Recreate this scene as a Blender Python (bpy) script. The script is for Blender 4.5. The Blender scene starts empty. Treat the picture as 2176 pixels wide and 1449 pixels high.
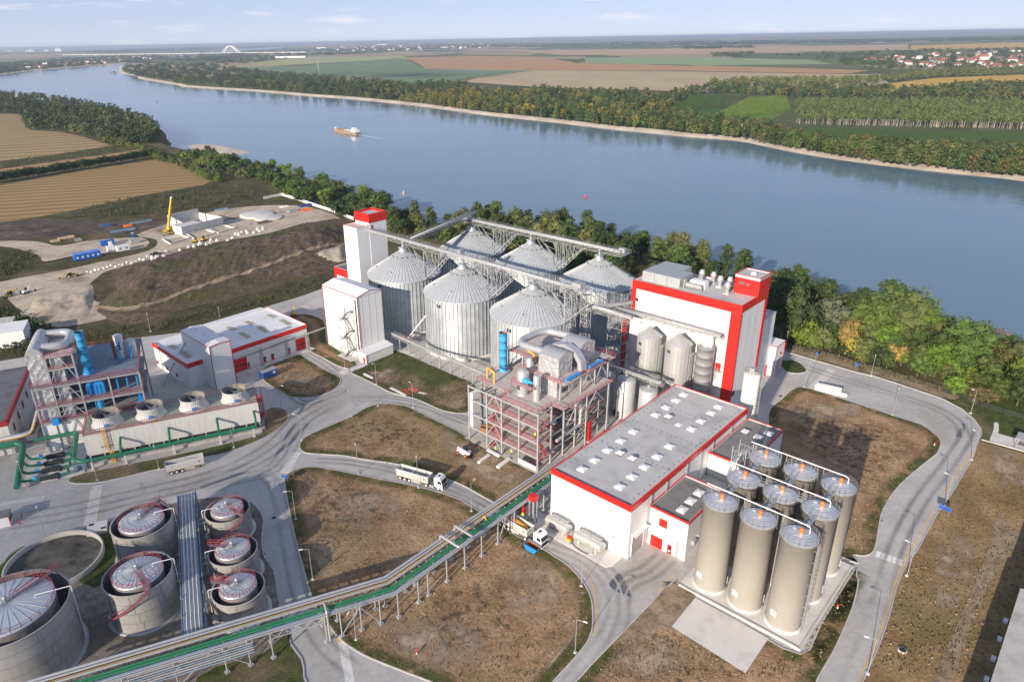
import bpy, bmesh, math, random
import numpy as np
from mathutils import Vector, Matrix
from math import sin, cos, pi, radians, sqrt, atan2, hypot

# ------------------------------------------------------------------ camera, sky, sun, exposure
S = bpy.context.scene
CAM_H, PITCH, ROLL, FPX, PPX, PPY = 103.0, .395025574, -.0183865264, 1478.88, 1012.324, 700.55
cd = bpy.data.cameras.new('camera'); camo = bpy.data.objects.new('camera', cd); S.collection.objects.link(camo)
cd.sensor_width = 36; cd.lens = FPX / 2176 * 36
cd.shift_x = (1088 - PPX) / 2176; cd.shift_y = (PPY - 724.5) / 2176
cd.clip_start = 1; cd.clip_end = 200000
FW = Vector((0, cos(PITCH), -sin(PITCH))); RT0 = Vector((1, 0, 0)); UP0 = RT0.cross(FW)
RT = RT0 * cos(ROLL) + UP0 * sin(ROLL); UP = -RT0 * sin(ROLL) + UP0 * cos(ROLL)
camo.matrix_world = Matrix(((RT.x, UP.x, -FW.x, 0), (RT.y, UP.y, -FW.y, 0), (RT.z, UP.z, -FW.z, CAM_H), (0, 0, 0, 1)))
S.camera = camo
SUN_AZ, SUN_EL = radians(236.3), radians(18.5)
W = bpy.data.worlds.new('World'); S.world = W; W.use_nodes = True
wn = W.node_tree.nodes; wl_ = W.node_tree.links
bg = wn['Background']; sk = wn.new('ShaderNodeTexSky'); sk.sky_type = 'NISHITA'; sk.sun_disc = False
sk.sun_elevation = SUN_EL; sk.sun_rotation = (pi / 2 - SUN_AZ) % (2 * pi)
sk.altitude = 0; sk.air_density = .5; sk.dust_density = 0.0; sk.ozone_density = 4
gm_ = wn.new('ShaderNodeGamma'); gm_.inputs[1].default_value = .35; wl_.new(sk.outputs[0], gm_.inputs[0])      # a hazy sky is flatter than the clear one
tn_ = wn.new('ShaderNodeMix'); tn_.data_type = 'RGBA'; tn_.blend_type = 'MULTIPLY'; tn_.inputs[0].default_value = 1; tn_.inputs[7].default_value = (1.28,1.25,1.42,1); wl_.new(gm_.outputs[0], tn_.inputs[6])
ct_ = wn.new('ShaderNodeTexCoord'); cm_ = wn.new('ShaderNodeMapping'); cm_.inputs['Scale'].default_value = (5,5,34); wl_.new(ct_.outputs['Generated'], cm_.inputs[0])
cn_ = wn.new('ShaderNodeTexNoise'); cn_.inputs['Scale'].default_value = 1.6; cn_.inputs['Detail'].default_value = 7; cn_.inputs['Roughness'].default_value = .6; wl_.new(cm_.outputs[0], cn_.inputs['Vector'])
cr_ = wn.new('ShaderNodeMapRange'); cr_.inputs[1].default_value = .56; cr_.inputs[2].default_value = .72; cr_.inputs[4].default_value = .45; wl_.new(cn_.outputs['Fac'], cr_.inputs[0])
cx_ = wn.new('ShaderNodeMix'); cx_.data_type = 'RGBA'; cx_.inputs[7].default_value = (3.6,3.4,3.5,1); wl_.new(cr_.outputs[0], cx_.inputs[0]); wl_.new(tn_.outputs[2], cx_.inputs[6])
wl_.new(cx_.outputs[2], bg.inputs[0]); bg.inputs[1].default_value = .15
sl = bpy.data.lights.new('sun', 'SUN'); sl.energy = 3.7; sl.angle = radians(.53); sl.color = (1, .87, .72)
so = bpy.data.objects.new('sun', sl); S.collection.objects.link(so)
SUNV = Vector((cos(SUN_AZ) * cos(SUN_EL), sin(SUN_AZ) * cos(SUN_EL), sin(SUN_EL)))
so.rotation_euler = SUNV.to_track_quat('Z', 'Y').to_euler(); so.location = (0, 0, 300)
S.view_settings.view_transform = 'Standard'; S.view_settings.look = 'None'
S.view_settings.exposure = 1.0; S.view_settings.gamma = 1; S.view_settings.use_curve_mapping = False
S.render.engine = 'CYCLES'; S.cycles.max_bounces = 6; S.cycles.diffuse_bounces = 3; S.cycles.glossy_bounces = 3; S.cycles.volume_bounces = 0; S.cycles.transparent_max_bounces = 6
HAZE = 6.5e-5

# ------------------------------------------------------------------ places: pixel -> ground point, plant frames
random.seed(7)
def at(px, py, z=0.0):                       # the ground point seen at a photo pixel, on the level z
    d = RT * ((px - PPX) / FPX) + UP * ((PPY - py) / FPX) + FW
    t = (z - CAM_H) / d.z
    return Vector((d.x * t, d.y * t, z))
class Frame:
    def __init__(s, ox, oy, deg):
        s.o = Vector((ox, oy, 0)); s.a = radians(deg); s.x = Vector((cos(s.a), sin(s.a), 0)); s.y = Vector((-sin(s.a), cos(s.a), 0))
    def w(s, X, Y, z=0): return s.o + s.x * X + s.y * Y + Vector((0, 0, z))
    def loc(s, P): d = Vector(P) - s.o; return d.dot(s.x), d.dot(s.y)
    def px(s, px, py, z=0): return s.loc(at(px, py, z))
P = Frame(31.29, 118.07, -44)                # main plant grid
_o = P.w(-83, -56); L = Frame(_o.x, _o.y, -67.7)   # tank farm and cooling tower grid
WLD = Frame(0, 0, 0)

# ------------------------------------------------------------------ mesh helpers
COL = S.collection
class MB:
    def __init__(s, t=None):
        s.v = []; s.f = []; s.sm = []
        s.ox, s.oy = (t['_x'], t['_y']) if t is not None else (0, 0)
    def add(s, vs, fs, smooth=False):
        n = len(s.v); ox, oy = s.ox, s.oy
        s.v += [(a[0] - ox, a[1] - oy, a[2]) for a in vs]
        s.f += [tuple(i + n for i in f) for f in fs]; s.sm += [smooth] * len(fs); return s
    def box(s, x0, y0, z0, x1, y1, z1):
        s.add([(x0,y0,z0),(x1,y0,z0),(x1,y1,z0),(x0,y1,z0),(x0,y0,z1),(x1,y0,z1),(x1,y1,z1),(x0,y1,z1)],
              [(3,2,1,0),(4,5,6,7),(0,1,5,4),(1,2,6,5),(2,3,7,6),(3,0,4,7)]); return s
    def beam(s, p, q, w, h=None):
        p = Vector(p); q = Vector(q); h = h or w; d = (q - p)
        if d.length < 1e-6: return s
        d.normalize(); r = d.cross(Vector((0,0,1)))
        r = Vector((1,0,0)) if r.length < 1e-3 else r.normalized()
        u = r.cross(d); r = r * w / 2; u = u * h / 2
        s.add([p-r-u,p+r-u,p+r+u,p-r+u,q-r-u,q+r-u,q+r+u,q-r+u],
              [(0,1,2,3),(7,6,5,4),(4,5,1,0),(5,6,2,1),(6,7,3,2),(7,4,0,3)]); return s
    def tube(s, p, q, r, n=8, r2=None, caps=True):
        p = Vector(p); q = Vector(q); d = (q - p).normalized(); r2 = r if r2 is None else r2
        a = d.cross(Vector((0,0,1))); a = Vector((1,0,0)) if a.length < 1e-3 else a.normalized(); b = d.cross(a)
        vs = []; 
        for c, rr in ((p, r), (q, r2)):
            for i in range(n): t = 2*pi*i/n; vs.append(c + a*(cos(t)*rr) + b*(sin(t)*rr))
        s.add(vs, [(i, (i+1)%n, n+(i+1)%n, n+i) for i in range(n)], True)
        if caps: s.add(vs, [tuple(range(n))[::-1], tuple(range(n, 2*n))])
        return s
    def path(s, pts, r, n=8, rnd=0, closed=False):
        pts = [Vector(p) for p in pts]
        if rnd:
            o = [pts[0]]
            for i in range(1, len(pts)-1):
                a, b, c = pts[i-1:i+2]; k = min(rnd, (a-b).length*.45, (c-b).length*.45)
                p0 = b + (a-b).normalized()*k; p2 = b + (c-b).normalized()*k
                for j in range(5): t = j/4; o.append(p0*(1-t)**2 + b*2*t*(1-t) + p2*t*t)
            pts = o + [pts[-1]]
        m = len(pts); vs = []; ref = None
        for i, c in enumerate(pts):
            a = pts[(i-1) % m] if (closed or i) else c; b = pts[(i+1) % m] if (closed or i < m-1) else c
            d = (b-a).normalized()
            if ref is None: ref = d.cross(Vector((0,0,1))); ref = Vector((1,0,0)) if ref.length < 1e-3 else ref
            ref = (ref - d*ref.dot(d)); ref = ref.normalized() if ref.length > 1e-5 else d.orthogonal().normalized()
            u = d.cross(ref)
            for j in range(n): t = 2*pi*j/n; vs.append(c + ref*(cos(t)*r) + u*(sin(t)*r))
        k = m if closed else m-1
        s.add(vs, [(i*n+j, i*n+(j+1)%n, ((i+1)%m)*n+(j+1)%n, ((i+1)%m)*n+j) for i in range(k) for j in range(n)], True)
        if not closed: s.add(vs, [tuple(range(n))[::-1], tuple(range((m-1)*n, m*n))])
        return s
    def lathe(s, cx, cy, prof, n=32, cap=True, a0=0, a1=2*pi, smooth=True):
        vs = []; full = abs(a1-a0-2*pi) < 1e-6; k = n if full else n+1
        for r, z in prof:
            for i in range(k): t = a0+(a1-a0)*i/n; vs.append((cx+cos(t)*r, cy+sin(t)*r, z))
        fs = [(j*k+i, j*k+(i+1)%k, (j+1)*k+(i+1)%k, (j+1)*k+i) for j in range(len(prof)-1) for i in range(n)]
        s.add(vs, fs, smooth)
        if cap and full and prof[-1][0] > 1e-4: s.add(vs[-k:], [tuple(range(k))])
        return s
    def poly(s, pts): s.add(pts, [tuple(range(len(pts)))]); return s
    def prism(s, pts, z0, z1):
        n = len(pts); s.add([(x,y,z0) for x,y in pts]+[(x,y,z1) for x,y in pts],
              [tuple(range(n))[::-1], tuple(range(n,2*n))]+[(i,(i+1)%n,n+(i+1)%n,n+i) for i in range(n)]); return s
    def extr(s, prof, a, b, ax='y'):          # profile in (x or y, z), swept between a and b along the other axis
        n = len(prof); f = (lambda q,c: (q[0],c,q[1])) if ax == 'y' else (lambda q,c: (c,q[0],q[1]))
        s.add([f(q,a) for q in prof]+[f(q,b) for q in prof],
              [tuple(range(n)), tuple(range(n,2*n))[::-1]]+[(i,n+i,n+(i+1)%n,(i+1)%n) for i in range(n)]); return s
    def rail(s, pts, h=1.1, step=2.0, w=.06, closed=False, mids=1):
        pts = [Vector(p) for p in pts]; k = len(pts) if closed else len(pts)-1
        for i in range(k):
            a, b = pts[i], pts[(i+1) % len(pts)]; L_ = (b-a).length
            if L_ < .05: continue
            for m in range(mids+1): z = Vector((0,0,h*(1-m/(mids+1)))); s.beam(a+z, b+z, w)
            m = max(1, round(L_/step))
            for j in range(m+1): c = a.lerp(b, j/m); s.beam(c, c+Vector((0,0,h)), w)
        return s
    def ringrail(s, cx, cy, r, z, h=1.1, n=24, w=.06, mids=1):
        return s.rail([(cx+cos(2*pi*i/n)*r, cy+sin(2*pi*i/n)*r, z) for i in range(n)], h, 9, w, True, mids)
    def truss(s, p, q, h, w, n, t=.12):       # box truss, p and q are the middle of its underside
        p = Vector(p); q = Vector(q); d = (q-p).normalized(); r = d.cross(Vector((0,0,1))).normalized()*w/2; u = Vector((0,0,h))
        for a in (-1,1):
            for b in (0,1): s.beam(p+r*a+u*b, q+r*a+u*b, t)
            for i in range(n+1):
                c = p.lerp(q,i/n)+r*a; s.beam(c, c+u, t*.8)
                if i < n:
                    e = p.lerp(q,(i+1)/n)+r*a; s.beam(c+u*(i%2), e+u*(1-i%2), t*.8)
        for i in range(n+1): c = p.lerp(q,i/n); s.beam(c-r, c+r, t*.8); s.beam(c-r+u, c+r+u, t*.8)
        return s
    def lattice(s, x, y, z0, z1, w, n, t=.14):
        c = [(x-w/2,y-w/2),(x+w/2,y-w/2),(x+w/2,y+w/2),(x-w/2,y+w/2)]
        for (a,b) in c: s.beam((a,b,z0),(a,b,z1),t)
        for i in range(n):
            za = z0+(z1-z0)*i/n; zb = z0+(z1-z0)*(i+1)/n
            for j in range(4):
                A, B = c[j], c[(j+1)%4]; s.beam((*A,zb),(*B,zb),t*.7)
                if (i+j)%2: A, B = B, A
                s.beam((*A,za),(*B,zb),t*.7)
        return s
    def data(s, name, mat):
        me = bpy.data.meshes.new(name); me.from_pydata([tuple(v) for v in s.v], [], s.f)
        me.polygons.foreach_set('use_smooth', s.sm); me.update()
        if mat: me.materials.append(M[mat] if isinstance(mat, str) else mat)
        return me
    def obj(s, name, mat, parent=None, label=None):
        o = bpy.data.objects.new(name, s.data(name, mat)); COL.objects.link(o)
        if parent is not None: o.parent = parent
        if label: o['label'] = label
        return o
FR = {}
def thing(name, label, cat, fr=P, X=0, Y=0, z=0, group=None, rz=0):
    o = bpy.data.objects.new(name, None); COL.objects.link(o); o.empty_display_size = 1
    o.location = fr.w(X, Y, z); o.rotation_euler = (0, 0, fr.a + rz)
    o['label'] = label; o['category'] = cat; o['_x'] = 0.0; o['_y'] = 0.0
    if not rz: o['_x'] = float(X); o['_y'] = float(Y)
    if group: o['group'] = group
    return o
def tag(o, label, cat, group=None, kind=None):
    if kind: o['kind'] = kind
    if label: o['label'] = label
    if cat: o['category'] = cat
    if group: o['group'] = group
    return o
def place(o, fr, X, Y, z=0, rz=0): o.location = fr.w(X, Y, z); o.rotation_euler = (0, 0, fr.a + rz); return o
def struct(o): o['kind'] = 'structure'; return o
def dup(o, parent=None):
    c = o.copy(); COL.objects.link(c); c.parent = parent
    for ch in list(o.children): dup(ch, c)
    return c
def inst(me, name, parent, loc=(0,0,0), rz=0, scale=None):
    o = bpy.data.objects.new(name, me); COL.objects.link(o); o.parent = parent; o.location = loc; o.rotation_euler = (0,0,rz)
    if scale: o.scale = scale
    return o
def spline(pts, k=6, closed=True):
    pts = [Vector((p[0],p[1],0)) for p in pts]; n = len(pts); o = []
    for i in range(n if closed else n-1):
        g = lambda j: pts[j % n] if closed else pts[max(0,min(n-1,j))]
        a, b, c, d = g(i-1), g(i), g(i+1), g(i+2)
        for j in range(k):
            t = j/k; o.append(.5*((2*b)+(c-a)*t+(2*a-5*b+4*c-d)*t*t+(3*b-a-3*c+d)*t**3))
    if not closed: o.append(pts[-1])
    return o

# ------------------------------------------------------------------ materials
M = {}
def new(name):
    m = bpy.data.materials.new(name); m.use_nodes = True; M[name] = m
    return m, m.node_tree.nodes, m.node_tree.links, m.node_tree.nodes['Principled BSDF']
def hexc(h):                                   # sRGB hex -> linear
    c = [int(h[i:i+2],16)/255 for i in (0,2,4)]
    return tuple((x/12.92 if x <= .04045 else ((x+.055)/1.055)**2.4) for x in c)+(1,)
def C(c): return hexc(c) if isinstance(c, str) else (c[0],c[1],c[2],1)
def coords(N, Lk, world, sc=(1,1,1), rot=0):
    if world: g = N.new('ShaderNodeNewGeometry'); src = g.outputs['Position']
    else: g = N.new('ShaderNodeTexCoord'); src = g.outputs['Object']
    mp = N.new('ShaderNodeMapping'); mp.inputs['Scale'].default_value = sc; mp.inputs['Rotation'].default_value[2] = rot
    Lk.new(src, mp.inputs[0]); return mp.outputs[0]
def noise(N, Lk, vec, scale, detail=4, rough=.6):
    t = N.new('ShaderNodeTexNoise'); t.inputs['Scale'].default_value = scale; t.inputs['Detail'].default_value = detail
    t.inputs['Roughness'].default_value = rough; Lk.new(vec, t.inputs['Vector']); return t.outputs['Fac']
def ramp(N, Lk, fac, stops, interp='LINEAR'):
    r = N.new('ShaderNodeValToRGB'); r.color_ramp.interpolation = interp; e = r.color_ramp.elements
    while len(e) < len(stops): e.new(.5)
    for el, (p, c) in zip(e, stops): el.position = p; el.color = C(c)
    Lk.new(fac, r.inputs[0]); return r.outputs[0]
def mix(N, Lk, fac, a, b, mode='MIX'):
    m = N.new('ShaderNodeMix'); m.data_type = 'RGBA'; m.blend_type = mode
    if isinstance(fac, (int,float)): m.inputs[0].default_value = fac
    else: Lk.new(fac, m.inputs[0])
    for i, x in ((6,a),(7,b)):
        if isinstance(x, (tuple,str)): m.inputs[i].default_value = C(x)
        else: Lk.new(x, m.inputs[i])
    return m.outputs[2]
def bump(N, Lk, B, h, dist, strength=1):
    b = N.new('ShaderNodeBump'); b.inputs['Distance'].default_value = dist; b.inputs['Strength'].default_value = strength
    Lk.new(h, b.inputs['Height']); Lk.new(b.outputs[0], B.inputs['Normal'])
def mono(name, c, rough=.5, metal=0, dirt=.12, scale=.35, bmp=0, streak=0, spec=.5):
    """painted or bare surface with gentle dirt, and rain streaks down its faces"""
    m, N, Lk, B = new(name); v = coords(N, Lk, True)
    c = C(c); d = tuple(x*(1-dirt*2.2) for x in c[:3]); l = tuple(min(1,x*(1+dirt*.5)) for x in c[:3])
    col = ramp(N, Lk, noise(N, Lk, v, scale, 6, .65), [(.3,d),(.5,c[:3]),(.75,l)])
    if streak:
        v2 = coords(N, Lk, True, (2.2,2.2,.12)); s_ = ramp(N, Lk, noise(N, Lk, v2, 1, 4, .6), [(.42,(1,1,1)),(.72,(1-streak,)*3)])
        col = mix(N, Lk, 1.0, col, s_, 'MULTIPLY')
    Lk.new(col, B.inputs['Base Color']); B.inputs['Metallic'].default_value = metal; B.inputs['Specular IOR Level'].default_value = spec
    rr = N.new('ShaderNodeMapRange'); rr.inputs[3].default_value = rough*.8; rr.inputs[4].default_value = min(1,rough*1.25)
    n2 = noise(N, Lk, v, scale*3, 3); Lk.new(n2, rr.inputs[0]); Lk.new(rr.outputs[0], B.inputs['Roughness'])
    if bmp: bump(N, Lk, B, noise(N, Lk, v, scale*8, 4), bmp)
    return m
def ground(name, stops, scale, stops2=None, scale2=2, f2=.5, big=None, bscale=.02, rough=.95, bmp=.15, aniso=None, rot=0, det=8, spec=.15, bmix=(.45,.6)):
    m, N, Lk, B = new(name); v = coords(N, Lk, True, aniso or (1,1,1), rot)
    a = noise(N, Lk, v, scale, det, .65); col = ramp(N, Lk, a, stops)
    h = a
    if stops2:
        b = noise(N, Lk, v, scale2, 5, .7); col = mix(N, Lk, f2, col, ramp(N, Lk, b, stops2), 'MULTIPLY'); h = b
    if big:
        w = coords(N, Lk, True); k = noise(N, Lk, w, bscale, 5, .6)
        mr = N.new('ShaderNodeMapRange'); mr.inputs[1].default_value = bmix[0]; mr.inputs[2].default_value = bmix[1]; Lk.new(k, mr.inputs[0])
        b2 = ramp(N, Lk, noise(N, Lk, w, scale*1.7, det, .7), big); col = mix(N, Lk, mr.outputs[0], col, b2)
    Lk.new(col, B.inputs['Base Color']); B.inputs['Roughness'].default_value = rough; B.inputs['Specular IOR Level'].default_value = spec
    if bmp: bump(N, Lk, B, h, bmp)
    return m
mono('white', (.80,.80,.795), .45, dirt=.02, streak=.035, scale=.12)
mono('white_trim', (.8,.8,.8), .4, dirt=.03)
mono('red', (.62,.018,.012), .4, dirt=.06); mono('red_dark', (.36,.02,.02), .5, dirt=.1); mono('red_rail', (.45,.06,.07), .5)
mono('roof', (.47,.47,.47), .8, dirt=.14, scale=.16, bmp=.02); mono('roof_dark', (.16,.16,.17), .7, dirt=.3, scale=.2)
mono('roof_white', (.76,.76,.76), .55, dirt=.03, scale=.1)
mono('galv', (.42,.445,.47), .5, .4, dirt=.1, scale=.5); mono('galv_light', (.44,.455,.465), .5, .4, dirt=.06, scale=.6)
mono('steel', (.42,.44,.46), .5, .4, dirt=.1); mono('steel_dark', (.14,.15,.16), .6, .3); mono('steel_paint', (.36,.375,.385), .5, dirt=.08)
mono('silver', (.56,.565,.575), .4, .5, dirt=.06, scale=.8)
mono('concrete', (.5,.48,.45), .9, dirt=.12, scale=.3, bmp=.01); mono('concrete_light', (.64,.62,.585), .9, dirt=.1, scale=.22); mono('kerb', (.52,.5,.47), .9, dirt=.12)
mono('tank', (.40,.39,.375), .6, .15, dirt=.1, scale=.25, streak=.12); mono('tank_roof', (.68,.71,.74), .42, .55, dirt=.06, scale=.6)
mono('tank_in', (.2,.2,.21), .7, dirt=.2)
mono('silo_beige', (.36,.335,.295), .75, dirt=.04, scale=.1, streak=.04, spec=.2); mono('silo_roof', (.62,.65,.68), .4, .5, dirt=.05)
mono('cream', (.7,.67,.6), .5, dirt=.05, streak=.05); mono('pipe_green', (.015,.17,.09), .4, dirt=.1); mono('blue', (.02,.27,.68), .4, dirt=.08); mono('blue_light', (.06,.42,.80), .4, dirt=.05)
mono('blue_dark', (.02,.07,.28), .5); mono('yellow', (.8,.43,.03), .45); mono('orange', (.85,.2,.03), .5); mono('pink', (.75,.35,.28), .5)
mono('black', (.02,.02,.022), .6); mono('rubber', (.025,.025,.025), .8); mono('deck', (.27,.28,.3), .8, dirt=.12, scale=.5); mono('deck_red', (.50,.445,.425), .8, dirt=.15, scale=.7)
mono('deck_blue', (.17,.23,.29), .65, dirt=.18, scale=.4); mono('frp', (.33,.36,.30), .8, dirt=.2, scale=.3); mono('cone', (.66,.65,.61), .6, dirt=.1, scale=.8)
mono('cone_in', (.27,.25,.22), .85, dirt=.3, scale=.7); mono('wood', (.55,.42,.26), .8); mono('grain', (.62,.30,.05), .9, scale=3); mono('rust', (.3,.13,.05), .9)
mono('skylight', (.40,.37,.22), .35, dirt=.12, scale=.6); mono('line_yellow', (.75,.42,.05), .8, dirt=.12); mono('line_white', (.78,.78,.76), .8, dirt=.1)
mono('skin', (.5,.3,.2), .6); mono('cloth_orange', (.85,.25,.03), .8); mono('cloth_dark', (.03,.04,.07), .9); mono('paper', (.82,.8,.76), .7); mono('straw', (.5,.4,.24), .95, bmp=.05)
m, N, Lk, B = new('glass'); B.inputs['Base Color'].default_value = (.02,.025,.03,1); B.inputs['Roughness'].default_value = .12; B.inputs['Metallic'].default_value = .1
# crumpled insulation sheet
m = mono('crinkle', (.55,.555,.565), .42, .45, dirt=.04); N = m.node_tree.nodes; Lk = m.node_tree.links
vo = N.new('ShaderNodeTexVoronoi'); vo.inputs['Scale'].default_value = .75; Lk.new(coords(N, Lk, True), vo.inputs['Vector']); bump(N, Lk, N['Principled BSDF'], vo.outputs['Distance'], .35)
# corrugated galvanised silo sheet: fine horizontal waves, sheets of slightly different tone
m, N, Lk, B = new('silo_wall'); tc = N.new('ShaderNodeTexCoord'); wv = N.new('ShaderNodeTexWave'); wv.bands_direction = 'Z'; wv.inputs['Scale'].default_value = 1.3
Lk.new(tc.outputs['Object'], wv.inputs[0]); bump(N, Lk, B, wv.outputs['Fac'], .03)
br = coords(N, Lk, True, (1,1,1.0)); c1 = ramp(N, Lk, noise(N, Lk, br, .25, 2, .5), [(.35,(.47,.51,.545)),(.65,(.62,.655,.685))])
c2 = ramp(N, Lk, noise(N, Lk, coords(N, Lk, True, (3,3,.08)), .8, 4), [(.35,(.8,.8,.8)),(.65,(1,1,1))])
Lk.new(mix(N, Lk, 1.0, c1, c2, 'MULTIPLY'), B.inputs['Base Color']); B.inputs['Metallic'].default_value = .4; B.inputs['Roughness'].default_value = .42
# louvre / hatch print used on cones etc is built, not painted
ground('road', [(.3,(.37,.36,.345)),(.5,(.46,.448,.43)),(.72,(.53,.515,.495))], .06, [(.35,(.74,.74,.74)),(.6,(1,1,1))], .7, .6, bmp=.01, big=[(.3,(.48,.455,.42)),(.55,(.58,.55,.51)),(.8,(.40,.385,.365))], bscale=.018, spec=.3, rough=.85, bmix=(.5,.68))
ground('soil', [(.28,(.215,.132,.072)),(.42,(.32,.208,.122)),(.56,(.43,.295,.185)),(.74,(.56,.41,.275))], .11, [(.34,(.50,.44,.38)),(.5,(.9,.88,.84)),(.66,(1,1,1))], 1.3, .7, big=[(.3,(.12,.105,.045)),(.6,(.23,.185,.085)),(.85,(.34,.255,.14))], bscale=.022, bmp=.35, bmix=(.5,.66))
ground('verge', [(.3,(.035,.055,.016)),(.5,(.075,.10,.026)),(.75,(.14,.145,.05))], .5, [(.3,(.5,.5,.45)),(.6,(1,1,1))], 1.8, .8, big=[(.3,(.13,.10,.06)),(.6,(.22,.17,.11))], bscale=.04, bmp=.2, bmix=(.56,.7))
ground('drygrass', [(.3,(.20,.13,.06)),(.48,(.30,.205,.105)),(.62,(.40,.28,.155)),(.8,(.50,.375,.225))], .09, [(.3,(.55,.52,.46)),(.6,(1,1,1))], 1.3, .85, big=[(.3,(.10,.10,.042)),(.6,(.19,.17,.08)),(.85,(.27,.22,.12))], bscale=.02, bmp=.25, bmix=(.48,.62))
ground('scrub', [(.3,(.04,.046,.02)),(.5,(.09,.085,.04)),(.7,(.17,.13,.07)),(.85,(.26,.2,.12))], .12, [(.3,(.4,.4,.36)),(.6,(1,1,1))], .8, .85, big=[(.35,(.11,.083,.045)),(.7,(.21,.16,.09))], bscale=.02, bmp=.5, bmix=(.52,.66))
ground('earth', [(.3,(.085,.062,.045)),(.5,(.16,.12,.088)),(.72,(.26,.2,.15))], .22, [(.3,(.3,.28,.27)),(.58,(1,1,1))], .9, .85, big=[(.3,(.05,.058,.022)),(.7,(.13,.12,.05))], bscale=.022, bmp=.9, bmix=(.48,.62))
ground('site', [(.3,(.33,.275,.21)),(.5,(.5,.43,.335)),(.75,(.62,.55,.44))], .09, [(.35,(.75,.73,.7)),(.6,(1,1,1))], .8, .7, big=[(.3,(.15,.115,.085)),(.7,(.27,.215,.16))], bscale=.035, bmp=.15, bmix=(.54,.68))
ground('mud', [(.3,(.035,.028,.024)),(.55,(.14,.11,.09)),(.8,(.34,.29,.23))], .07, [(.35,(.5,.5,.5)),(.6,(1,1,1))], .5, .8, bmp=.5)
ground('gravel', [(.3,(.18,.155,.13)),(.55,(.33,.295,.25)),(.8,(.46,.42,.37))], .7, [(.35,(.55,.54,.52)),(.6,(1,1,1))], 3, .8, big=[(.3,(.12,.1,.08)),(.7,(.2,.17,.13))], bscale=.05, bmp=.1)
ground('beach', [(.3,(.38,.32,.25)),(.6,(.58,.52,.43)),(.8,(.66,.6,.52))], .03, bmp=.1)
ground('ground', [(.3,(.05,.055,.022)),(.5,(.10,.095,.042)),(.75,(.19,.155,.085))], .05, [(.3,(.6,.58,.5)),(.6,(1,1,1))], .6, .7, bmp=.3)
def field(name, c, var=.12, rowdir=None, freq=.18):
    m, N, Lk, B = new(name); v = coords(N, Lk, True); c = C(c)[:3]
    col = ramp(N, Lk, noise(N, Lk, coords(N, Lk, True, (1,.25,1), (rowdir or 0)), .012, 7, .6), [(.3,tuple(x*(1-var) for x in c)),(.55,c),(.8,tuple(min(1,x*(1+var)) for x in c))])
    if rowdir is not None:
        w = N.new('ShaderNodeTexWave'); w.bands_direction = 'Y'; w.inputs['Scale'].default_value = freq; w.inputs['Distortion'].default_value = 1.5; w.inputs['Detail Scale'].default_value = .2
        Lk.new(coords(N, Lk, True, (1,1,1), rowdir), w.inputs[0])
        n_ = noise(N, Lk, coords(N, Lk, True, (.02,.6,1), rowdir), 1, 3)
        col = mix(N, Lk, .55, col, ramp(N, Lk, w.outputs['Fac'], [(.2,(.45,.41,.35)),(.7,(1,1,1))]), 'MULTIPLY')
        col = mix(N, Lk, .5, col, ramp(N, Lk, n_, [(.35,(.68,.65,.6)),(.65,(1,1,1))]), 'MULTIPLY')
    Lk.new(col, B.inputs['Base Color']); B.inputs['Roughness'].default_value = .95; B.inputs['Specular IOR Level'].default_value = .1
# water: calm river, small ripples
m, N, Lk, B = new('water'); v = coords(N, Lk, True, (1,1.0,1), radians(44))
B.inputs['Base Color'].default_value = (.022,.048,.075,1); B.inputs['Roughness'].default_value = .1; B.inputs['IOR'].default_value = 1.33; B.inputs['Specular IOR Level'].default_value = .5
na = noise(N, Lk, coords(N, Lk, True, (.22,.5,1), radians(44)), .55, 5, .55); big_ = ramp(N, Lk, noise(N, Lk, coords(N, Lk, True, (.25,1,1), radians(44)), .012, 4, .6), [(.38,(.25,.25,.25)),(.62,(1,1,1))])
hm = N.new('ShaderNodeMath'); hm.operation = 'MULTIPLY'; Lk.new(na, hm.inputs[0]); Lk.new(big_, hm.inputs[1]); bump(N, Lk, B, hm.outputs[0], .30, .6)
Lk.new(mix(N, Lk, noise(N, Lk, coords(N, Lk, True, (.3,1,1), radians(44)), .006, 4), (.10,.185,.25), (.15,.23,.285)), B.inputs['Base Color'])
# foliage: colour per tree from the object colour (or per-corner tint for the far woods)
def leafmat(name, far):
    m, N, Lk, B = new(name)
    if far: a = N.new('ShaderNodeAttribute'); a.attribute_name = 'tint'; base = a.outputs['Color']
    else: a = N.new('ShaderNodeObjectInfo'); base = a.outputs['Color']
    n = noise(N, Lk, coords(N, Lk, True), .35 if not far else .06, 3)
    col = mix(N, Lk, .8, base, ramp(N, Lk, n, [(.3,(.55,.6,.5)),(.5,(1,1,1)),(.75,(1.3,1.22,.95))]), 'MULTIPLY')
    Lk.new(col, B.inputs['Base Color']); B.inputs['Roughness'].default_value = .65; B.inputs['Specular IOR Level'].default_value = .2
    if not far: B.inputs['Subsurface Weight'].default_value = 0
leafmat('leaf', False); leafmat('leaf_far', True)
mono('bark', (.16,.13,.10), .9); mono('bark_pale', (.42,.38,.32), .9)
mono('silo_roof_metal', (.50,.535,.565), .5, .35, dirt=.06, scale=.35, streak=.06)
mono('steel_dark2', (.22,.235,.25), .6, .3)
mono('sky_dome', (.74,.76,.78), .25, dirt=.04)
mono('silver_pale', (.56,.555,.53), .45, .45, dirt=.05, scale=.3, streak=.08)
mono('tank_pale', (.52,.53,.525), .45, .3, dirt=.05, scale=.3, streak=.1)
mono('roof_dark2',(.2,.2,.2),.8,dirt=.2,scale=.25)
mono('roof_green',(.34,.37,.35),.7,dirt=.1)
mono('white_grey', (.66,.65,.63), .55, dirt=.06, scale=.15, streak=.16)
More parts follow.
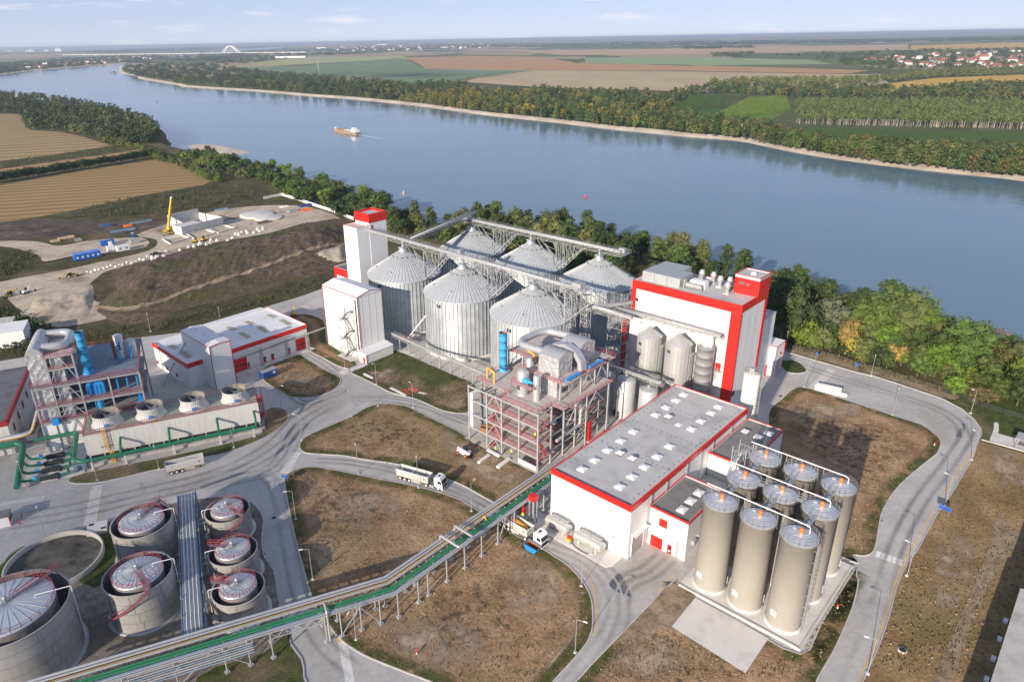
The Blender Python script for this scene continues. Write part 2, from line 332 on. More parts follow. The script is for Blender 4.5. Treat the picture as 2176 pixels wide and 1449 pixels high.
mono('tank_in2', (.27,.26,.26), .6, .2, dirt=.12)
mono('red_rail2', (.27,.24,.24), .6)
mono('steel_blue', (.25,.35,.44), .5, .3)
mono('blue_mid', (.05,.14,.30), .5)
mono('pipe_green2', (.02,.22,.10), .45, dirt=.08)
ground('basin_floor', [(.35,(.03,.028,.025)),(.5,(.12,.11,.095)),(.7,(.21,.195,.17))], .16, [(.3,(.6,.6,.6)),(.6,(1,1,1))], .9, .6, bmp=.03, rough=.6)
mono('trailer_paint',(.6,.6,.585),.4,.15,dirt=.07,streak=.06)
mono('truck_white',(.82,.82,.82),.25)
mono('digger_yellow',(.62,.38,.03),.5,dirt=.2)
mono('blue_sign',(.05,.14,.5),.4)
mono('tank_steel',(.6,.6,.56),.42,.55,dirt=.1,scale=.8)
mono('yellow_bright',(.9,.75,.02),.5)
mono('red_sheet',(.7,.12,.12),.6,dirt=.4,scale=2)
mono('blue_cabin',(.02,.12,.5),.5,dirt=.1)
mono('blue_sheet',(.1,.25,.65),.5)
mono('raw_concrete',(.6,.59,.56),.9,dirt=.07,scale=.2,streak=.1)
mono('barge_brown',(.30,.21,.15),.7,dirt=.12)
mono('foam',(.6,.66,.7),.6,dirt=.3,scale=.3)
mono('bridge_white',(.85,.85,.85),.5)
mono('tile_red',(.32,.12,.075),.8,dirt=.2)
mono('tile_brown',(.22,.12,.08),.8)

def patchy(name, stops, scale, lo, hi, ascale, detail=5, rough=.95, amax=1.0, aniso=None, rot=0):
    """thin natural cover (grass, dust, tyre rubber) that breaks up at its edges through noise"""
    m, N, Lk, B = new(name); v = coords(N, Lk, True)
    Lk.new(ramp(N, Lk, noise(N, Lk, v, scale, 6, .65), stops), B.inputs['Base Color']); B.inputs['Roughness'].default_value = rough; B.inputs['Specular IOR Level'].default_value = .15
    mr = N.new('ShaderNodeMapRange'); mr.inputs[1].default_value = lo; mr.inputs[2].default_value = hi; mr.inputs[4].default_value = amax
    Lk.new(noise(N, Lk, coords(N, Lk, True, aniso or (1,1,1), rot), ascale, detail, .65), mr.inputs[0])
    at_ = N.new('ShaderNodeAttribute'); at_.attribute_name = 'fade'; mu = N.new('ShaderNodeMath'); mu.operation = 'MULTIPLY'; Lk.new(mr.outputs[0], mu.inputs[0]); Lk.new(at_.outputs['Fac'], mu.inputs[1]); Lk.new(mu.outputs[0], B.inputs['Alpha'])
patchy('grass_edge', [(.3,(.04,.055,.018)),(.5,(.085,.10,.03)),(.75,(.16,.15,.06))], .6, .38, .56, .22)
patchy('dust_patch', [(.3,(.27,.2,.14)),(.55,(.40,.31,.22)),(.8,(.5,.41,.31))], .5, .40, .58, .16)
patchy('dark_clods', [(.3,(.06,.042,.028)),(.6,(.13,.09,.06))], 1.2, .50, .64, .5, amax=.6)
patchy('tyre_rubber', [(.3,(.16,.16,.16)),(.7,(.25,.245,.24))], .8, .30, .75, .035, 3, amax=.6, rough=.8)
patchy('road_dust', [(.3,(.42,.39,.35)),(.7,(.56,.53,.48))], .8, .44, .62, .06, amax=.75)
mono('yellow_pipe',(.62,.40,.07),.5,dirt=.08); mono('cloth_seam',(.6,.6,.6),.5)
# ------------------------------------------------------------------ land and water
def sheet(name, pts, z, mat, kind='structure', label=None, grid=None):
    mb = MB(); mb.poly([(p[0], p[1], z) for p in pts]); o = mb.obj(name, mat); o['kind'] = kind
    me = o.data; me.update()
    if me.polygons[0].normal.z < 0: me.flip_normals()
    return o
def pxs(l, z=0): return [at(x, y, z) for x, y in l]
WZ, FZ = -7.0, -4.0
near = [P.w(*q) for q in [(700,60),(400,110),(200,150),(80,166),(45,172),(30,180),(0,189),(-40,190),(-110,206),(-165,204),(-220,190),(-255,176),(-300,186),(-375,203),(-485,214),(-550,216),(-630,224),(-700,226),(-770,236),(-825,262),(-1000,322),(-1156,358),(-1500,376),(-1870,372)]]
near = spline(near, 4, False) + [Vector((-2400,1750,0)), Vector((-6000,1900,0))]
gm = MB(); top = [(p.x,p.y,0) for p in near] + [(-6000,-3000,0),(2500,-3000,0),(2500,-400,0)]
gm.poly(top)
bank = []
for i, p in enumerate(near):
    a = near[max(0,i-1)]; b = near[min(len(near)-1,i+1)]; d = (b-a).normalized(); nrm = Vector((d.y,-d.x,0))
    bank.append(p + nrm*(9+2*sin(i*1.7)) + Vector((0,0,WZ-1)))
for i in range(len(near)-1):
    gm.add([near[i], near[i+1], bank[i+1], bank[i]], [(0,1,2,3)], True)
o = gm.obj('ground', 'ground'); struct(o)
if o.data.polygons[0].normal.z < 0: o.data.flip_normals()
wm = MB(); wm.poly([(-60000,-9000,WZ),(60000,-9000,WZ),(60000,70000,WZ),(-60000,70000,WZ)]); struct(wm.obj('river_water', 'water'))
# far bank (east) with its beach, and the far west bank
farline = [(3400,640),(2700,480),(2400,425),(2176,387),(2017,369),(1868,353),(1751,336),(1638,316),(1552,299),(1452,291),(1343,281),(1293,275),(1160,260),(1026,245),(893,227),(726,210),(634,203),(534,195),(390,185),(374,182),(294,168),(291,163),(257,157),(253,148),(262,139),(330,129),(420,117),(466,112)]
fl = [at(x,y,WZ) for x,y in farline]
fl = spline(fl, 3, False)
def bankland(name, line, outer, w0, w1, side):
    inner = []; mid = []
    for i, p in enumerate(line):
        a = line[max(0,i-1)]; b = line[min(len(line)-1,i+1)]; d = (b-a).normalized(); n = Vector((d.y,-d.x,0))*side
        k = w0+(w1-w0)*(.5+.5*sin(i*.9)); mid.append(p+n*k*.55+Vector((0,0,1.6-p.z+WZ))); inner.append(p+n*k+Vector((0,0,FZ-p.z)))
    mb = MB()
    for i in range(len(line)-1):
        p, q = line[i]+Vector((0,0,WZ-.8-line[i].z)), line[i+1]+Vector((0,0,WZ-.8-line[i+1].z))
        mb.add([p,q,mid[i+1],mid[i]],[(0,1,2,3)],True); mb.add([mid[i],mid[i+1],inner[i+1],inner[i]],[(0,1,2,3)],True)
    o = mb.obj(name+'_shore', 'beach'); struct(o)
    mb = MB(); mb.poly([(p.x,p.y,FZ) for p in inner]+outer); o2 = mb.obj(name, 'farland'); struct(o2)
    for ob in (o, o2):
        if sum(f.normal.z for f in ob.data.polygons) < 0: ob.data.flip_normals()
m, N, Lk, B = new('farland'); vo = N.new('ShaderNodeTexVoronoi'); vo.distance = 'CHEBYCHEV'; vo.inputs['Scale'].default_value = 1; Lk.new(coords(N, Lk, True, (.0016,.0009,0), .35), vo.inputs['Vector']); sx = N.new('ShaderNodeSeparateColor'); Lk.new(vo.outputs['Color'], sx.inputs[0])
c1 = ramp(N, Lk, sx.outputs[0], [(0,(.10,.13,.055)),(.22,(.14,.16,.07)),(.3,(.34,.27,.17)),(.5,(.26,.24,.13)),(.62,(.13,.15,.065)),(.8,(.38,.31,.21)),(1,(.2,.2,.1))], 'CONSTANT')
near_ = ramp(N, Lk, noise(N, Lk, coords(N, Lk, True), .01, 5), [(.35,(.055,.075,.028)),(.65,(.12,.13,.055))]); gp = N.new('ShaderNodeNewGeometry'); sp = N.new('ShaderNodeSeparateXYZ'); Lk.new(gp.outputs['Position'], sp.inputs[0]); mr = N.new('ShaderNodeMapRange'); mr.inputs[1].default_value = 1900; mr.inputs[2].default_value = 2600; Lk.new(sp.outputs[1], mr.inputs[0])
Lk.new(mix(N, Lk, mr.outputs[0], near_, c1), B.inputs['Base Color']); B.inputs['Roughness'].default_value = .95; B.inputs['Specular IOR Level'].default_value = .1
for p in fl: p.z = WZ
bankland('far_plain', fl, [(-8000,60000,FZ),(60000,60000,FZ),(60000,400,FZ)], 14, 22, 1)
wl2 = spline([at(x,y,WZ) for x,y in [(-300,195),(-120,172),(0,160),(83,150),(210,140),(262,136.5),(340,124),(420,113),(468,108.5)]], 3, False)
for p in wl2: p.z = WZ
bankland('west_plain', wl2, [(-11000,60000,FZ),(-60000,60000,FZ),(-60000,2500,FZ)], 15, 40, -1)
sb = spline(pxs([(393,312),(415,306),(445,305),(465,308),(500,315),(541,324),(520,329),(470,329),(440,325)], WZ), 4)
mb = MB(); c = sum(sb, Vector())/len(sb)
n = len(sb); mb.add([(p.x,p.y,WZ-.3) for p in sb]+[(p.x*.6+c.x*.4,p.y*.6+c.y*.4,WZ+.7) for p in sb], [(i,(i+1)%n,n+(i+1)%n,n+i) for i in range(n)]+[tuple(range(n,2*n))]); o = mb.obj('sandbar','beach'); struct(o)
if o.data.polygons[-1].normal.z < 0: o.data.flip_normals()
# far fields
def fieldsheet(name, px, z, col, var=.12, row=None, freq=.18):
    k = 'field_'+col.lstrip('#')
    if k not in M: field(k, col.lstrip('#'), var, row, freq)
    sheet(name, pxs(px, z), z, k)
FF = FZ+.4
for nm, c, px in [('far_field','a3a877',[(525,137.5),(640,122.5),(850,119),(868,123),(760,131),(600,139.5)]),
    ('far_field','74866a',[(495,144),(640,140.5),(850,124.5),(905,146.5),(1000,150),(1130,151),(1010,165),(900,178),(760,165),(640,158)]),
    ('far_field','b48f6a',[(865,123),(1000,119),(1150,121),(1230,135.5),(1452,138.5),(1850,150),(1800,157),(1452,150.5),(1130,149.5),(905,145.5)]),
    ('far_field','b5a483',[(1010,166),(1130,151.5),(1452,153),(1800,158),(1870,158),(1900,190),(1500,196),(1150,186),(990,175)]),
    ('far_field','8f9f72',[(1240,123),(1452,121.5),(1720,127.5),(1770,137),(1452,140),(1245,134)]),
    ('far_field','b9a083',[(1080,108),(1452,103.5),(1740,97.5),(1930,94.5),(1930,106),(1600,112.5),(1452,116.5),(1200,118)]),
    ('far_field','c2a75c',[(1935,97.5),(2150,90.5),(2300,90),(2200,101),(1935,106.5)]),
    ('far_field','c6a254',[(1830,185),(1990,166),(2250,156),(2250,172),(2080,176),(1900,190)]),
    ('far_field','66803a',[(1505,250),(1590,209),(1672,206),(1682,232),(1620,266)]),
    ('far_field','43602f',[(1405,236),(1465,205),(1545,202),(1535,236),(1490,250)]),
    ('far_field','4a5f2c',[(1675,295),(1685,270),(2176,283),(2176,325),(1900,312)]),
    ('far_field','a58c66',[(0,122),(0,116.5),(120,112),(215,110.5),(180,116),(90,122)]),
    ('far_field','a58c66',[(600,99.5),(900,92.5),(1200,86),(1200,88),(900,95),(600,102)]),
    ('far_field','a07c5c',[(1300,84),(1700,76.5),(2176,69),(2176,72),(1700,80),(1300,87.5)])]:
    fieldsheet(nm, px, FF, c)
# near left fields
fieldsheet('stubble_field', [(-160,240),(0,242),(35,243),(53,248),(53,270),(66,277),(132,281),(172,290),(216,303),(238,310),(194,317),(110,330),(0,343),(-160,365)], .06, 'ab9671', .1, radians(-18), .012)
fieldsheet('stubble_field', [(-160,383),(0,360),(124,343),(261,323.5),(294,318),(309,327),(276,331),(0,375),(-160,400)], .06, 'b2936e', .08, radians(-16), .02)
fieldsheet('stubble_field', [(-200,430),(0,394),(154,367.5),(331,339),(362,343),(400,354),(464,380),(430,394),(309,414),(199,438),(88,460),(0,474),(-200,520)], .06, 'a68d66', .12, radians(-15), .024)
sheet('scrub_ground', pxs([(-250,530),(0,475),(88,461),(199,439),(309,415),(430,395),(470,382),(600,414),(745,465),(790,500),(700,600),(690,612),(550,656),(390,705),(180,737),(0,767),(-250,810)]), .05, 'scrub')
site = pxs([(-120,640),(0,600),(133,575),(213,557),(317,533),(333,510),(290,500),(367,473),(467,447),(567,437),(654,440),(726,467),(650,474),(567,497),(434,520),(333,549),(233,575),(207,590),(187,610),(183,633),(267,663),(167,690),(100,692),(33,652),(0,632),(-120,680)])
sheet('site_ground', spline(site,3), .12, 'site')
sheet('site_track', spline(pxs([(-100,528),(0,513),(80,514),(125,523),(190,512),(300,505),(310,525),(215,540),(160,543),(95,556),(78,541),(0,524),(-100,540)]),3), .10, 'site')
sheet('mud_ground', spline(pxs([(-60,480),(0,472),(100,466),(213,470),(333,466),(420,455),(440,470),(333,490),(213,496),(117,505),(0,512),(-60,520)]),3), .08, 'mud')
# earth mound with a ramp across its face
ground('dirt', [(.3,(.17,.12,.08)),(.5,(.33,.25,.17)),(.75,(.46,.37,.27))], .3, [(.35,(.6,.58,.55)),(.6,(1,1,1))], 1.5, .8, big=[(.3,(.05,.05,.02)),(.7,(.12,.1,.05))], bscale=.06, bmp=.15, bmix=(.58,.7))
from mathutils.noise import noise as mnoise
def mound(name, front, crest, back, hz, mat, nx=150, nv=30, amp=1.1):
    F, Cc, Bk = [spline(pxs(l, z), 12, False) for l, z in ((front,0),(crest,hz),(back,0))]
    samp = lambda l,t: l[min(len(l)-1,int(t*(len(l)-1)))].lerp(l[min(len(l)-1,int(t*(len(l)-1))+1)], t*(len(l)-1)%1)
    mb = MB(); vs = []; rnd = random.Random(3)
    for i in range(nx+1):
        t = i/nx; e = min(1, t*5, (1-t)*5); e = e*e*(3-2*e); h = hz*e*(1+.08*sin(t*17))
        f_, c_, b_ = samp(F,t), samp(Cc,t), samp(Bk,t)
        for j in range(nv+1):
            s = j/nv
            if s < .62: q = s/.62; p = f_.lerp(c_, q); z = h*(q**.85 - .16*max(0,1-abs(q-(.15+.55*t))/.10))
            else: q = (s-.62)/.38; p = c_.lerp(b_, q); z = h*(1-q)**1.2
            nz = mnoise(Vector((p.x*.16,p.y*.16,0)))+.6*mnoise(Vector((p.x*.42,p.y*.42,3))); z += amp*nz*min(1,z*.6)+rnd.uniform(-1,1)*amp*.12*min(1,z)
            vs.append((p.x, p.y, max(z, -.05)))
    mb.add(vs, [(i*(nv+1)+j,(i+1)*(nv+1)+j,(i+1)*(nv+1)+j+1,i*(nv+1)+j+1) for i in range(nx) for j in range(nv)], True)
    o = mb.obj(name, mat); struct(o)
    if sum(f.normal.z for f in o.data.polygons) < 0: o.data.flip_normals()
    if name == 'earth_mound':
        r = MB(); k = []
        for i in range(4,nx-3):
            jc = (.15+.55*i/nx)*.62*nv; k.append(i)
            for dj in (-.8,-.25,.25,.7): j0 = max(0,min(nv-1,int(jc+dj))); f = jc+dj-j0; a, b = Vector(vs[i*(nv+1)+j0]), Vector(vs[i*(nv+1)+j0+1]); q = a.lerp(b,max(0,min(1,f))); r.v.append((q.x,q.y,q.z+.22))
        for i in range(len(k)-1):
            for j in range(3): r.f.append((i*4+j,i*4+4+j,i*4+5+j,i*4+1+j)); r.sm.append(True)
        ro = r.obj('mound_ramp','dirt'); struct(ro)
        if sum(f.normal.z for f in ro.data.polygons) < 0: ro.data.flip_normals()
    return o
mound('earth_mound', [(185,655),(270,690),(400,655),(520,628),(640,594),(740,566)], [(240,592),(330,566),(450,543),(560,520),(660,494),(745,478)], [(225,573),(330,548),(450,524),(560,500),(650,476),(745,455)], 5.5, 'earth')
mound('sand_heap', [(30,668),(80,690),(150,692),(200,668)], [(60,648),(110,642),(160,640),(200,622)], [(60,636),(120,616),(165,610),(200,600)], 1.4, 'site', 60, 24, .6)
mound('sand_heap', [(640,553),(690,563),(735,556)], [(650,546),(690,533),(735,525)], [(650,541),(690,523),(735,516)], 3.0, 'site', 40, 20, .6)
# plant pavement, then the raised verges on it, each with its kerb
pave = pxs([(1760,1620),(1820,1480),(1843,1426),(1871,1364),(1890,1307),(1904,1250),(1919,1212),(1952,1164),(1990,1093),(2028,1040),(2066,974),(2080,936),(2086,924),(2085,912),(2071,892),(2044,870),(2010,852),(1999,847),(1909,816.5),(1856,800),(1817,791),(1732,766.5),(1665,747)])
pave = [(p.x,p.y) for p in pave] + [tuple(P.w(*q)[:2]) for q in [(-30,131),(-70,128),(-110,120),(-135,112),(-170,90),(-180,72)]] + [tuple(at(*q)[:2]) for q in [(687,613),(640,630),(550,657),(470,688),(390,706),(300,717),(180,738),(0,768),(-250,812),(-420,1000),(-400,1500),(-300,1700)]]
sheet('pavement', pave, .10, 'road')
mb = MB(); ed = [Vector((x,y,0)) for x,y in pave[:23]]
mb.path([(p.x,p.y,.16) for p in ed], .14, 4); struct(mb.obj('pavement_kerb', 'kerb'))
ground('soil2', [(.28,(.13,.10,.052)),(.46,(.24,.18,.11)),(.6,(.36,.27,.18)),(.8,(.48,.38,.27))], .12, [(.32,(.45,.42,.38)),(.6,(1,1,1))], 1.4, .8, big=[(.3,(.045,.065,.022)),(.6,(.09,.11,.035)),(.85,(.16,.15,.06))], bscale=.045, bmp=.25, bmix=(.42,.56))
def verge(name, pts, mat, z=.22, kerb=True, sm=4):
    q = spline(pts, sm) if sm else [Vector((p[0],p[1],0)) for p in pts]
    o = sheet(name, q, z, mat)
    if kerb:
        mb = MB(); n = len(q); c = []
        for i in range(n):
            d = (q[(i+1)%n]-q[i-1]).normalized(); c.append(Vector((d.y,-d.x,0)))
        A = sum(q[i].x*q[(i+1)%n].y-q[(i+1)%n].x*q[i].y for i in range(n)); sg = 1 if A > 0 else -1
        vs = []
        for i in range(n):
            k = c[i]*sg
            for w_, zz in ((.16,.08),(.16,z+.04),(-.08,z+.04),(-.08,z-.02)): vs.append((q[i].x+k.x*w_, q[i].y+k.y*w_, zz))
        mb.add(vs, [(i*4+j,((i+1)%n)*4+j,((i+1)%n)*4+j+1,i*4+j+1) for i in range(n) for j in range(3)])
        ko = mb.obj('kerb', 'kerb', o)
    return o
verge('verge_soil', pxs([(605,1022),(612,1008),(635,997),(660,993),(697,997),(776,1013),(882,1034),(965,1058),(1012,1084),(1060,1115),(1100,1141),(1155,1169),(1175,1182),(1208,1204),(1238,1238),(1255,1272),(1259,1320),(1251,1358),(1222,1397),(1179,1444),(1140,1490),(1060,1510),(957,1468),(911,1447),(841,1420),(772,1391),(725,1359),(699,1328),(675,1295),(659,1256),(644,1202),(635,1172),(617,1093)]), 'soil')
verge('verge_soil', pxs([(639,955),(638,944),(645,934),(659,925),(688,911),(747,886),(776,869),(803,860),(835,859),(865,865),(894,878),(923,893),(965,913),(993,929),(1040,953),(1142,1003),(1160,1030),(1120,1075),(1100,1097),(1070,1084),(1050,1069),(1020,1052),(988,1034),(957,1021),(905,1004),(850,988),(776,977),(732,969),(688,966),(652,963)]), 'soil')
verge('verge_grass', pxs([(741,787),(779,772),(833,747),(850,749),(885,763),(926,781),(967,799),(1008,817),(1010,840),(1000,868),(990,878),(972,879),(944,874),(917,863),(885,849),(857,842),(827,833),(800,819),(770,804)]), 'soil2')
verge('verge_grass', pxs([(655,742),(650,712),(640,690),(617,676),(636,669),(659,670),(686,681),(692,700),(698,730),(757,772),(733,783),(690,763)]), 'soil')
verge('verge_soil', pxs([(635,755),(655,766),(687,785),(714,798),(723,806),(721,817),(705,831),(678,842),(650,846),(618,844),(604,838),(563,811),(554,792),(574,776),(609,764)]), 'soil')
verge('verge_grass', pxs([(149,1026),(180,1006),(395,963),(540,928),(560,910),(566,872),(597,868),(611,878),(611,893),(592,911),(550,936),(480,963),(430,973),(350,996),(320,1001),(215,1025)]), 'soil2', sm=3)
verge('tank_yard', pxs([(-60,1225),(0,1203),(18,1181),(45,1163),(100,1147),(152,1131),(197,1118),(233,1109),(300,1085),(379,1068),(462,1057),(515,1062),(545,1077),(560,1106),(556,1140),(562,1185),(582,1212),(588,1250),(595,1290),(608,1330),(618,1370),(640,1400),(646,1440),(640,1520),(300,1640),(-60,1640)]), 'gravel', sm=2)
sheet('tank_grass', spline(pxs([(-40,1225),(0,1206),(20,1184),(48,1166),(102,1150),(155,1134),(199,1121),(235,1112),(250,1150),(255,1200),(200,1250),(100,1200),(20,1260)]),3), .26, 'verge')
sheet('tank_grass', spline(pxs([(420,1440),(560,1390),(612,1345),(617,1375),(638,1405),(643,1440),(636,1510),(440,1560)]),3), .26, 'verge')
verge('verge_soil', [at(*q) for q in [(1633,884),(1661,850),(1689,826),(1721,827),(1812,856),(1904,886),(1958,904),(1989,926),(1999,941),(1992,962),(1985,969),(1938,1007),(1904,1040),(1876,1083),(1866,1126),(1857,1169),(1838,1181),(1812,1180)]]+[P.w(*q) for q in [(36.2,31.5),(30,31.2),(14,31.2),(11,36),(10.8,50)]], 'soil', sm=4)
verge('verge_grass', [at(*q) for q in [(1427,1240),(1440,1246)]]+[P.w(*q) for q in [(14,-.6),(25,-.6),(36.3,-.5),(36.5,10),(36.4,28.8)]]+[at(*q) for q in [(1819,1224),(1823,1240),(1812,1288),(1795,1330),(1771,1383),(1738,1440),(1710,1500),(1600,1600),(1180,1520),(1229,1445),(1311,1358)]], 'soil', sm=3)
verge('verge_grass', pxs([(1654,770),(1663,766),(1690,768),(1706,778),(1713,788),(1705,793),(1685,794),(1668,788)]), 'verge', sm=4)
# right side: rough grass outside the ring road, river-side lawn, dirt track
sheet('rough_grass', pxs([(1843,1428),(1871,1366),(1890,1309),(1904,1252),(1919,1214),(1952,1166),(1990,1095),(2028,1042),(2066,976),(2082,937),(2300,1000),(2700,1300),(2500,1750),(1780,1650)]), .04, 'drygrass')
sheet('lawn', pxs([(2088,914),(2073,890),(2046,868),(2012,850),(2040,838),(2100,838),(2200,850),(2300,880),(2300,996),(2085,937)]), .05, 'verge')
sheet('dirt_strip', spline(pxs([(1668,740),(1720,745),(1800,768),(1900,798),(2000,830),(2040,842),(2010,847),(1909,812),(1817,787),(1732,763),(1668,745)]),3), .06, 'dirt')
sheet('dirt_track', spline(pxs([(2120,1085),(2140,1120),(2165,1130),(2176,1140),(2120,1210),(2070,1320),(2030,1440),(2010,1520),(1950,1520),(2000,1400),(2050,1290),(2090,1190),(2110,1140)]),3), .07, 'dirt')
mb = MB(); mb.path([(p.x,p.y,.3) for p in [at(2085,936), at(2130,948), at(2230,976)]], .25, 4); struct(mb.obj('pavement_kerb', 'concrete'))
# concrete pads and aprons
def pad(name, fr, pts, z, mat='concrete_light', z0=0):
    mb = MB(); mb.prism(pts, z0, z); o = mb.obj(name, mat); o.location = fr.o; o.rotation_euler = (0,0,fr.a); struct(o)
    return o
pad('silo_pad', P, [(11.8,.2),(36,.2),(36,29.6),(11.8,29.6)], .42)
mb = MB()
for y in (10,20): mb.box(12,y-.06,.42,35.9,y+.06,.45)
mb.box(11.9,.25,.42,35.9,.5,.62); mb.box(35.55,.3,.42,35.8,29.5,.62)
o = mb.obj('silo_pad_joints','concrete'); o.location = P.o; o.rotation_euler = (0,0,P.a); struct(o)
sheet('concrete_slab', pxs([(1477,1272),(1633,1358),(1583,1432),(1427,1333)]), .30, 'concrete_light')
sheet('dirt_patch', spline(pxs([(1430,1240),(1478,1272),(1427,1333),(1400,1340),(1360,1370),(1312,1362),(1370,1300)]),3), .28, 'dirt')
sheet('dirt_patch', spline(pxs([(1775,865),(1800,858),(1830,866),(1818,888),(1780,890),(1768,878)]),3), .28, 'dirt')
pad('tank_apron', P, [(-24,-5.2),(-2,-5.2),(-1,-4),(-1,.0),(-24,.0)], .24)
pad('plant_pad', P, [(-60,11.5),(-31,11.5),(-24,16),(-24,56),(-60,56)], .28, 'concrete')
pad('silo_ring_pad', P, [(-118.8,38),(-112,38),(-112,40),(-118.8,40)], .2)
pad('workshop_apron', P, [(-146.6,-14),(-143.6,-14),(-143.6,19),(-146.6,19)], .26)
pad('footpath', P, [(-121,13.2),(-118,13.2),(-118,23.5),(-121,23.5)], .26) 
pad('cooling_plinth', L, [(-45,-25.6),(-33.6,-25.6),(-33.6,20.4),(-45,20.4)], .8, 'concrete')
pad('pump_pad', L, [(-46,-40),(-31,-40),(-31,-26),(-46,-26)], .3, 'concrete_light')
pad('plant_pad', L, [(-72,-37),(-46,-37),(-46,-9),(-72,-9)], .3, 'concrete')
# painted markings
def stripes(name, p0, p1, n, length, wid, mat, ang=None):
    a = at(*p0); b = at(*p1); e = bpy.data.objects.new(name, None); COL.objects.link(e); e.location = a; e['kind'] = 'structure'
    d = (b-a); t = atan2(d.y,d.x) if ang is None else ang; e.rotation_euler = (0,0,t)
    me = MB().box(-wid/2,-length/2,.104,wid/2,length/2,.118).data('stripe', mat)
    for i in range(n): inst(me, 'stripe', e, (d.length*i/max(1,n-1),0,0))
    return e
stripes('zebra_crossing', (191,1116), (206,1034), 22, 2.6, .32, 'line_white')
stripes('zebra_crossing', (606,1004), (630,962), 12, 2.6, .4, 'line_white')
stripes('zebra_crossing', (1726,826), (1768,786), 18, 2.6, .32, 'line_white')
stripes('zebra_crossing', (1866,1178), (1912,1194), 5, 2.2, .8, 'line_white')
stripes('zebra_crossing', (728,1364), (744,1449), 26, 1.6, .22, 'line_white')
stripes('road_marking', (-8,1072), (92,1058), 20, 1.6, .2, 'line_white')
stripes('parking_marking', (655,655), (690,632), 12, 8, .14, 'line_white')
for px in ([(2066,960),(2030,1010),(1990,1075),(1945,1150),(1918,1200),(1898,1250),(1880,1310),(1858,1370),(1835,1420),(1815,1480)], [(604,1030),(625,1120),(645,1200),(662,1268),(690,1330),(730,1366),(800,1400),(900,1440),(1000,1480)],
           [(1240,1200),(1258,1240),(1266,1280),(1268,1320),(1262,1350)], [(1437,1212),(1395,1256)], [(184,1120),(200,1032)], [(203,1116),(214,1034)]):
    q = spline([at(*p) for p in px], 5, False); mb = MB(); vs = []
    for i, p in enumerate(q):
        d = (q[min(i+1,len(q)-1)]-q[max(0,i-1)]).normalized(); n_ = Vector((-d.y,d.x,0))*.09; vs += [(p.x+n_.x,p.y+n_.y,.112),(p.x-n_.x,p.y-n_.y,.112)]
    mb.add(vs, [(2*i,2*i+1,2*i+3,2*i+2) for i in range(len(q)-1)]); o = mb.obj('road_line','line_yellow'); struct(o)
    if o.data.polygons[0].normal.z < 0: o.data.flip_normals()

# natural cover lying on the verges and roads: grass along the kerbs, bare dusty ground, ruts, tyre marks
def ribbon(name, q, offs, z, mat, fades, closed=False):
    """a strip along the polyline q at the lateral offsets offs (metres, left positive), with fade 0..1 per offset"""
    n = len(q); mb = MB(); fa = []
    for i in range(n):
        a = q[i-1] if (i or closed) else q[i]; b = q[(i+1)%n] if (i < n-1 or closed) else q[i]; d = (b-a).normalized(); nn = Vector((-d.y,d.x,0)); e = 1 if closed else min(1,i/3,(n-1-i)/3)
        for o_, f in zip(offs,fades): mb.v.append((q[i].x+nn.x*o_,q[i].y+nn.y*o_,z)); fa.append(f*e)
    k = len(offs); m_ = n if closed else n-1
    for i in range(m_):
        for j in range(k-1): mb.f.append((i*k+j,((i+1)%n)*k+j,((i+1)%n)*k+j+1,i*k+j+1)); mb.sm.append(False)
    o = mb.obj(name, mat); o['kind'] = 'structure'; o.data.attributes.new('fade','FLOAT','POINT').data.foreach_set('value',fa)
    if sum(p.normal.z for p in o.data.polygons) < 0: o.data.flip_normals()
    return o
def blob(name, px, z, mat, feather=.45):
    q = spline(pxs(px),4); c = sum(q,Vector())/len(q); n = len(q); mb = MB(); mb.v = [(c.x,c.y,z)]+[(c.x+(p.x-c.x)*(1-feather),c.y+(p.y-c.y)*(1-feather),z) for p in q]+[(p.x,p.y,z) for p in q]
    mb.f = [(0,1+i,1+(i+1)%n) for i in range(n)]+[(1+i,1+n+i,1+n+(i+1)%n,1+(i+1)%n) for i in range(n)]; mb.sm = [False]*len(mb.f); o = mb.obj(name,mat); o['kind'] = 'structure'
    o.data.attributes.new('fade','FLOAT','POINT').data.foreach_set('value',[1.0]*(n+1)+[0.0]*n)
    if sum(p.normal.z for p in o.data.polygons) < 0: o.data.flip_normals()
for ob in [o for o in list(COL.objects) if o.name.startswith(('verge_soil','verge_grass')) and o.parent is None]:
    q = [Vector((v.co.x,v.co.y,0)) for v in ob.data.vertices]; A = sum(q[i-1].x*q[i].y-q[i].x*q[i-1].y for i in range(len(q)))
    if abs(A)/2 > 350: sg = 1 if A > 0 else -1; ribbon('verge_grass_edge', q, (.1*sg,1.2*sg,3.4*sg), .245, 'grass_edge', (1,.9,0), True)
DZ=[.25]
blob('dusty_ground', [(930,905),(1000,935),(1100,985),(1140,1010),(1110,1065),(1040,1040),(980,1000),(940,960)], .25, 'dust_patch')
blob('dusty_ground', [(780,1330),(900,1300),(1010,1330),(1050,1390),(980,1440),(860,1410)], .25, 'dust_patch'); blob('dusty_ground', [(1090,1180),(1180,1200),(1220,1270),(1150,1330),(1060,1290)], .25, 'dust_patch')
blob('dusty_ground', [(700,1060),(800,1040),(880,1080),(820,1130),(720,1120)], .25, 'dust_patch'); blob('dusty_ground', [(590,795),(650,790),(690,805),(640,825),(600,815)], .25, 'dust_patch'); blob('dusty_ground', [(770,795),(830,780),(860,800),(820,820)], .25, 'dust_patch')
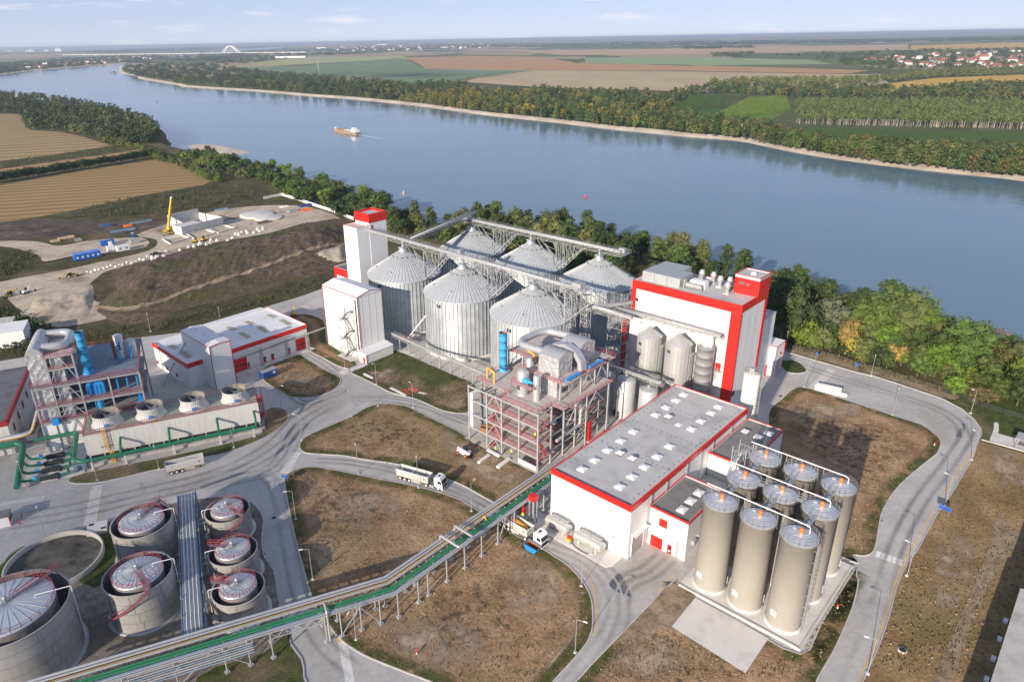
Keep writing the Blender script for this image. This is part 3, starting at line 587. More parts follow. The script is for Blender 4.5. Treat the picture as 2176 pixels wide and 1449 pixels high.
blob('dusty_ground', [(1660,860),(1760,850),(1840,880),(1760,900),(1680,890)], .25, 'dust_patch'); blob('dusty_ground', [(1300,1380),(1420,1345),(1480,1400),(1400,1449),(1290,1440)], .25, 'dust_patch'); blob('dusty_ground', [(2100,950),(2176,965),(2200,1040),(2120,1040)], .08, 'dust_patch'); blob('dusty_ground', [(1990,1130),(2080,1150),(2060,1280),(1980,1300)], .08, 'dust_patch')
blob('clod_field', [(700,900),(820,872),(900,895),(930,950),(850,970),(720,950)], .255, 'dark_clods'); blob('clod_field', [(640,1050),(720,1020),(850,1060),(800,1120),(680,1150)], .255, 'dark_clods'); blob('clod_field', [(940,1240),(1080,1230),(1120,1330),(1000,1400),(900,1330)], .255, 'dark_clods'); blob('clod_field', [(1400,1380),(1520,1410),(1600,1440),(1380,1470)], .255, 'dark_clods'); blob('clod_field', [(1660,890),(1800,890),(1950,930),(1880,1030),(1800,1040)], .255, 'dark_clods')
for pts in ([(1105,1222),(1146,1193)],[(1117,1240),(1160,1207)],[(1128,1250),(1172,1217)],[(905,1310),(940,1360),(965,1400)],[(1120,1440),(1190,1350),(1245,1280)],[(1140,1447),(1205,1368),(1250,1305)],[(1192,1258),(1225,1262),(1245,1259)],[(1190,1275),(1225,1279),(1245,1277)],[(1995,1075),(2035,1100),(2075,1125)],[(2085,1085),(2115,1120),(2130,1150)]):
    ribbon('wheel_rut', spline([at(*p) for p in pts],6,False), (-.35,0,.35), .26, 'dust_patch', (.5,1,.5))
NZ = [.119]
for px,lanes in (([(2062,905),(2050,935),(2010,995),(1960,1060),(1915,1140),(1890,1210),(1865,1300),(1835,1385),(1800,1470)],(-1.4,1.2)),([(1700,775),(1800,808),(1900,838),(1990,868),(2040,900),(2052,932)],(-1.6,.9)),([(1100,1135),(1180,1162),(1245,1190),(1290,1235),(1306,1290),(1290,1345),(1250,1400),(1200,1460)],(-3,-1.2,.8,2.8)),
    ([(0,1110),(150,1085),(300,1050),(420,1022),(520,985),(590,940),(640,890),(700,855)],(-3.4,-.5,2.6)),([(560,1000),(590,1045),(610,1130),(628,1220),(650,1300),(690,1370),(760,1430)],(-1.5,1.3)),([(430,1045),(500,1020),(560,1005),(600,975),(640,900)],(-2,0,2)),([(650,978),(740,983),(850,1003),(950,1035),(1030,1070),(1100,1120)],(-.9,.9)),([(740,850),(820,848),(900,862),(960,885),(1000,900)],(-1.5,.5,2)),([(1420,1180),(1380,1215),(1330,1240),(1310,1290)],(-2,0,2)),([(600,820),(640,855),(680,850),(740,820),(700,780),(650,750)],(-1,1))):
    q = spline([at(*p) for p in px],7,False)
    for o_ in lanes: NZ[0] += .0011; ribbon('tyre_mark', q, (o_-.8,o_,o_+.8), NZ[0], 'tyre_rubber', (0,1,0))
blob('road_dust', [(620,860),(700,830),(760,830),(720,880),(640,930),(560,985),(480,1000),(560,930)], .113, 'road_dust', .5); blob('road_dust', [(1270,1180),(1420,1170),(1450,1215),(1380,1270),(1300,1250)], .113, 'road_dust', .5); blob('road_dust', [(1880,830),(1990,855),(2050,900),(2020,960),(1960,900)], .113, 'road_dust', .5); blob('road_dust', [(230,1040),(420,1000),(540,985),(470,1030),(300,1070)], .113, 'road_dust', .5)
# ------------------------------------------------------------------ big steel grain silos
SILO_R, SILO_E, SILO_T = 13.7, 21.5, 29.6
def silo_parts():
    t = thing('grain_silo', '', 'silo'); t['_x'] = t['_y'] = 0.0
    MB().lathe(0,0,[(14.05,0),(14.05,1.1),(13.4,1.1)],64,False).obj('concrete_base','concrete_light',t)
    w = MB(); w.lathe(0,0,[(13.6,1.1),(13.6,SILO_E)],72,False).obj('wall','silo_wall',t)
    rb = MB()
    for i in range(60):
        a = 2*pi*i/60; c, s_ = cos(a), sin(a); n = Vector((c,s_,0)); q = Vector((-s_,c,0)); p = n*13.63
        rb.add([p-q*.09+Vector((0,0,1.1)),p+q*.09+Vector((0,0,1.1)),p+q*.09+n*.2+Vector((0,0,1.1)),p-q*.09+n*.2+Vector((0,0,1.1)),p-q*.09+Vector((0,0,SILO_E)),p+q*.09+Vector((0,0,SILO_E)),p+q*.09+n*.2+Vector((0,0,SILO_E)),p-q*.09+n*.2+Vector((0,0,SILO_E))],
               [(2,1,5,6),(3,2,6,7),(0,3,7,4)])
    rb.obj('stiffeners','galv',t)
    MB().lathe(0,0,[(13.95,SILO_E-.35),(14.1,SILO_E-.3),(14.1,SILO_E),(1.3,SILO_T),(1.3,SILO_T+.9)],60,True,smooth=False).obj('roof','silo_roof_metal',t)
    rr = MB()
    for i in range(60):
        a = 2*pi*(i+.5)/60; c, s_ = cos(a), sin(a); r1 = 3.6 if i%2 else 1.5
        zr = lambda r: SILO_E+(14.1-r)/(14.1-1.3)*(SILO_T-SILO_E)
        rr.beam((c*14.1,s_*14.1,zr(14.1)+.05),(c*r1,s_*r1,zr(r1)+.05),.09,.2)
    rr.obj('roof_ribs','galv_light',t)
    me = MB(); me.lathe(0,0,[(.22,-.1),(.22,.4),(.36,.42),(.36,.55),(.02,.62)],10,False); me = me.data('roof_vent','galv_light')
    for i in range(14):
        a = 2*pi*i/14; inst(me,'roof_vent',t,(cos(a)*4.4,sin(a)*4.4,SILO_E+(14.1-4.4)/12.8*(SILO_T-SILO_E)))
    for a in (-2.2,-1.2,.4,2.5): inst(me,'roof_vent',t,(cos(a)*10.5,sin(a)*10.5,SILO_E+(14.1-10.5)/12.8*(SILO_T-SILO_E)))
    MB().lathe(0,0,[(2.0,SILO_T-.2),(2.0,SILO_T+.15),(1.45,SILO_T+.5),(1.45,SILO_T+1.2)],20).obj('top_collar','galv',t)
    wme = MB().box(-.22,-.1,-.55,.22,.1,.55).data('inspection_window','black')
    for k in (-.03,.03):
        a = -pi/2+.12+k*1.15; inst(wme,'inspection_window',t,(cos(a)*13.84,sin(a)*13.84,SILO_E-2.1),a+pi/2)
    for a in (-1.1,-.75): 
        f = MB(); c = Vector((cos(a)*15.1,sin(a)*15.1,0)); d = Vector((cos(a),sin(a),0))
        f.box(c.x-.5,c.y-.5,.1,c.x+.5,c.y+.5,1.2); f.tube((c.x,c.y,.9),tuple(d*13.5+Vector((0,0,.9))),.45,10); f.tube((c.x-.7,c.y,.9),(c.x+.7,c.y,.9),.55,12)
        f.obj('aeration_fan','galv_light',t)
    return t

SX = [(-137.3+32*i, 57.9-.26*i) for i in range(3)]; SB = [(-139.2+32*i, 97.6-.26*i) for i in range(3)]
t0 = silo_parts(); lab = ['grey corrugated grain silo in the front row beside the white block, leftmost of that row','grey corrugated grain silo in the middle of the front row','grey corrugated grain silo at the right of the front row, behind the blue stack',
 'grey corrugated grain silo in the back row nearest the tall white tower','grey corrugated grain silo in the middle of the back row','grey corrugated grain silo at the right of the back row, beside the mill']
for i, (x, y) in enumerate(SX+SB):
    t = t0 if i == 0 else dup(t0)
    place(t, P, x, y); t['label'] = lab[i]; t['group'] = 'large grain silos'
# conveyor galleries over the silo tops
def gallery(name, label, a, b, width=2.6, hood=True, tr=(1.4,1.4), n=None, rails=True, z_tr=True):
    a = Vector(a); b = Vector(b); t = thing(name, label, 'conveyor', P, a.x, a.y, group='silo conveyors')
    d = (b-a); Ln = d.length; d.normalize(); r = Vector((d.y,-d.x,0)).normalized(); n = n or max(4,int(Ln/2.2))
    if z_tr: MB(t).truss(a-Vector((0,0,tr[0])), b-Vector((0,0,tr[0])), tr[0], tr[1], n, .1).obj('truss','steel_paint',t)
    m = MB(t); m.beam(a-r*.75+Vector((0,0,.05)), b-r*.75+Vector((0,0,.05)), 1.5, .12); m.obj('walkway','steel_dark2',t)
    m = MB(t); m.beam(a+r*.75+Vector((0,0,.5)), b+r*.75+Vector((0,0,.5)), 1.05, .7)
    if hood:
        up = d.cross(r)*-1; up = up if up.z > 0 else -up
        vs = []
        for p in (a,b):
            for k in range(7): an = pi*k/6; vs.append(p+r*(.75+.56*cos(an))+Vector((0,0,.85))+up*(.36*sin(an)))
        m.add(vs,[(k,k+1,8+k,7+k) for k in range(6)]+[tuple(range(7))[::-1],tuple(range(7,14))],True)
    m.obj('conveyor_casing','galv_light',t)
    if rails:
        m = MB(t); m.rail([a-r*1.5+Vector((0,0,.1)), b-r*1.5+Vector((0,0,.1))], 1.1, 2.2, .05); m.rail([a+r*1.45+Vector((0,0,.1)), b+r*1.45+Vector((0,0,.1))], 1.1, 2.2, .05); m.obj('railing','galv_light',t)
    return t

GZ = 33.4
g1 = gallery('silo_conveyor','long grey conveyor gallery with walkway across the front row of silos',(-156,57.4,GZ+.8),(-55,57.4,GZ-.6))
g2 = gallery('silo_conveyor','long grey conveyor gallery across the back row of silos',(-143,97.6,GZ),(-66,97.1,GZ))
g3 = gallery('silo_conveyor','grey rising conveyor linking the front row to the back row of silos',(-135.5,60,GZ+.2),(-138.5,98,GZ+3.2))
MB(g2).box(-146,95.5,GZ-.2,-136,99.8,GZ+.05).obj('head_platform','steel_dark2',g2); MB(g2).rail([(-146,95.5,GZ),(-136,95.5,GZ),(-136,99.8,GZ),(-146,99.8,GZ)],1.1,2,.05,True).obj('platform_railing','galv_light',g2)
MB(g2).box(-68.5,95.3,GZ-.2,-63.6,99.3,GZ+.05).obj('end_platform','steel_dark2',g2); MB(g2).rail([(-68.5,95.3,GZ),(-63.6,95.3,GZ),(-63.6,99.3,GZ),(-68.5,99.3,GZ)],1.1,2,.05,True).obj('platform_railing','galv_light',g2)
MB(g2).box(-67.5,97.2,GZ,-65.2,98.9,GZ+1.5).obj('drive_head','galv_light',g2)
MB(g1).box(-58,56.6,GZ-.4,-54.6,59.2,GZ+1.5).obj('drive_head','galv_light',g1); MB(g1).rail([(-60,55,GZ-.5),(-53.5,55,GZ-.5),(-53.5,60,GZ-.5),(-60,60,GZ-.5)],1.1,2,.05,True).obj('platform_railing','galv_light',g1)
m = MB(g1)
for (x,y) in SX: m.tube((x,y,SILO_T+.9),(x,y,GZ+.3),.42,10); m.box(x-1.3,y-1.3,SILO_T+1.1,x+1.3,y+1.3,SILO_T+1.5)
m.obj('discharge_spouts','galv',g1)
m = MB(g2)
for (x,y) in SB: m.tube((x,y,SILO_T+.9),(x,y,GZ+.3),.42,10); m.box(x-1.3,y-1.3,SILO_T+1.1,x+1.3,y+1.3,SILO_T+1.5)
m.obj('discharge_spouts','galv',g2)
MB(g1).box(SX[1][0]-1.5,56.5,GZ+1.2,SX[1][0]+.2,58.3,GZ+2.6).rail([(SX[1][0]-3,55.6,GZ+1),(SX[1][0]+2,55.6,GZ+1),(SX[1][0]+2,59.4,GZ+1),(SX[1][0]-3,59.4,GZ+1)],1.3,1.5,.06,True).obj('transfer_head','galv',g1)
# deep bracing frames standing on the eaves between silos
def brace(i, x, y, label):
    t = thing('gallery_brace', label, 'steel frame', P, x+14, y, group='bracing frames under the silo conveyors'); m = MB(t)
    for s_ in (-2.2,2.2):
        A = Vector((x+14.1,y+s_,SILO_E+.2)); B = Vector((x+24.5,y+s_*.4,GZ-1.6)); m.beam(A,B,.22)
        m.beam((x+4,y+s_*.4,GZ-1.6),(x+14.1,y+s_,SILO_E+.4),.15)
        for k in range(1,6):
            f = k/6; q = A.lerp(B,f); m.beam(q,(q.x,y+s_*(1-.6*f),GZ-1.6),.1); m.beam(q,(A.x+(B.x-A.x)*(k-1)/6,y+s_*.6,GZ-1.6),.09)
        for k in range(4): z = SILO_E+.5+k*2.6; m.beam((x+14.1,y+s_,z),(x+14.1,y+s_,z+2.6),.22); m.beam((x+14.1,y-2.2,z),(x+14.1,y+2.2,z+(2.6 if k%2 else 0)),.12); m.beam((x+9,y+s_,GZ-2-k*.2),(x+14.1,y+s_,z),.1)
    m.obj('lattice','steel_paint',t)
nm = ['first','second','third']
for i,(x,y) in enumerate(SX): brace(i,x,y,'grey steel bracing under the front conveyor, beside the %s silo from the white tower' % nm[i])
for i,(x,y) in enumerate(SB[:2]): brace(i,x,y,'grey steel bracing under the back conveyor, beside the %s silo from the white tower' % nm[i])
t = thing('lattice_tower','grey lattice tower carrying the end of the front silo conveyor','tower',P,-56,57.5); MB(t).lattice(-57.5,56,0,GZ-.6,2.4,14).lattice(-53.2,58,0,GZ-1,2.2,14).obj('lattice','steel_paint',t)
m = MB(t)
for k in range(11): m.box(-54.2,57,2.9*k+2.6,-52.2,59,2.9*k+2.7); m.beam((-54.2,57.2,2.9*k+2.7),(-52.3,57.2,2.9*k+5.5),.5,.1)
m.obj('stairs','steel_dark2',t)
gallery('link_conveyor','grey covered conveyor bridge from the lattice tower to the red trimmed building',(-54.5,58,26.2),(-46.8,72.5,26.6))
g = gallery('link_conveyor','grey inclined conveyor tube leaving the silo tower above the stair tower',(-55,60,27.6),(-41,64.5,25.2))
t = thing('silo_spout','thin white inclined spout between the first two front silos','pipe',P,-121,52.2); MB(t).tube((-121,44,2.5),(-111.5,47.6,15.5),.22,8).obj('tube','white_trim',t)
t = thing('pump_skid','small red framed skid between the first two front silos','skid',P,-121,43)
MB(t).box(-123.5,41.8,2.2,-118.6,44.2,2.35).obj('deck','steel_dark2',t); MB(t).rail([(-123.5,41.8,2.3),(-118.6,41.8,2.3),(-118.6,44.2,2.3),(-123.5,44.2,2.3)],1.1,1.2,.06,True).obj('railing','red_rail',t)
m = MB(t)
for x in (-123.3,-118.8):
    for y in (42,44): m.beam((x,y,.1),(x,y,2.2),.18)
m.obj('legs','steel_paint',t); MB(t).lathe(-121.8,43,[(.1,2.4),(.55,3.1),(.55,3.6)],10).obj('hopper','orange',t)
# pipe conveyor on posts, from the white block to the process building
A = Vector((*P.px(818,703,5.2),5.2)); Bq = Vector((*P.px(1042,800,5.2),5.2)); t = thing('post_conveyor','low grey conveyor on a row of white posts beside the silos','conveyor',P,A.x,A.y)
MB(t).truss(A-Vector((0,0,.9)),Bq-Vector((0,0,.9)),.9,.9,26,.08).obj('truss','steel_paint',t); MB(t).beam(A+Vector((0,0,.25)),Bq+Vector((0,0,.25)),.8,.5).obj('casing','galv_light',t)
MB(t).rail([A+Vector((0,.8,0)),Bq+Vector((0,.8,0))],1,2.5,.05).obj('railing','galv_light',t)
for k in range(10):
    q = A.lerp(Bq,(k+.55)/10); m = MB(t); m.box(q.x-.14,q.y-.14,.2,q.x+.14,q.y+.14,q.z-.9); m.box(q.x-.35,q.y-.35,0,q.x+.35,q.y+.35,.45); m.obj('post','steel_paint',t)

# ------------------------------------------------------------------ helpers for clad buildings
def band(t, x0,y0,x1,y1,z0,z1,d=.06, mat='red', name='trim_band'):
    for (a,b) in (((x0-d,y0-d),(x1+d,y0)),((x0-d,y1),(x1+d,y1+d)),((x0-d,y0),(x0,y1)),((x1,y0),(x1+d,y1))):
        MB(t).box(a[0],a[1],z0,b[0],b[1],z1).obj(name, mat, t)
def parapet_roof(t, x0,y0,x1,y1,z, ph=.6, pt=.35, mat='roof', inner='white_trim', cap='red'):
    MB(t).box(x0+pt,y0+pt,z-.3,x1-pt,y1-pt,z-ph).obj('roof_deck',mat,t)
    m = MB(t)
    for (a,b) in (((x0,y0),(x1,y0+pt)),((x0,y1-pt),(x1,y1)),((x0,y0+pt),(x0+pt,y1-pt)),((x1-pt,y0+pt),(x1,y1-pt))): m.box(a[0],a[1],z-ph-.3,b[0],b[1],z)
    m.obj('parapet',inner,t)
    if cap:
        m = MB(t); c=.08
        for (a,b) in (((x0-c,y0-c),(x1+c,y0+pt*.6)),((x0-c,y1-pt*.6),(x1+c,y1+c)),((x0-c,y0+pt*.6),(x0+pt*.6,y1-pt*.6)),((x1-pt*.6,y0+pt*.6),(x1+c,y1-pt*.6))): m.box(a[0],a[1],z,b[0],b[1],z+.08)
        m.obj('coping',cap,t)
def facade_x(t, name, x, y, w, z0, z1, mat, d=.08, s=1, frame=None):      # piece on a face looking along +X (s=1) or -X
    o = MB(t).box(min(x,x+d*s), y-w/2, z0, max(x,x+d*s), y+w/2, z1).obj(name, mat, t)
    if frame:
        f = MB(t); e=.14
        for (a,b,c,dd) in ((y-w/2-e,y-w/2,z0,z1+e),(y+w/2,y+w/2+e,z0,z1+e),(y-w/2,y+w/2,z1,z1+e)): f.box(min(x,x+d*1.6*s),a,c,max(x,x+d*1.6*s),b,dd)
        f.obj('frame', frame, o)
    return o
def facade_y(t, name, y, x, w, z0, z1, mat, d=.08, s=-1, frame=None):
    o = MB(t).box(x-w/2, min(y,y+d*s), z0, x+w/2, max(y,y+d*s), z1).obj(name, mat, t)
    if frame:
        f = MB(t); e=.14
        for (a,b,c,dd) in ((x-w/2-e,x-w/2,z0,z1+e),(x+w/2,x+w/2+e,z0,z1+e),(x-w/2,x+w/2,z1,z1+e)): f.box(a,min(y,y+d*1.6*s),c,b,max(y,y+d*1.6*s),dd)
        f.obj('frame', frame, o)
    return o
def stairs_tower(t, x0,y0,x1,y1, z0, nlev, dz, mat='steel_dark2', railmat='galv_light', colmat='steel_paint', along='x'):
    m = MB(t); r = MB(t); c = MB(t)
    for x in (x0,x1):
        for y in (y0,y1): c.beam((x,y,z0),(x,y,z0+nlev*dz+1),.16)
    for k in range(nlev):
        z = z0+k*dz; e = 1.0; ym = (y0+y1)/2
        fl = ((x0+e,x1-e) if k%2 == 0 else (x1-e,x0+e)); yy = (y0+ym)/2 if k%2 == 0 else (y1+ym)/2; wd = (y1-y0)/2-.1
        n = 9
        for j in range(n): f = j/n; xx = fl[0]+(fl[1]-fl[0])*f; m.box(xx-.14,yy-wd/2,z+dz*f,xx+.14,yy+wd/2,z+dz*f+.06)
        m.beam((fl[0],yy-wd/2,z),(fl[1],yy-wd/2,z+dz),.07,.25); m.beam((fl[0],yy+wd/2,z),(fl[1],yy+wd/2,z+dz),.07,.25)
        for s_ in (-1,1): r.beam((fl[0],yy+s_*wd/2,z+1),(fl[1],yy+s_*wd/2,z+dz+1),.05)
        xa,xb = ((x1-e,x1) if k%2 == 0 else (x0,x0+e)); m.box(xa,y0,z+dz-.06,xb,y1,z+dz)
        r.rail([(xa,y0,z+dz),(xb,y0,z+dz)],1,1,.05); r.rail([((x1 if k%2==0 else x0),y0,z+dz),((x1 if k%2==0 else x0),y1,z+dz)],1,1,.05)
        c.beam((x0,y0,z+dz),(x1,y0,z+dz),.1); c.beam((x0,y1,z+dz),(x1,y1,z+dz),.1); c.beam((x0,y0,z),(x0,y1,z+dz),.08); c.beam((x1,y1,z),(x1,y0,z+dz),.08)
    c.obj('stair_frame',colmat,t); m.obj('stair_flights',mat,t); r.obj('stair_railing',railmat,t)
def skylight(t, x, y, z, w=1.9, l=1.9, me=[None]):
    if me[0] is None:
        a = MB(); a.box(-.95,-.95,0,.95,.95,.35); b = MB(); b.add([(-.9,-.9,.35),(.9,-.9,.35),(.9,.9,.35),(-.9,.9,.35),(0,0,.62)],[(0,1,4),(1,2,4),(2,3,4),(3,0,4)])
        me[0] = (a.data('skylight_kerb','white_trim'), b.data('skylight_dome','sky_dome'))
    o = inst(me[0][0],'skylight',t,(x-t['_x'],y-t['_y'],z),0,(w/1.9,l/1.9,1)); inst(me[0][1],'dome',o); return o


# ------------------------------------------------------------------ white elevator tower with red crown
t = thing('elevator_tower','tall white grain elevator tower with a red band crown','tower',P,-160,58)
MB(t).box(-164.5,51,0,-156,57,36.0).obj('front_shaft','white',t); MB(t).box(-164.6,57,0,-155.9,65.6,37.4).obj('rear_shaft','white',t)
MB(t).box(-164.75,56.85,37.4,-155.75,65.75,40.0).obj('crown_band','red',t)
m = MB(t); pt=.3
m.box(-164.4,57.2,40.0,-156.1,65.4,40.02); m.obj('crown_roof','roof',t)
m = MB(t)
for b in ((-164.75,56.85,-155.75,57.2),(-164.75,65.4,-155.75,65.75),(-164.75,57.2,-164.4,65.4),(-156.1,57.2,-155.75,65.4)): m.box(b[0],b[1],40.0,b[2],b[3],40.9)
m.obj('crown_parapet','red',t)
parapet_roof(t,-164.5,51,-156,56.99,36.5,.5,.25)
facade_x(t,'door',-156,58.6,1.2,34.2,36.4,'red_dark',.1,1); MB(t).box(-155.9,57.6,33.9,-154.4,62,34.05).obj('balcony','steel_paint',t); MB(t).rail([(-154.5,57.6,34),(-154.5,62,34)],1.1,1,.06).rail([(-155.9,57.6,34),(-154.5,57.6,34)],1.1,1,.06).obj('balcony_railing','steel_paint',t)
t = thing('intake_building','low white building with red edge bands left of the elevator tower','building',P,-171,60)
MB(t).box(-178,54,0,-164.6,70,15.2).obj('wall','white',t); MB(t).box(-178.12,53.88,12.7,-164.7,54,16).obj('trim_band','red',t); MB(t).box(-178.12,53.9,0,-178,70,16).obj('trim_band','red',t); MB(t).box(-178.1,53.86,0,-176.6,53.9,12.7).obj('trim_post','red',t)
parapet_roof(t,-178,54,-164.7,70,16,.7,.3,'roof_dark',cap=None)
# ------------------------------------------------------------------ white block with outside stairs
t = thing('storage_block','tall white windowless block with thin red edges and an outside stair','building',P,-133,30)
MB(t).box(-143,24.5,0,-123,35,23.2).obj('wall','white',t)
MB(t).extr([(24.3,23.2),(35.2,23.2),(35.2,23.35),(29.75,24.6),(24.3,23.35)],-143.2,-122.8,'x').obj('roof','roof_white',t)
for x in (-143.05,-122.95): MB(t).box(x-.12,24.38,0,x+.12,24.5,23.2).obj('corner_trim','red_dark',t)
m = MB(t); m.beam((-143.2,24.24,23.28),(-122.8,24.24,23.28),.1,.22); m.beam((-122.75,24.3,23.3),(-122.75,29.75,24.55),.1,.2); m.beam((-122.75,29.75,24.55),(-122.75,35.2,23.3),.1,.2); m.obj('eaves_trim','red_dark',t)
MB(t).box(-123,23.4,0,-118.9,35.3,3.5).obj('lean_to_wall','white',t)
MB(t).extr([(-123,3.5),(-118.7,3.5),(-118.7,3.62),(-123,4.3)],23.2,35.5,'y').obj('lean_to_roof','roof_white',t)
MB(t).box(-118.9,23.28,0,-118.75,23.4,3.5).obj('corner_trim','red_dark',t); facade_y(t,'door',23.4,-120.2,1.1,.1,2.2,'red',.08)
for k in range(3): MB(t).box(-122.98,26.2+k*2.9,4.4,-122.94,26.26+k*2.9,23.2).obj('cladding_joint','cloth_seam',t)
MB(t).box(-143,24.44,4.2,-128,24.5,4.3).obj('cladding_joint','cloth_seam',t); MB(t).tube((-123.9,24.2,.5),(-123.9,24.2,22.4),.18,8).obj('downpipe','black',t)
stairs_tower(t,-130.6,21.6,-125.4,24.2,0,5,3.55)
MB(t).box(-132.5,20.8,0,-124.5,24.5,.3).obj('stair_footing','concrete_light',t)
MB(t).rail([(-130.6,21.6,17.8),(-125.4,21.6,17.8)],1.1,1.2,.06).beam((-129.2,24,17.8),(-129.2,24,23),.12).obj('top_landing','galv_light',t)

# ------------------------------------------------------------------ workshop hall with red parapet and its tower block
t = thing('workshop_hall','long low white workshop with red parapet and strip rooflights','building',P,-160,-4)
MB(t).box(-173,-26,0,-147,18.5,8.4).obj('wall','white',t)
MB(t).extr([(-172.6,7.7),(-147.4,7.7),(-147.4,8.1),(-160,8.75),(-172.6,8.1)],-25.6,18.1,'y').obj('roof','roof_white',t)
MB(t).box(-147,-26.2,7.5,-146.75,18.7,9.0).obj('parapet_band','red',t); MB(t).box(-173.2,-26.25,7.5,-147,-26,9.0).obj('parapet_band','red',t); MB(t).box(-173.2,18.5,8.3,-147,18.75,9.0).obj('parapet_band','red',t); MB(t).box(-173.25,-26,8.2,-173,18.5,9.0).obj('parapet_band','white_trim',t)
for (a,b,c,d) in ((-147.2,-26,-147,18.5),(-173,-26,-172.8,18.5),(-172.8,-26,-147.2,-25.8),(-172.8,18.3,-147.2,18.5)): MB(t).box(a,b,8.4,c,d,8.97).obj('parapet','white_trim',t)
MB(t).box(-180,-8,0,-173.3,19,6.9).obj('rear_wing','white',t); MB(t).extr([(-180.2,6.9),(-173.26,6.9),(-173.26,7.6),(-180.2,7.1)],-8.2,19.2,'y').obj('rear_roof','roof_white',t)
for (px,py) in ((605,684),(557,699),(519,712),(392,752)):
    y = P.px(px,py,8.5)[1]
    for x0 in (-169.6,-158.6):
        s_ = MB(t); zz = lambda x: 8.75-abs(x+160)/12.6*.65+.05
        s_.add([(x0,y-1,zz(x0)),(x0+7.4,y-1,zz(x0+7.4)),(x0+7.4,y+1,zz(x0+7.4)),(x0,y+1,zz(x0)),(x0,y-1,zz(x0)-.1),(x0+7.4,y-1,zz(x0+7.4)-.1),(x0+7.4,y+1,zz(x0+7.4)-.1),(x0,y+1,zz(x0)-.1)],[(0,1,2,3),(0,4,5,1),(1,5,6,2),(2,6,7,3),(3,7,4,0)]); s_.obj('rooflight','skylight',t)
for (px,py,w,z1) in ((634.5,740,4.2,4.6),(510,786,4.6,4.8)):
    y = P.px(px,py)[1]; d = facade_x(t,'roller_door',-147,y,w,.1,z1,'red',.1,1,'white_trim'); facade_x(t,'vision_panel',-146.9,y,w*.8,z1*.42,z1*.52,'black',.03,1)
for (px,py) in ((613,751),(581,765),(566,772),(530,784)):
    y = P.px(px,py)[1]; facade_x(t,'door',-147,y,1.1,.1,2.3,'red_dark',.1,1); facade_x(t,'door_window',-146.9,y,.8,1.5,2.2,'black',.03,1)
for k,(px,py) in enumerate(((348,784),(363,794),(392,817))):
    x = P.px(px,py,1.8)[0]; facade_y(t,'louvre',-26,-172+k*7.5,1.6,1.2,2.4,'red_dark',.08)
t = thing('workshop_tower','white tower block with red edges rising through the workshop roof','building',P,-150,-17.5)
MB(t).box(-160,-21,0,-140,-14,15.2).obj('wall','white',t); MB(t).extr([(-21.15,15.2),(-13.85,15.2),(-13.85,15.35),(-17.5,15.75),(-21.15,15.35)],-160.15,-139.85,'x').obj('roof','roof_white',t)
for (x,y) in ((-139.95,-21.05),(-139.95,-13.95)): MB(t).box(x-.1,y-.1,0,x+.1,y+.1,15.2).obj('corner_trim','red_dark',t)
m = MB(t); m.beam((-160.2,-21.2,15.27),(-139.8,-21.2,15.27),.1,.2); m.beam((-160.2,-13.8,15.27),(-139.8,-13.8,15.27),.1,.2); m.beam((-139.8,-21.2,15.27),(-139.8,-17.5,15.68),.1,.2); m.beam((-139.8,-17.5,15.68),(-139.8,-13.8,15.27),.1,.2); m.obj('eaves_trim','red',t)
for x in (-156,-150,-144): MB(t).lathe(x,-17.5,[(.15,15.6),(.15,16.0),(.25,16.0),(.02,16.15)],8).obj('roof_vent','galv_light',t)
t = thing('pipe_trestle','grey pipe run on lattice posts along the workshop front','pipe rack',P,-144,6)
MB(t).path([(-144.9,-13.8,6),(-144.9,2,6),(-144.9,2,6.0),(-144.9,16.5,6.4)],.28,10).obj('pipe','steel_paint',t); MB(t).path([(-144.3,16.5,6.4),(-144,40,7)],.3,8).obj('pipe','steel_paint',t)
for y in (-1.5,8.5,17): MB(t).lattice(-144.9,y,.2,6.6,.9,7,.1).obj('lattice_post','steel_paint',t)
t = thing('roof_brace','thin grey pole leaning from the yard to the workshop tower','pole',P,-152,-27); MB(t).beam(tuple(P.px(345,822))+(.2,), tuple(P.px(396,724,12))+(12,), .3).obj('pole','steel_paint',t)
t = thing('blue_container','dark blue container with a notch on the soil near the workshop','container',P,*P.px(572,802))
x,y = P.px(572,802); MB(t).box(x-1.3,y-2.6,.9,x+1.3,y+2.6,2.9).box(x-1.3,y+.2,.3,x+1.3,y+2.6,.9).obj('body','blue_dark',t); MB(t).box(x-1.35,y-2.7,2.9,x+1.35,y+2.7,3.0).obj('roof','steel_paint',t); MB(t).box(x-1.2,y-2.5,.3,x-.9,y-2.2,.9).box(x+.9,y-2.5,.3,x+1.2,y-2.2,.9).obj('legs','steel',t); facade_x(t,'hatch',x+1.3,y+1.4,.9,1.6,2.4,'white_trim',.05)
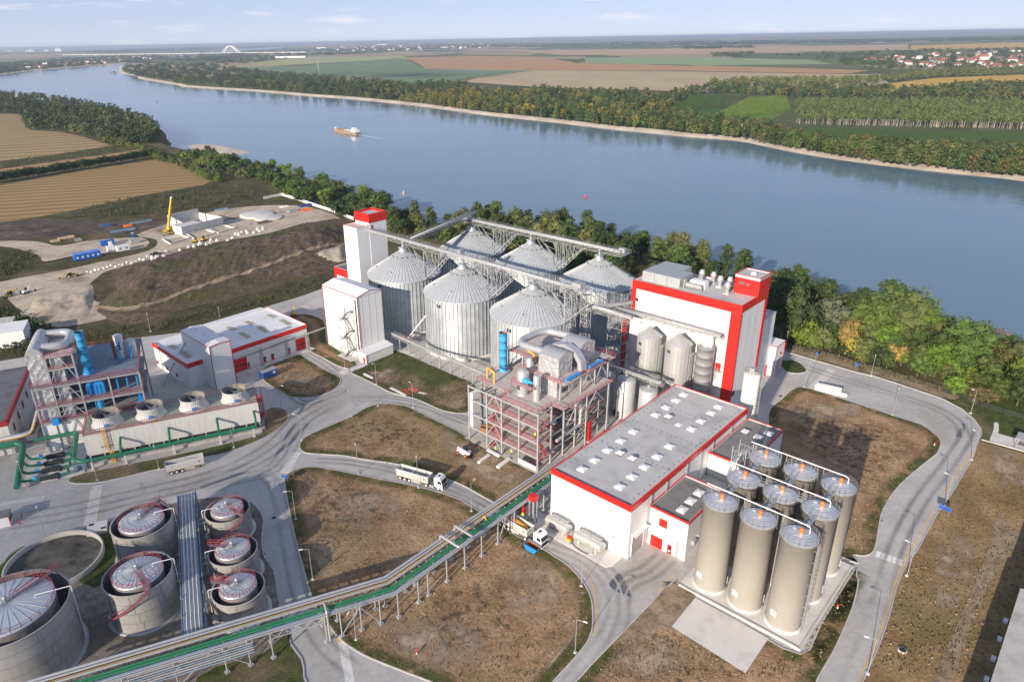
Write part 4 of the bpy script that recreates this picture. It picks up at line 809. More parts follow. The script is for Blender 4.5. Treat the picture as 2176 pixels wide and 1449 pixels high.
# ------------------------------------------------------------------ red and white mill building
t = thing('mill_building','tall white building with broad red frame and a red roof tower by the river','building',P,-29,82)
x0,x1,y0,y1,h = -46.6,-12,73,90.5,34
MB(t).box(x0,y0,0,x1,y1,h-.9).obj('wall','white',t)
MB(t).box(x0-.1,y0-.12,h-2.5,x1+.1,y0,h).obj('red_band','red',t); MB(t).box(x1-2.9,y0-.12,0,x1+.1,y0,h-2.5).obj('red_band','red',t); MB(t).box(x0-.1,y0-.12,h-9.5,x0+1.4,y0,h-2.5).obj('red_band','red',t)
MB(t).box(x1,y0,0,x1+.12,y0+.7,h-2.5).obj('red_band','red',t); MB(t).box(x1,y0,h-2.2,x1+.12,y1,h).obj('red_band','red',t); MB(t).box(x1,y1-1.6,0,x1+.12,y1+.1,h-2.2).obj('red_band','red',t)
MB(t).box(x0-.12,y0,h-2.5,x0,y1,h).obj('red_band','red',t); MB(t).box(x0,y1,h-2.5,x1,y1+.12,h).obj('red_band','red',t); MB(t).box(x0-.12,y0,h-9.5,x0,y0+6,h-2.5).obj('red_band','red',t)
parapet_roof(t,x0,y0,x1,y1,h,.9,.35)
MB(t).box(-19.2,83,h-.6,x1+.1,y1+.1,38.5).obj('roof_tower','red',t); MB(t).box(x1+.1,83,h-2.2,x1+.16,y1+.1,38.4).obj('roof_tower_side','red',t); parapet_roof(t,-19.2,83,x1+.1,y1+.1,39.3,.7,.3,'roof','roof','red')
MB(t).box(-15.9,86,39,-14.7,87.2,39.7).obj('roof_hatch','white_trim',t); facade_y(t,'louvre',83,-17,1.4,36.6,37.4,'steel_dark',.1); facade_y(t,'louvre',83,-15.2,.8,36.6,37.3,'steel_dark',.1)
for y in (77.5,82,86.5): MB(t).box(x1+.001,y-.04,0,x1+.02,y+.04,h-2.3).obj('cladding_joint','cloth_seam',t)
for x in (-39,-32,-25,-18): MB(t).box(x-.04,y0-.02,0,x+.04,y0-.001,h-2.6).obj('cladding_joint','cloth_seam',t)
facade_y(t,'window',73,-44.9,1.2,27.5,28.6,'black',.06); facade_y(t,'door',73,-16.6,1.6,13,15.2,'red',.1); facade_x(t,'window',x1,74.6,1.6,5.4,6.8,'glass',.1,1,'red_dark')
MB(t).box(-17.9,71.8,12.8,-15.3,73,12.95).obj('landing','steel_paint',t); MB(t).rail([(-17.9,71.8,12.9),(-15.3,71.8,12.9)],1.1,1,.06).obj('landing_railing','steel_paint',t); m = MB(t)
for k in range(5): m.beam((-17.8+.5*k,71.9,12.8),(-17.4+.3*k,72.9,9.5),.1)
m.obj('landing_bracket','steel_paint',t)
MB(t).box(-24,y1+.13,0,-14.2,106,22).obj('rear_wing','white',t); MB(t).box(-24.1,y1+.2,22,-14.1,106.1,22.15).obj('rear_wing_roof','roof',t); facade_x(t,'door',-14.2,104.5,1.8,.1,4,'red',.1,1)
MB(t).box(-22,106.1,0,-12.3,113,10.4).obj('porch','white',t); MB(t).box(-22.1,106,10.4,-12.2,113.1,10.55).obj('porch_roof','roof_white',t); m = MB(t)
m.beam((-22.1,105.97,10.45),(-12.17,105.97,10.45),.1,.25); m.beam((-12.17,105.97,10.45),(-12.17,113.1,10.45),.1,.25); m.box(-12.3,106.02,0,-12.16,106.18,10.3); m.box(-12.3,112.9,0,-12.16,113.06,10.3); m.obj('porch_trim','red',t)
facade_x(t,'roller_gate',-12.3,109.6,4.4,.1,5.4,'steel',.1,1,'white_trim'); facade_x(t,'lamp',-12.3,110,.5,6.8,7.3,'black',.4,1)
# rooftop plant: each unit stands on the roof
for k, (x,y) in enumerate(((-44.6,75.2),(-40.4,75.2),(-36.2,75.2))):
    u = thing('rooftop_cooler','grey louvred cooling unit on the mill roof, %s from the silo side' % nm[k],'cooling unit',P,x,y,h-.3,'louvred units on the mill roof'); u['_x']=x; u['_y']=y
    MB(u).box(x,y,0,x+4,y+7.6,2.9).obj('casing','galv_light',u); MB(u).box(x-.1,y-.1,2.9,x+4.1,y+7.7,3.15).obj('lid','galv_light',u)
    for j in range(4): MB(u).add([(x-.1,y-.35,.3+j*.7),(x+4,y-.35,.3+j*.7),(x+4,y,.85+j*.7),(x-.1,y,.85+j*.7),(x-.1,y,.3+j*.7),(x+4,y,.3+j*.7)],[(0,1,2,3),(0,3,4),(1,5,2)]).obj('louvre','steel_paint',u)
u = thing('rooftop_duct','pale duct box behind the louvred units on the mill roof','duct',P,-44,84,h-.3); MB(u).box(-45,83.5,0,-36,89.5,2.6).obj('casing','galv_light',u); MB(u).box(-45.1,83.4,2.6,-35.9,89.6,2.75).obj('lid','galv_light',u)
u = thing('rooftop_unit','white boxed compressor with pipe loops on the mill roof','air unit',P,-29,79,h-.3); MB(u).box(-31,79,0,-26.2,81.5,2.2).obj('casing','white_trim',u); MB(u).tube((-31.2,77.6,1.1),(-26.4,77.6,1.1),.85,14).obj('drum','galv_light',u); MB(u).path([(-31.6,76.4,.3),(-31.6,76.4,1.8),(-26,76.4,1.8),(-26,76.4,.3)],.12,6,.4).path([(-32.5,75.5,.4),(-24,75.5,.4)],.1,6).obj('pipework','steel_paint',u)
u = thing('rooftop_unit','small grey cube unit beside the louvred units on the mill roof','air unit',P,-33,78,h-.3); MB(u).box(-33.6,77.6,0,-31.8,79.8,2.4).obj('casing','galv_light',u); MB(u).rail([(-34,77.2,0),(-31.6,77.2,0)],1.6,1,.08).obj('guard','steel_paint',u)
for k,(x,y) in enumerate(((-31,86.5),(-27.4,86.8),(-24.2,84.6),(-21.6,85.6),(-20,80.5))):
    u = thing('exhaust_cowl','grey double cone exhaust cowl on the mill roof, number counted from the silo side: %s' % ['first','second','third','fourth','fifth'][k],'exhaust',P,x,y,h-.3,'exhaust cowls on the mill roof')
    MB(u).lathe(x,y,[(.55,0),(.55,1.6),(.95,2.3),(.95,2.6),(.62,3.4),(.62,3.5)],16).obj('cowl','silver',u); MB(u).box(x-.9,y-.9,0,x+.9,y+.9,.3).obj('kerb','roof',u)
for o in COL.objects:
    if o.name.startswith('exhaust_cowl') and 'label' in o: o['label'] = o['label'].replace(', number counted from the silo side: ', ', ').replace('mill roof, ','mill roof, ')+' from the silo side'
# stair tower and process silos in front of the mill
t = thing('stair_tower','grey steel stair tower with red landings beside the mill','stair tower',P,-49.5,72.5); stairs_tower(t,-52.4,69.5,-47.4,74.5,0,8,3.0,'steel_dark2','steel_paint')
for k in range(1,8): MB(t).box(-47.4,70,k*3-1.2,-46.75,71.8,k*3+1).obj('landing_door','red_dark',t)
gallery('mill_gallery','grey walkway gallery with pipes in front of the white mill wall',(-52,70,24.6),(-15.5,70.6,24.4),tr=(.8,1.4))
def small_silo(x,y,r,e,ap,label):
    t = thing('process_silo',label,'silo',P,x,y,group='process silos by the mill')
    w = MB(t).lathe(x,y,[(r,0),(r,e)],40,False).obj('wall','silver_pale',t); n = 22; m = MB(t)
    for i in range(n): a = 2*pi*i/n; m.beam((x+cos(a)*(r+.03),y+sin(a)*(r+.03),0),(x+cos(a)*(r+.03),y+sin(a)*(r+.03),e),.1)
    m.obj('stiffeners','galv_light',t); MB(t).lathe(x,y,[(r+.15,e-.1),(r+.15,e),(.5,ap),(.5,ap+.3)],22,True,smooth=False).obj('roof','silver_pale',t)
    m = MB(t)
    for i in range(n): a = 2*pi*(i+.5)/n; m.beam((x+cos(a)*(r+.1),y+sin(a)*(r+.1),e+.03),(x+cos(a)*.6,y+sin(a)*.6,ap+.03),.06,.12)
    m.obj('roof_ribs','galv_light',t); wme = MB().box(-.18,-.08,-.45,.18,.08,.45).data('window','black')
    for k in (-1,1): a = -pi/2-.35+.09*k; inst(wme,'window',t,(cos(a)*(r+.08),sin(a)*(r+.08),e-2),a+pi/2)
    MB(t).box(x+r+.05,y-1,e-2.5,x+r+1.2,y+1,e-2.4).obj('platform','steel_paint',t); MB(t).rail([(x+r+1.2,y-1,e-2.4),(x+r+1.2,y+1,e-2.4)],1.1,.7,.05).lattice(x+r+.6,y,0,e-2.5,.6,14,.06).obj('ladder','steel_paint',t)
    return t

small_silo(-36.3,67.6,3.55,20.2,22.6,'pale ribbed silo with cone roof, left of the pair by the mill'); small_silo(-27.0,68.2,3.7,20.2,22.8,'pale ribbed silo with cone roof, right of the pair by the mill')
t = thing('process_tank','slim grey cylinder tank with railed top beside the two mill silos','tank',P,-19.4,69.6)
for k in range(8): MB(t).lathe(-19.4,69.6,[(2.46,.2+k*2.55),(2.46,2.65+k*2.55),(2.54,2.65+k*2.55),(2.54,2.75+k*2.55)],30,k==7).obj('shell_course','galv_light',t)
MB(t).ringrail(-19.4,69.6,2.5,20.6,1.2,16,.06).obj('railing','steel_paint',t); MB(t).tube((-19.4,69.6,20.6),(-19.4,69.6,23.5),.3,8).box(-20.9,70.2,20.6,-18,71.2,24).obj('filter','white_trim',t)
for (x,y,r,z,lb) in ((-40.6,51.8,2.6,12.2,'pale round storage tank between process building and hall, leftmost of three'),(-34.2,52.3,2.8,12.2,'pale round storage tank with black door between process building and hall'),(-26.6,51.8,2.6,11.5,'pale round storage tank right against the hall wall')):
    t = thing('storage_tank',lb,'tank',P,x,y,group='storage tanks behind the hall'); MB(t).lathe(x,y,[(r,0),(r,z),(r-.15,z+.12),(.3,z+.7)],32).obj('shell','tank_pale',t); MB(t).ringrail(x,y,r-.1,z+.1,1.1,14,.05).obj('railing','galv_light',t); MB(t).lathe(x,y,[(.4,z+.6),(.4,z+1.3)],10).obj('manhole','galv',t)
    MB(t).lathe(x,y,[(r+.15,0),(r+.15,.4),(r,.4)],32,False).obj('base_ring','concrete',t); a=-2.2; MB(t).box(x+cos(a)*r-.5,y+sin(a)*r-.4,.4,x+cos(a)*r+.3,y+sin(a)*r+.4,2.2).obj('manway','black',t)

gallery('tank_walkway','grey walkway across the tops of the storage tanks behind the hall',(-43.5,54.8,12.8),(-24,55,12.8),tr=(.7,1.2),hood=False)
t = thing('slim_silo','tall cream silo with railed top at the corner of the mill','silo',P,-3,63.5); MB(t).lathe(-3,63.5,[(2.1,0),(2.1,19.8),(1.9,20),(.3,20.4)],32).obj('shell','cream',t); MB(t).ringrail(-3,63.5,2.0,19.9,1.2,14,.06).obj('railing','galv_light',t); MB(t).box(-3.7,62.9,20.2,-2.4,64.1,21.4).obj('filter','galv_light',t); MB(t).lattice(-1,64.9,0,20,.6,20,.05).obj('ladder','galv_light',t)

# ------------------------------------------------------------------ hall with grey roof
t = thing('production_hall','large white hall with grey flat roof and red parapet','building',P,-10,28)
MB(t).box(-20.7,0,0,0,55.6,12.4).obj('wall','white',t); parapet_roof(t,-20.7,0,0,55.6,13.6,.5,.4,'roof','roof','red')
MB(t).box(-20.78,-.14,12.3,.14,0,13.6).obj('red_band','red',t); MB(t).box(0,0,12.3,.14,55.6,13.6).obj('red_band','red',t); MB(t).box(-20.84,0,12.9,-20.7,55.6,13.6).obj('red_band','red',t); MB(t).box(-20.7,55.6,12.3,0,55.74,13.6).obj('red_band','red',t)
ZR = 13.3-.0
for (px,py) in ((1098,127),(1045,167),(975,217),(902,268),(745,385),(658,450),(565,516),(475,585),(387,647),(1340,212),(1290,255),(1218,312),(1152,367),(998,488),(912,560),(823,632),(737,700),(650,770)):
    x,y = P.px(1120+px*.3037, 800+py*.3037, 13.4); skylight(t,x,y,ZR-.02)
for (px,py) in ((988,290),(650,545),(735,583)):
    x,y = P.px(1120+px*.3037, 800+py*.3037, 13.4); v = MB(t); v.box(x-.6,y-.6,13.2,x+.6,y+.6,13.9); v.obj('roof_fan','steel_dark',t); MB(t).add([(x-.9,y-.9,13.9),(x+.9,y-.9,13.9),(x+.9,y+.9,13.9),(x-.9,y+.9,13.9),(x,y,14.5)],[(0,1,4),(1,2,4),(2,3,4),(3,0,4),(3,2,1,0)]).obj('fan_hood','white_trim',t)
x,y = P.px(1120+1062*.3037,800+335*.3037,13.4); MB(t).box(x-.7,y-.7,13.2,x+.7,y+.7,13.5).obj('roof_hatch','white_trim',t)
nb = MB().lathe(0,0,[(.12,0),(.12,.12)],6).data('roof_anchor','black'); ra = MB(t)
for k in range(26):
    for x in (-19.4,-1.4): ra.box(x-.09,1+k*2.1-.09,13.28,x+.09,1+k*2.1+.09,13.4)
for k in range(14):
    for y in (17.5,31,43): ra.box(-19+k*1.35-.08,y-.08,13.28,-19+k*1.35+.08,y+.08,13.4)
o = ra.obj('roof_anchors','black',t); o['kind'] = 'stuff'
MB(t).box(-20.2,.5,13.1,-.5,.9,13.42).obj('gutter','roof_dark',t)
for y in (7.3,14,23.2,30,36,46): MB(t).tube((.3,y,.5),(.3,y,12.8),.1,6).obj('downpipe','galv_light',t)
facade_x(t,'roller_gate',0,3.6,4.6,.1,5.6,'steel',.1,1,'white_trim'); MB(t).box(0,.9,5.75,1.2,6.4,5.95).obj('canopy','white_trim',t)
m = MB(t); m.path([(-17,-.25,9.4),(-14,-.25,9.4)],.06,5); m.path([(-1.2,-.25,3.6),(-5.6,-.25,4.8)],.05,5); m.obj('cable_tray','galv_light',t)
t = thing('hall_annex','white annex with red door and red louvre at the hall corner','building',P,4.6,15)
MB(t).box(.15,7.6,0,9.2,22.9,9.4).obj('wall','white',t); parapet_roof(t,.15,7.6,9.2,22.9,10,.5,.3,'roof_dark2','roof','red')
MB(t).box(.1,7.5,9.7,9.3,7.6,10).obj('red_band','red',t); MB(t).box(9.2,7.6,9.7,9.3,22.9,10).obj('red_band','red',t)
for (px,py) in ((1205,810),(1148,868),(1088,928)): x,y = P.px(1120+px*.3037,800+py*.3037,9.9); skylight(t,x,y,9.68,1.8,2.3)
facade_y(t,'red_louvre',7.6,3.6,1.9,6,8,'red',.1); d = facade_y(t,'double_door',7.6,2.5,2.9,.1,3.0,'red',.1,-1,'white_trim'); MB(t).box(2.48,7.48,.1,2.52,7.5,3).obj('door_joint','red_dark',t)
facade_y(t,'door',7.6,5.6,1.0,.1,2.4,'red',.1); facade_y(t,'door_window',7.5,5.6,.6,1.4,2.1,'black',.03); facade_y(t,'sign',7.5,5.6,.5,.7,1.0,'white_trim',.03); MB(t).box(7.1,7.4,.2,7.5,7.6,4.2).obj('ladder','galv_light',t)
for k in range(3): MB(t).box(9.2,10+k*2.6,3+.2*k,9.9,11.2+k*2.6,4.1).obj('condenser','galv_light',t)
t = thing('hall_annex','white annex with dark stained roof at the far end of the hall','building',P,4.6,46)
MB(t).box(.15,34.6,0,9.3,56.5,9.9).obj('wall','white',t); parapet_roof(t,.15,34.6,9.3,56.5,10.5,.5,.3,'roof_dark2','roof','red'); MB(t).box(.1,34.5,10.2,9.4,34.6,10.5).obj('red_band','red',t); MB(t).box(9.3,34.6,10.2,9.4,56.5,10.5).obj('red_band','red',t)
for (x,y) in ((7.2,52.8),(6.0,49.4)): skylight(t,x,y,10.16)
MB(t).box(2.2,48.2,10.1,3.4,49.4,10.9).obj('roof_fan','steel_dark',t); MB(t).box(2.0,48,10.9,3.6,49.6,11.1).obj('fan_hood','white_trim',t)
t = thing('hall_annex','low flat link between the two hall annexes','building',P,4,29); MB(t).box(.15,23,0,8.6,34.5,4.2).obj('wall','white',t); MB(t).box(.15,23,4.2,8.7,34.5,4.35).obj('roof','roof_green',t)

# ------------------------------------------------------------------ nine storage silos on their pad
def textme(body, size, mat):
    c = bpy.data.curves.new('t','FONT'); c.body = body; c.size = size; c.extrude = .01; c.align_x = 'CENTER'; c.align_y = 'CENTER'
    ob = bpy.data.objects.new('t',c); COL.objects.link(ob); bpy.context.view_layer.update()
    me = bpy.data.meshes.new_from_object(ob.evaluated_get(bpy.context.evaluated_depsgraph_get())); bpy.data.objects.remove(ob); bpy.data.curves.remove(c)
    me.name = 'lettering'; me.materials.clear(); me.materials.append(M[mat]); return me
SR, SH = 3.12, 19.6
def nine():
    t = thing('flour_silo','','silo')
    MB().lathe(0,0,[(SR+.22,0),(SR+.22,.35),(SR,.45)],40,False).obj('base_ring','concrete_light',t)
    MB().lathe(0,0,[(SR,.2),(SR,SH),(SR+.06,SH),(SR+.06,SH+.25)],44,False).obj('shell','silo_beige',t)
    MB().lathe(0,0,[(SR+.06,SH+.25),(SR-.2,SH+.3),(1.5,SH+.85),(.3,SH+1.0)],32).obj('roof','silo_roof',t)
    MB().ringrail(0,0,SR+.1,SH+.25,1.15,20,.055,2).obj('railing','galv_light',t); r = MB(); r.ringrail(0,0,SR+.25,SH-.4,.55,20,.04,0); r.obj('kick_rail','galv_light',t)
    MB().lathe(.3,-.4,[(.28,SH+.9),(.34,SH+1.4),(.26,SH+1.5)],12).obj('vibrator_base','pink',t); MB().lathe(.3,-.4,[(.3,SH+1.5),(.38,SH+1.7),(.38,SH+2.1),(.26,SH+2.4)],12).obj('beacon_motor','orange',t)
    m = MB()
    for a in (.4,2.2,4.1): m.beam((.3,-.4,SH+1.1),(cos(a)*1.6,sin(a)*1.6,SH+.85),.1)
    m.box(-1.6,.7,SH+.6,-.9,1.4,SH+1.1); m.obj('roof_fittings','galv_light',t)
    a = .62; d = MB().box(-.06,-.55,0,.06,.55,2.0).obj('manway_door','white_trim',t); d.location = (cos(a)*(SR+.08),sin(a)*(SR+.08),.5); d.rotation_euler = (0,0,a)
    return t
n0 = nine(); plate = MB().box(-.62,-.03,-.62,.62,.03,.62).data('number_plate','white_trim'); ring = textme('2',.95,'black')
ords = ['front','middle','back']; cols = ['nearest the hall','in the centre','farthest from the hall']
for j,Y in enumerate((4.9,15.1,25.3)):
    for i,X in enumerate((16.2,23.6,31.0)):
        t = n0 if (i==0 and j==0) else dup(n0)
        place(t,P,X,Y,.42); t['group'] = 'nine beige silos on the pad'
        t['label'] = 'tall beige silo with orange motor on top, %s row, %s' % (ords[j], ['nearest the hall','middle one','farthest from the hall'][i])
        t.children  # copies share meshes
for i,X in enumerate((16.2,23.6,31.0)):
    t = [o for o in COL.objects if o.name.startswith('flour_silo') and 'label' in o and o['label'].startswith('tall beige silo with orange motor on top, front row') and abs((o.location-P.w(X,4.9,.42)).length) < .1][0]
    a = -pi/2-.35; p = inst(plate,'number_plate',t,(cos(a)*(SR+.04),sin(a)*(SR+.04),3.4),a+pi/2); q = inst(ring,'number',p,(0,-.045,0)); q.rotation_euler = (pi/2,0,0)
t = thing('filling_pipes','white filling pipes strung above the nine silos','pipe',P,23,15)
for y in (6.6,16.8,27.0): MB(t).path([(12.4,y,21.9),(31.6,y,21.9),(32.2,y-.4,21.9),(32.2,y-.4,20.4)],.11,8,.5).obj('pipe','white_trim',t)
m = MB(t)
for y in (6.6,16.8,27.0):
    for x in (13.4,20,27.4): m.beam((x,y,20.3),(x,y,21.8),.1)
m.obj('pipe_posts','galv_light',t)
for k,(xa,ya,xb,yb) in enumerate(((23.6,8,23.6,12),(23.6,18.2,23.6,22.2),(31,8,31,12),(31,18.2,31,22.2),(16.2,8,16.2,12),(16.2,18.2,16.2,22.2),(19.3,15.1,20.5,15.1),(26.7,15.1,27.9,15.1))):
    u = thing('silo_catwalk','railed catwalk over nine silos, %s' % ['front middle to the centre','centre to the back middle','front outermost to the middle outermost','middle outermost to the back outermost','front hall side to the middle hall side','middle hall side to the back hall side','middle hall side to the centre','centre to the middle outermost'][k],'catwalk',P,xa,ya,group='catwalks between the nine silos'); d = Vector((xb-xa,yb-ya,0)).normalized(); r = Vector((d.y,-d.x,0))*.5
    A_ = Vector((xa,ya,20.6)); B_ = Vector((xb,yb,20.6)); MB(u).beam(A_,B_,1.0,.1).obj('deck','steel_paint',u); MB(u).rail([A_+r,B_+r],1.1,1.2,.05).rail([A_-r,B_-r],1.1,1.2,.05).obj('railing','galv_light',u)
t = thing('silo_ladder','caged galvanised ladder up the outermost front silo','ladder',P,34.5,4.2); m = MB(t); x,y = 34.5,3.6
for s_ in (-.25,.25): m.beam((x+.1,y+s_,.5),(x+.1,y+s_,21.2),.06)
for k in range(66): m.beam((x+.1,y-.25,.8+k*.31),(x+.1,y+.25,.8+k*.31),.04)
m.obj('ladder_rungs','galv_light',t); m = MB(t)
for k in range(17): 
    z = 3+k*1.1; pts = [(x+.1+.42*sin(b),y+.42*cos(b),z) for b in [pi*j/6 for j in range(7)]]
    for j in range(6): m.beam(pts[j],pts[j+1],.05)
for j in (1,3,5): b = pi*j/6; m.beam((x+.1+.42*sin(b),y+.42*cos(b),3),(x+.1+.42*sin(b),y+.42*cos(b),21),.04)
for k in range(8): m.beam((x-.4,y,2+k*2.5),(x+.15,y,2+k*2.5),.08)
m.obj('safety_cage','galv_light',t)
t = thing('lattice_stair','grey steel stair frame between the hall annex and the nine silos','stair tower',P,12,24.5); stairs_tower(t,10.3,22.6,13.2,26.2,.4,7,2.95,'steel_paint','galv_light','galv_light')

# ------------------------------------------------------------------ open process building (dryer) in the middle
t = thing('dryer_building','open grey steel process building with red railings and silver ducts','process plant',P,-46,27)
CX = [-58.8,-52.1,-46.8,-40.8,-34.6]; CY = [12.4,17.7,23,28.2,33.6,39,44]
colme = {}
def column(X,Y,z0,z1):
    m = MB(t); m.box(X-.19,Y-.19,z0,X+.19,Y+.19,z1); m.obj('column','steel_paint',t)
for i,X in enumerate(CX):
    for j,Y in enumerate(CY):
        if j in (0,6) or i in (0,4) or j in (2,4): column(X,Y,.28,17 if not(i==4 and j in (1,)) else 17)
m = MB(t); br_ = MB(t)
for z in (4.3,8.6,12.9,16.8):
    for Y in (CY if z > 16 else (12.4,17.7,28.2,39,44)): m.box(-58.9,Y-.12,z-.4,-34.5,Y+.12,z-.02)
    for X in CX: m.box(X-.11,12.5,z-.38,X+.11,44,z-.03)
m.obj('beams','steel_paint',t)
for (a,b,y) in ((-52.1,-46.8,12.4),(-40.8,-34.6,44)):
    for z in (.3,4.3,8.6,12.9): mid = (a+b)/2; MB(t).beam((a,y,z),(mid,y,z+4),.2).beam((b,y,z),(mid,y,z+4),.2).obj('bracing','steel_paint',t)
for (a,b,x) in ((28.2,33.6,-34.6),(28.2,33.6,-58.8)):
    for z in (.3,4.3,8.6,12.9): mid = (a+b)/2; MB(t).beam((x,a,z),(x,mid,z+4),.2).beam((x,b,z),(x,mid,z+4),.2).obj('bracing','steel_paint',t)
def deck(z, rects, rails, mat='deck_red', rm='red_rail', T=None, th=.12):
    T = T or t
    for (a,b,c,d) in rects: MB(T).box(a,b,z,c,d,z+th).obj('deck',mat,T)
    for r in rails: MB(T).rail([(x,y,z+th) for x,y in r],1.1,1.9,.07).obj('railing',rm,T); MB(T).rail([(x,y,z+th-.35) for x,y in r],.3,50,.08,mids=0).obj('toe_board',rm,T)
for z in (4.3,8.6,12.9): deck(z,[(-52.1,12.6,-34.8,20),(-52.1,20.1,-40,44),(-39.9,32,-34.8,44)],[[(-52.1,12.6),(-34.8,12.6),(-34.8,20),(-39.9,20.05)],[(-39.9,32),(-34.8,32),(-34.8,44)],[(-52.1,12.6),(-52.1,20)]])
deck(17,[(-59,16,-47,40),(-46.95,12.4,-35,40),(-34.9,18,-31,40)],[[(-59,40),(-59,16),(-54.2,16)],[(-49,16),(-47,16),(-47,12.4),(-35,12.4),(-35,18),(-31,18),(-31,40)]])
deck(14.6,[(-54.2,13,-49,17)],[[(-54.2,17),(-54.2,13),(-49,13),(-49,16)]])
deck(22,[(-58.4,28,-47.6,44),(-47.5,21.2,-33.2,28.1),(-36.4,28.2,-33.2,41),(-47.5,40,-33.2,44)],[[(-58.4,44),(-58.4,28),(-47.6,28),(-47.5,21.2),(-34.6,21.2),(-34.6,28.2),(-33.2,28.2),(-33.2,41)],[(-58.4,44),(-33.2,44)]])
m = MB(t)
for (x,y) in ((-58.2,28.2),(-53,28.2),(-47.8,28.2),(-58.2,36),(-58.2,43.8),(-47.6,21.4),(-41,21.4),(-34.8,21.4),(-33.4,28.4),(-33.4,34.6),(-33.4,40.8)): m.box(x-.17,y-.17,17.1,x+.17,y+.17,22)
for (p,q) in (((-58.2,28.2,17.1),(-53,28.2,22)),((-47.8,28.2,17.1),(-53,28.2,22)),((-33.4,28.4,17.1),(-33.4,31.5,22)),((-33.4,34.6,17.1),(-33.4,31.5,22)),((-58.2,28.2,17.1),(-58.2,36,22)),((-31,20,12.9),(-31,24,17)),((-31,28,12.9),(-31,24,17)),((-31,28,12.9),(-31,32,17)),((-31,36,12.9),(-31,32,17)),((-33.4,40.8,17.1),(-33.4,37.7,22)),((-33.4,34.6,17.1),(-33.4,37.7,22))): m.beam(p,q,.18)
for y in (18.2,28,38): m.box(-31.2,y-.17,.3,-30.9,y+.17,17)
m.obj('upper_frame','steel_paint',t)
# silver housings
def housing(X0,Y0,X1,Y1,z0,z1,arch,label=None):
    MB(t).box(X0,Y0,z0,X1,Y1,z1).obj('housing','crinkle',t,label); prof = [(Y0-.1,z1)]+[(Y0-.1+(Y1-Y0+.2)*k/10, z1+.05+arch*sin(pi*k/10)) for k in range(11)]+[(Y1+.1,z1)]
    MB(t).extr(prof,X0-.1,X1+.1,'x').obj('curved_roof','silver',t); m = MB(t)
    for k in range(1,5): x = X0+(X1-X0)*k/5; m.path([(x,q[0],q[1]+.04) for q in prof[1:-1]],.05,4)
    m.obj('roof_seams','galv_light',t)
housing(-43.4,23.2,-36.9,29,22.1,27.4,1.0,'crumpled silver insulated housing'); housing(-43.4,32.5,-37,39.3,22.1,27.4,1.2,'crumpled silver insulated housing')
MB(t).box(-43.8,22.2,17.1,-36.5,39,22).obj('lower_housing','crinkle',t)
MB(t).path([(-43,24.6,27.4),(-50.5,24.6,27.2),(-52.4,27,27.2),(-52.4,34,27.2),(-50.5,37,27.2),(-43,37,27.6)],1.0,18,2.5).obj('ring_duct','silver',t)
sw = [(-44,30.7,27.0),(-40,30.8,28.0),(-37,30.8,27.0),(-35.2,30.8,24.8),(-34.8,30.8,22.2)]; sw = [Vector(a) for a in sw]; q = MB(t); pts=[]
for k in range(17):
    f = k/16*4; i = min(3,int(f)); pts.append(sw[i].lerp(sw[i+1],f-i))
vs=[]
for i,p in enumerate(pts):
    d = (pts[min(16,i+1)]-pts[max(0,i-1)]).normalized(); u_ = Vector((0,1,0)).cross(d).normalized(); u_ = u_ if u_.z>=0 or u_.x>0 else -u_
    for a_,b_ in ((-1.1,-.6),(1.1,-.6),(1.1,.6),(-1.1,.6)): vs.append(p+Vector((0,a_,0))+u_*b_)
q.add(vs,[(i*4+j,i*4+(j+1)%4,i*4+4+(j+1)%4,i*4+4+j) for i in range(16) for j in range(4)]+[(3,2,1,0),(64,65,66,67)]); q.obj('swan_neck_duct','silver',t)
MB(t).path([(-50.4,28.5,24),(-47.5,30.5,25),(-45,33,24)],.9,10,1).obj('inner_duct','silver',t)
for (y0_,y1_) in ((22.5,27.5),(32.6,38)): MB(t).beam((-33.9,y0_,22.9),(-33.4,y1_,23.3),.7,.6).obj('screw_conveyor','blue',t)
for k in range(3): MB(t).box(-36.88,24.4+k*.9,17.6,-36.45,25+k*.9,19).obj('window','black',t)
MB(t).lathe(-44.4,17.8,[(1.45,17.6),(1.5,17.8),(1.5,23.6),(1.2,24),(.4,24.5)],24).obj('silver_tank','silver',t); MB(t).lathe(-44.4,17.8,[(1.6,17.1),(1.6,17.6),(1.45,17.6)],24,False).obj('tank_skirt','galv_light',t)
for k in range(4): MB(t).box(-44.9+.5*(k%2),16.22,19+.6*(k//2),-44.5+.5*(k%2),16.36,19.45+.6*(k//2)).obj('tank_window','black',t)
MB(t).lathe(-39.5,17.6,[(.9,17.1),(.9,24),(.75,24.25),(.2,24.3)],20).obj('silver_tank','silver',t); MB(t).lathe(-47.5,24.5,[(1.3,17.1),(1.3,23),(.7,24.3)],20).obj('silver_tank','silver',t)
deck(21.2,[(-45.5,14.6,-38.8,16)],[[(-45.5,16),(-45.5,14.6),(-38.8,14.6),(-38.8,16)]]); MB(t).box(-43.2,16.2,21.6,-41.4,17.2,22.6).tube((-43.3,16.7,22.1),(-40.2,16.7,22.1),.35,8).obj('blue_drive','blue_light',t)
MB(t).path([(-57.5,18.5,17.1),(-57.5,18.5,20.4),(-54,17.4,20.4),(-54,17.4,17)],.28,8,.6).obj('yellow_pipe','yellow',t); MB(t).path([(-51,27.4,24.6),(-47.6,26.4,24.6),(-47.6,26.4,20)],.26,8,.5).obj('yellow_pipe','yellow',t)
for k in range(5): zt=28.8
for k in range(5): MB(t).lathe(-57.3,24.9,[(1.08,17.1+k*2.34),(1.08,19.4+k*2.34),(1.14,19.4+k*2.34),(1.14,19.44+k*2.34)],24,False).obj('stack_section','blue_light',t)
MB(t).lathe(-57.3,24.9,[(1.0,28.7),(1.0,22),(0.01,22)],24,False).obj('stack_bore','rust',t)
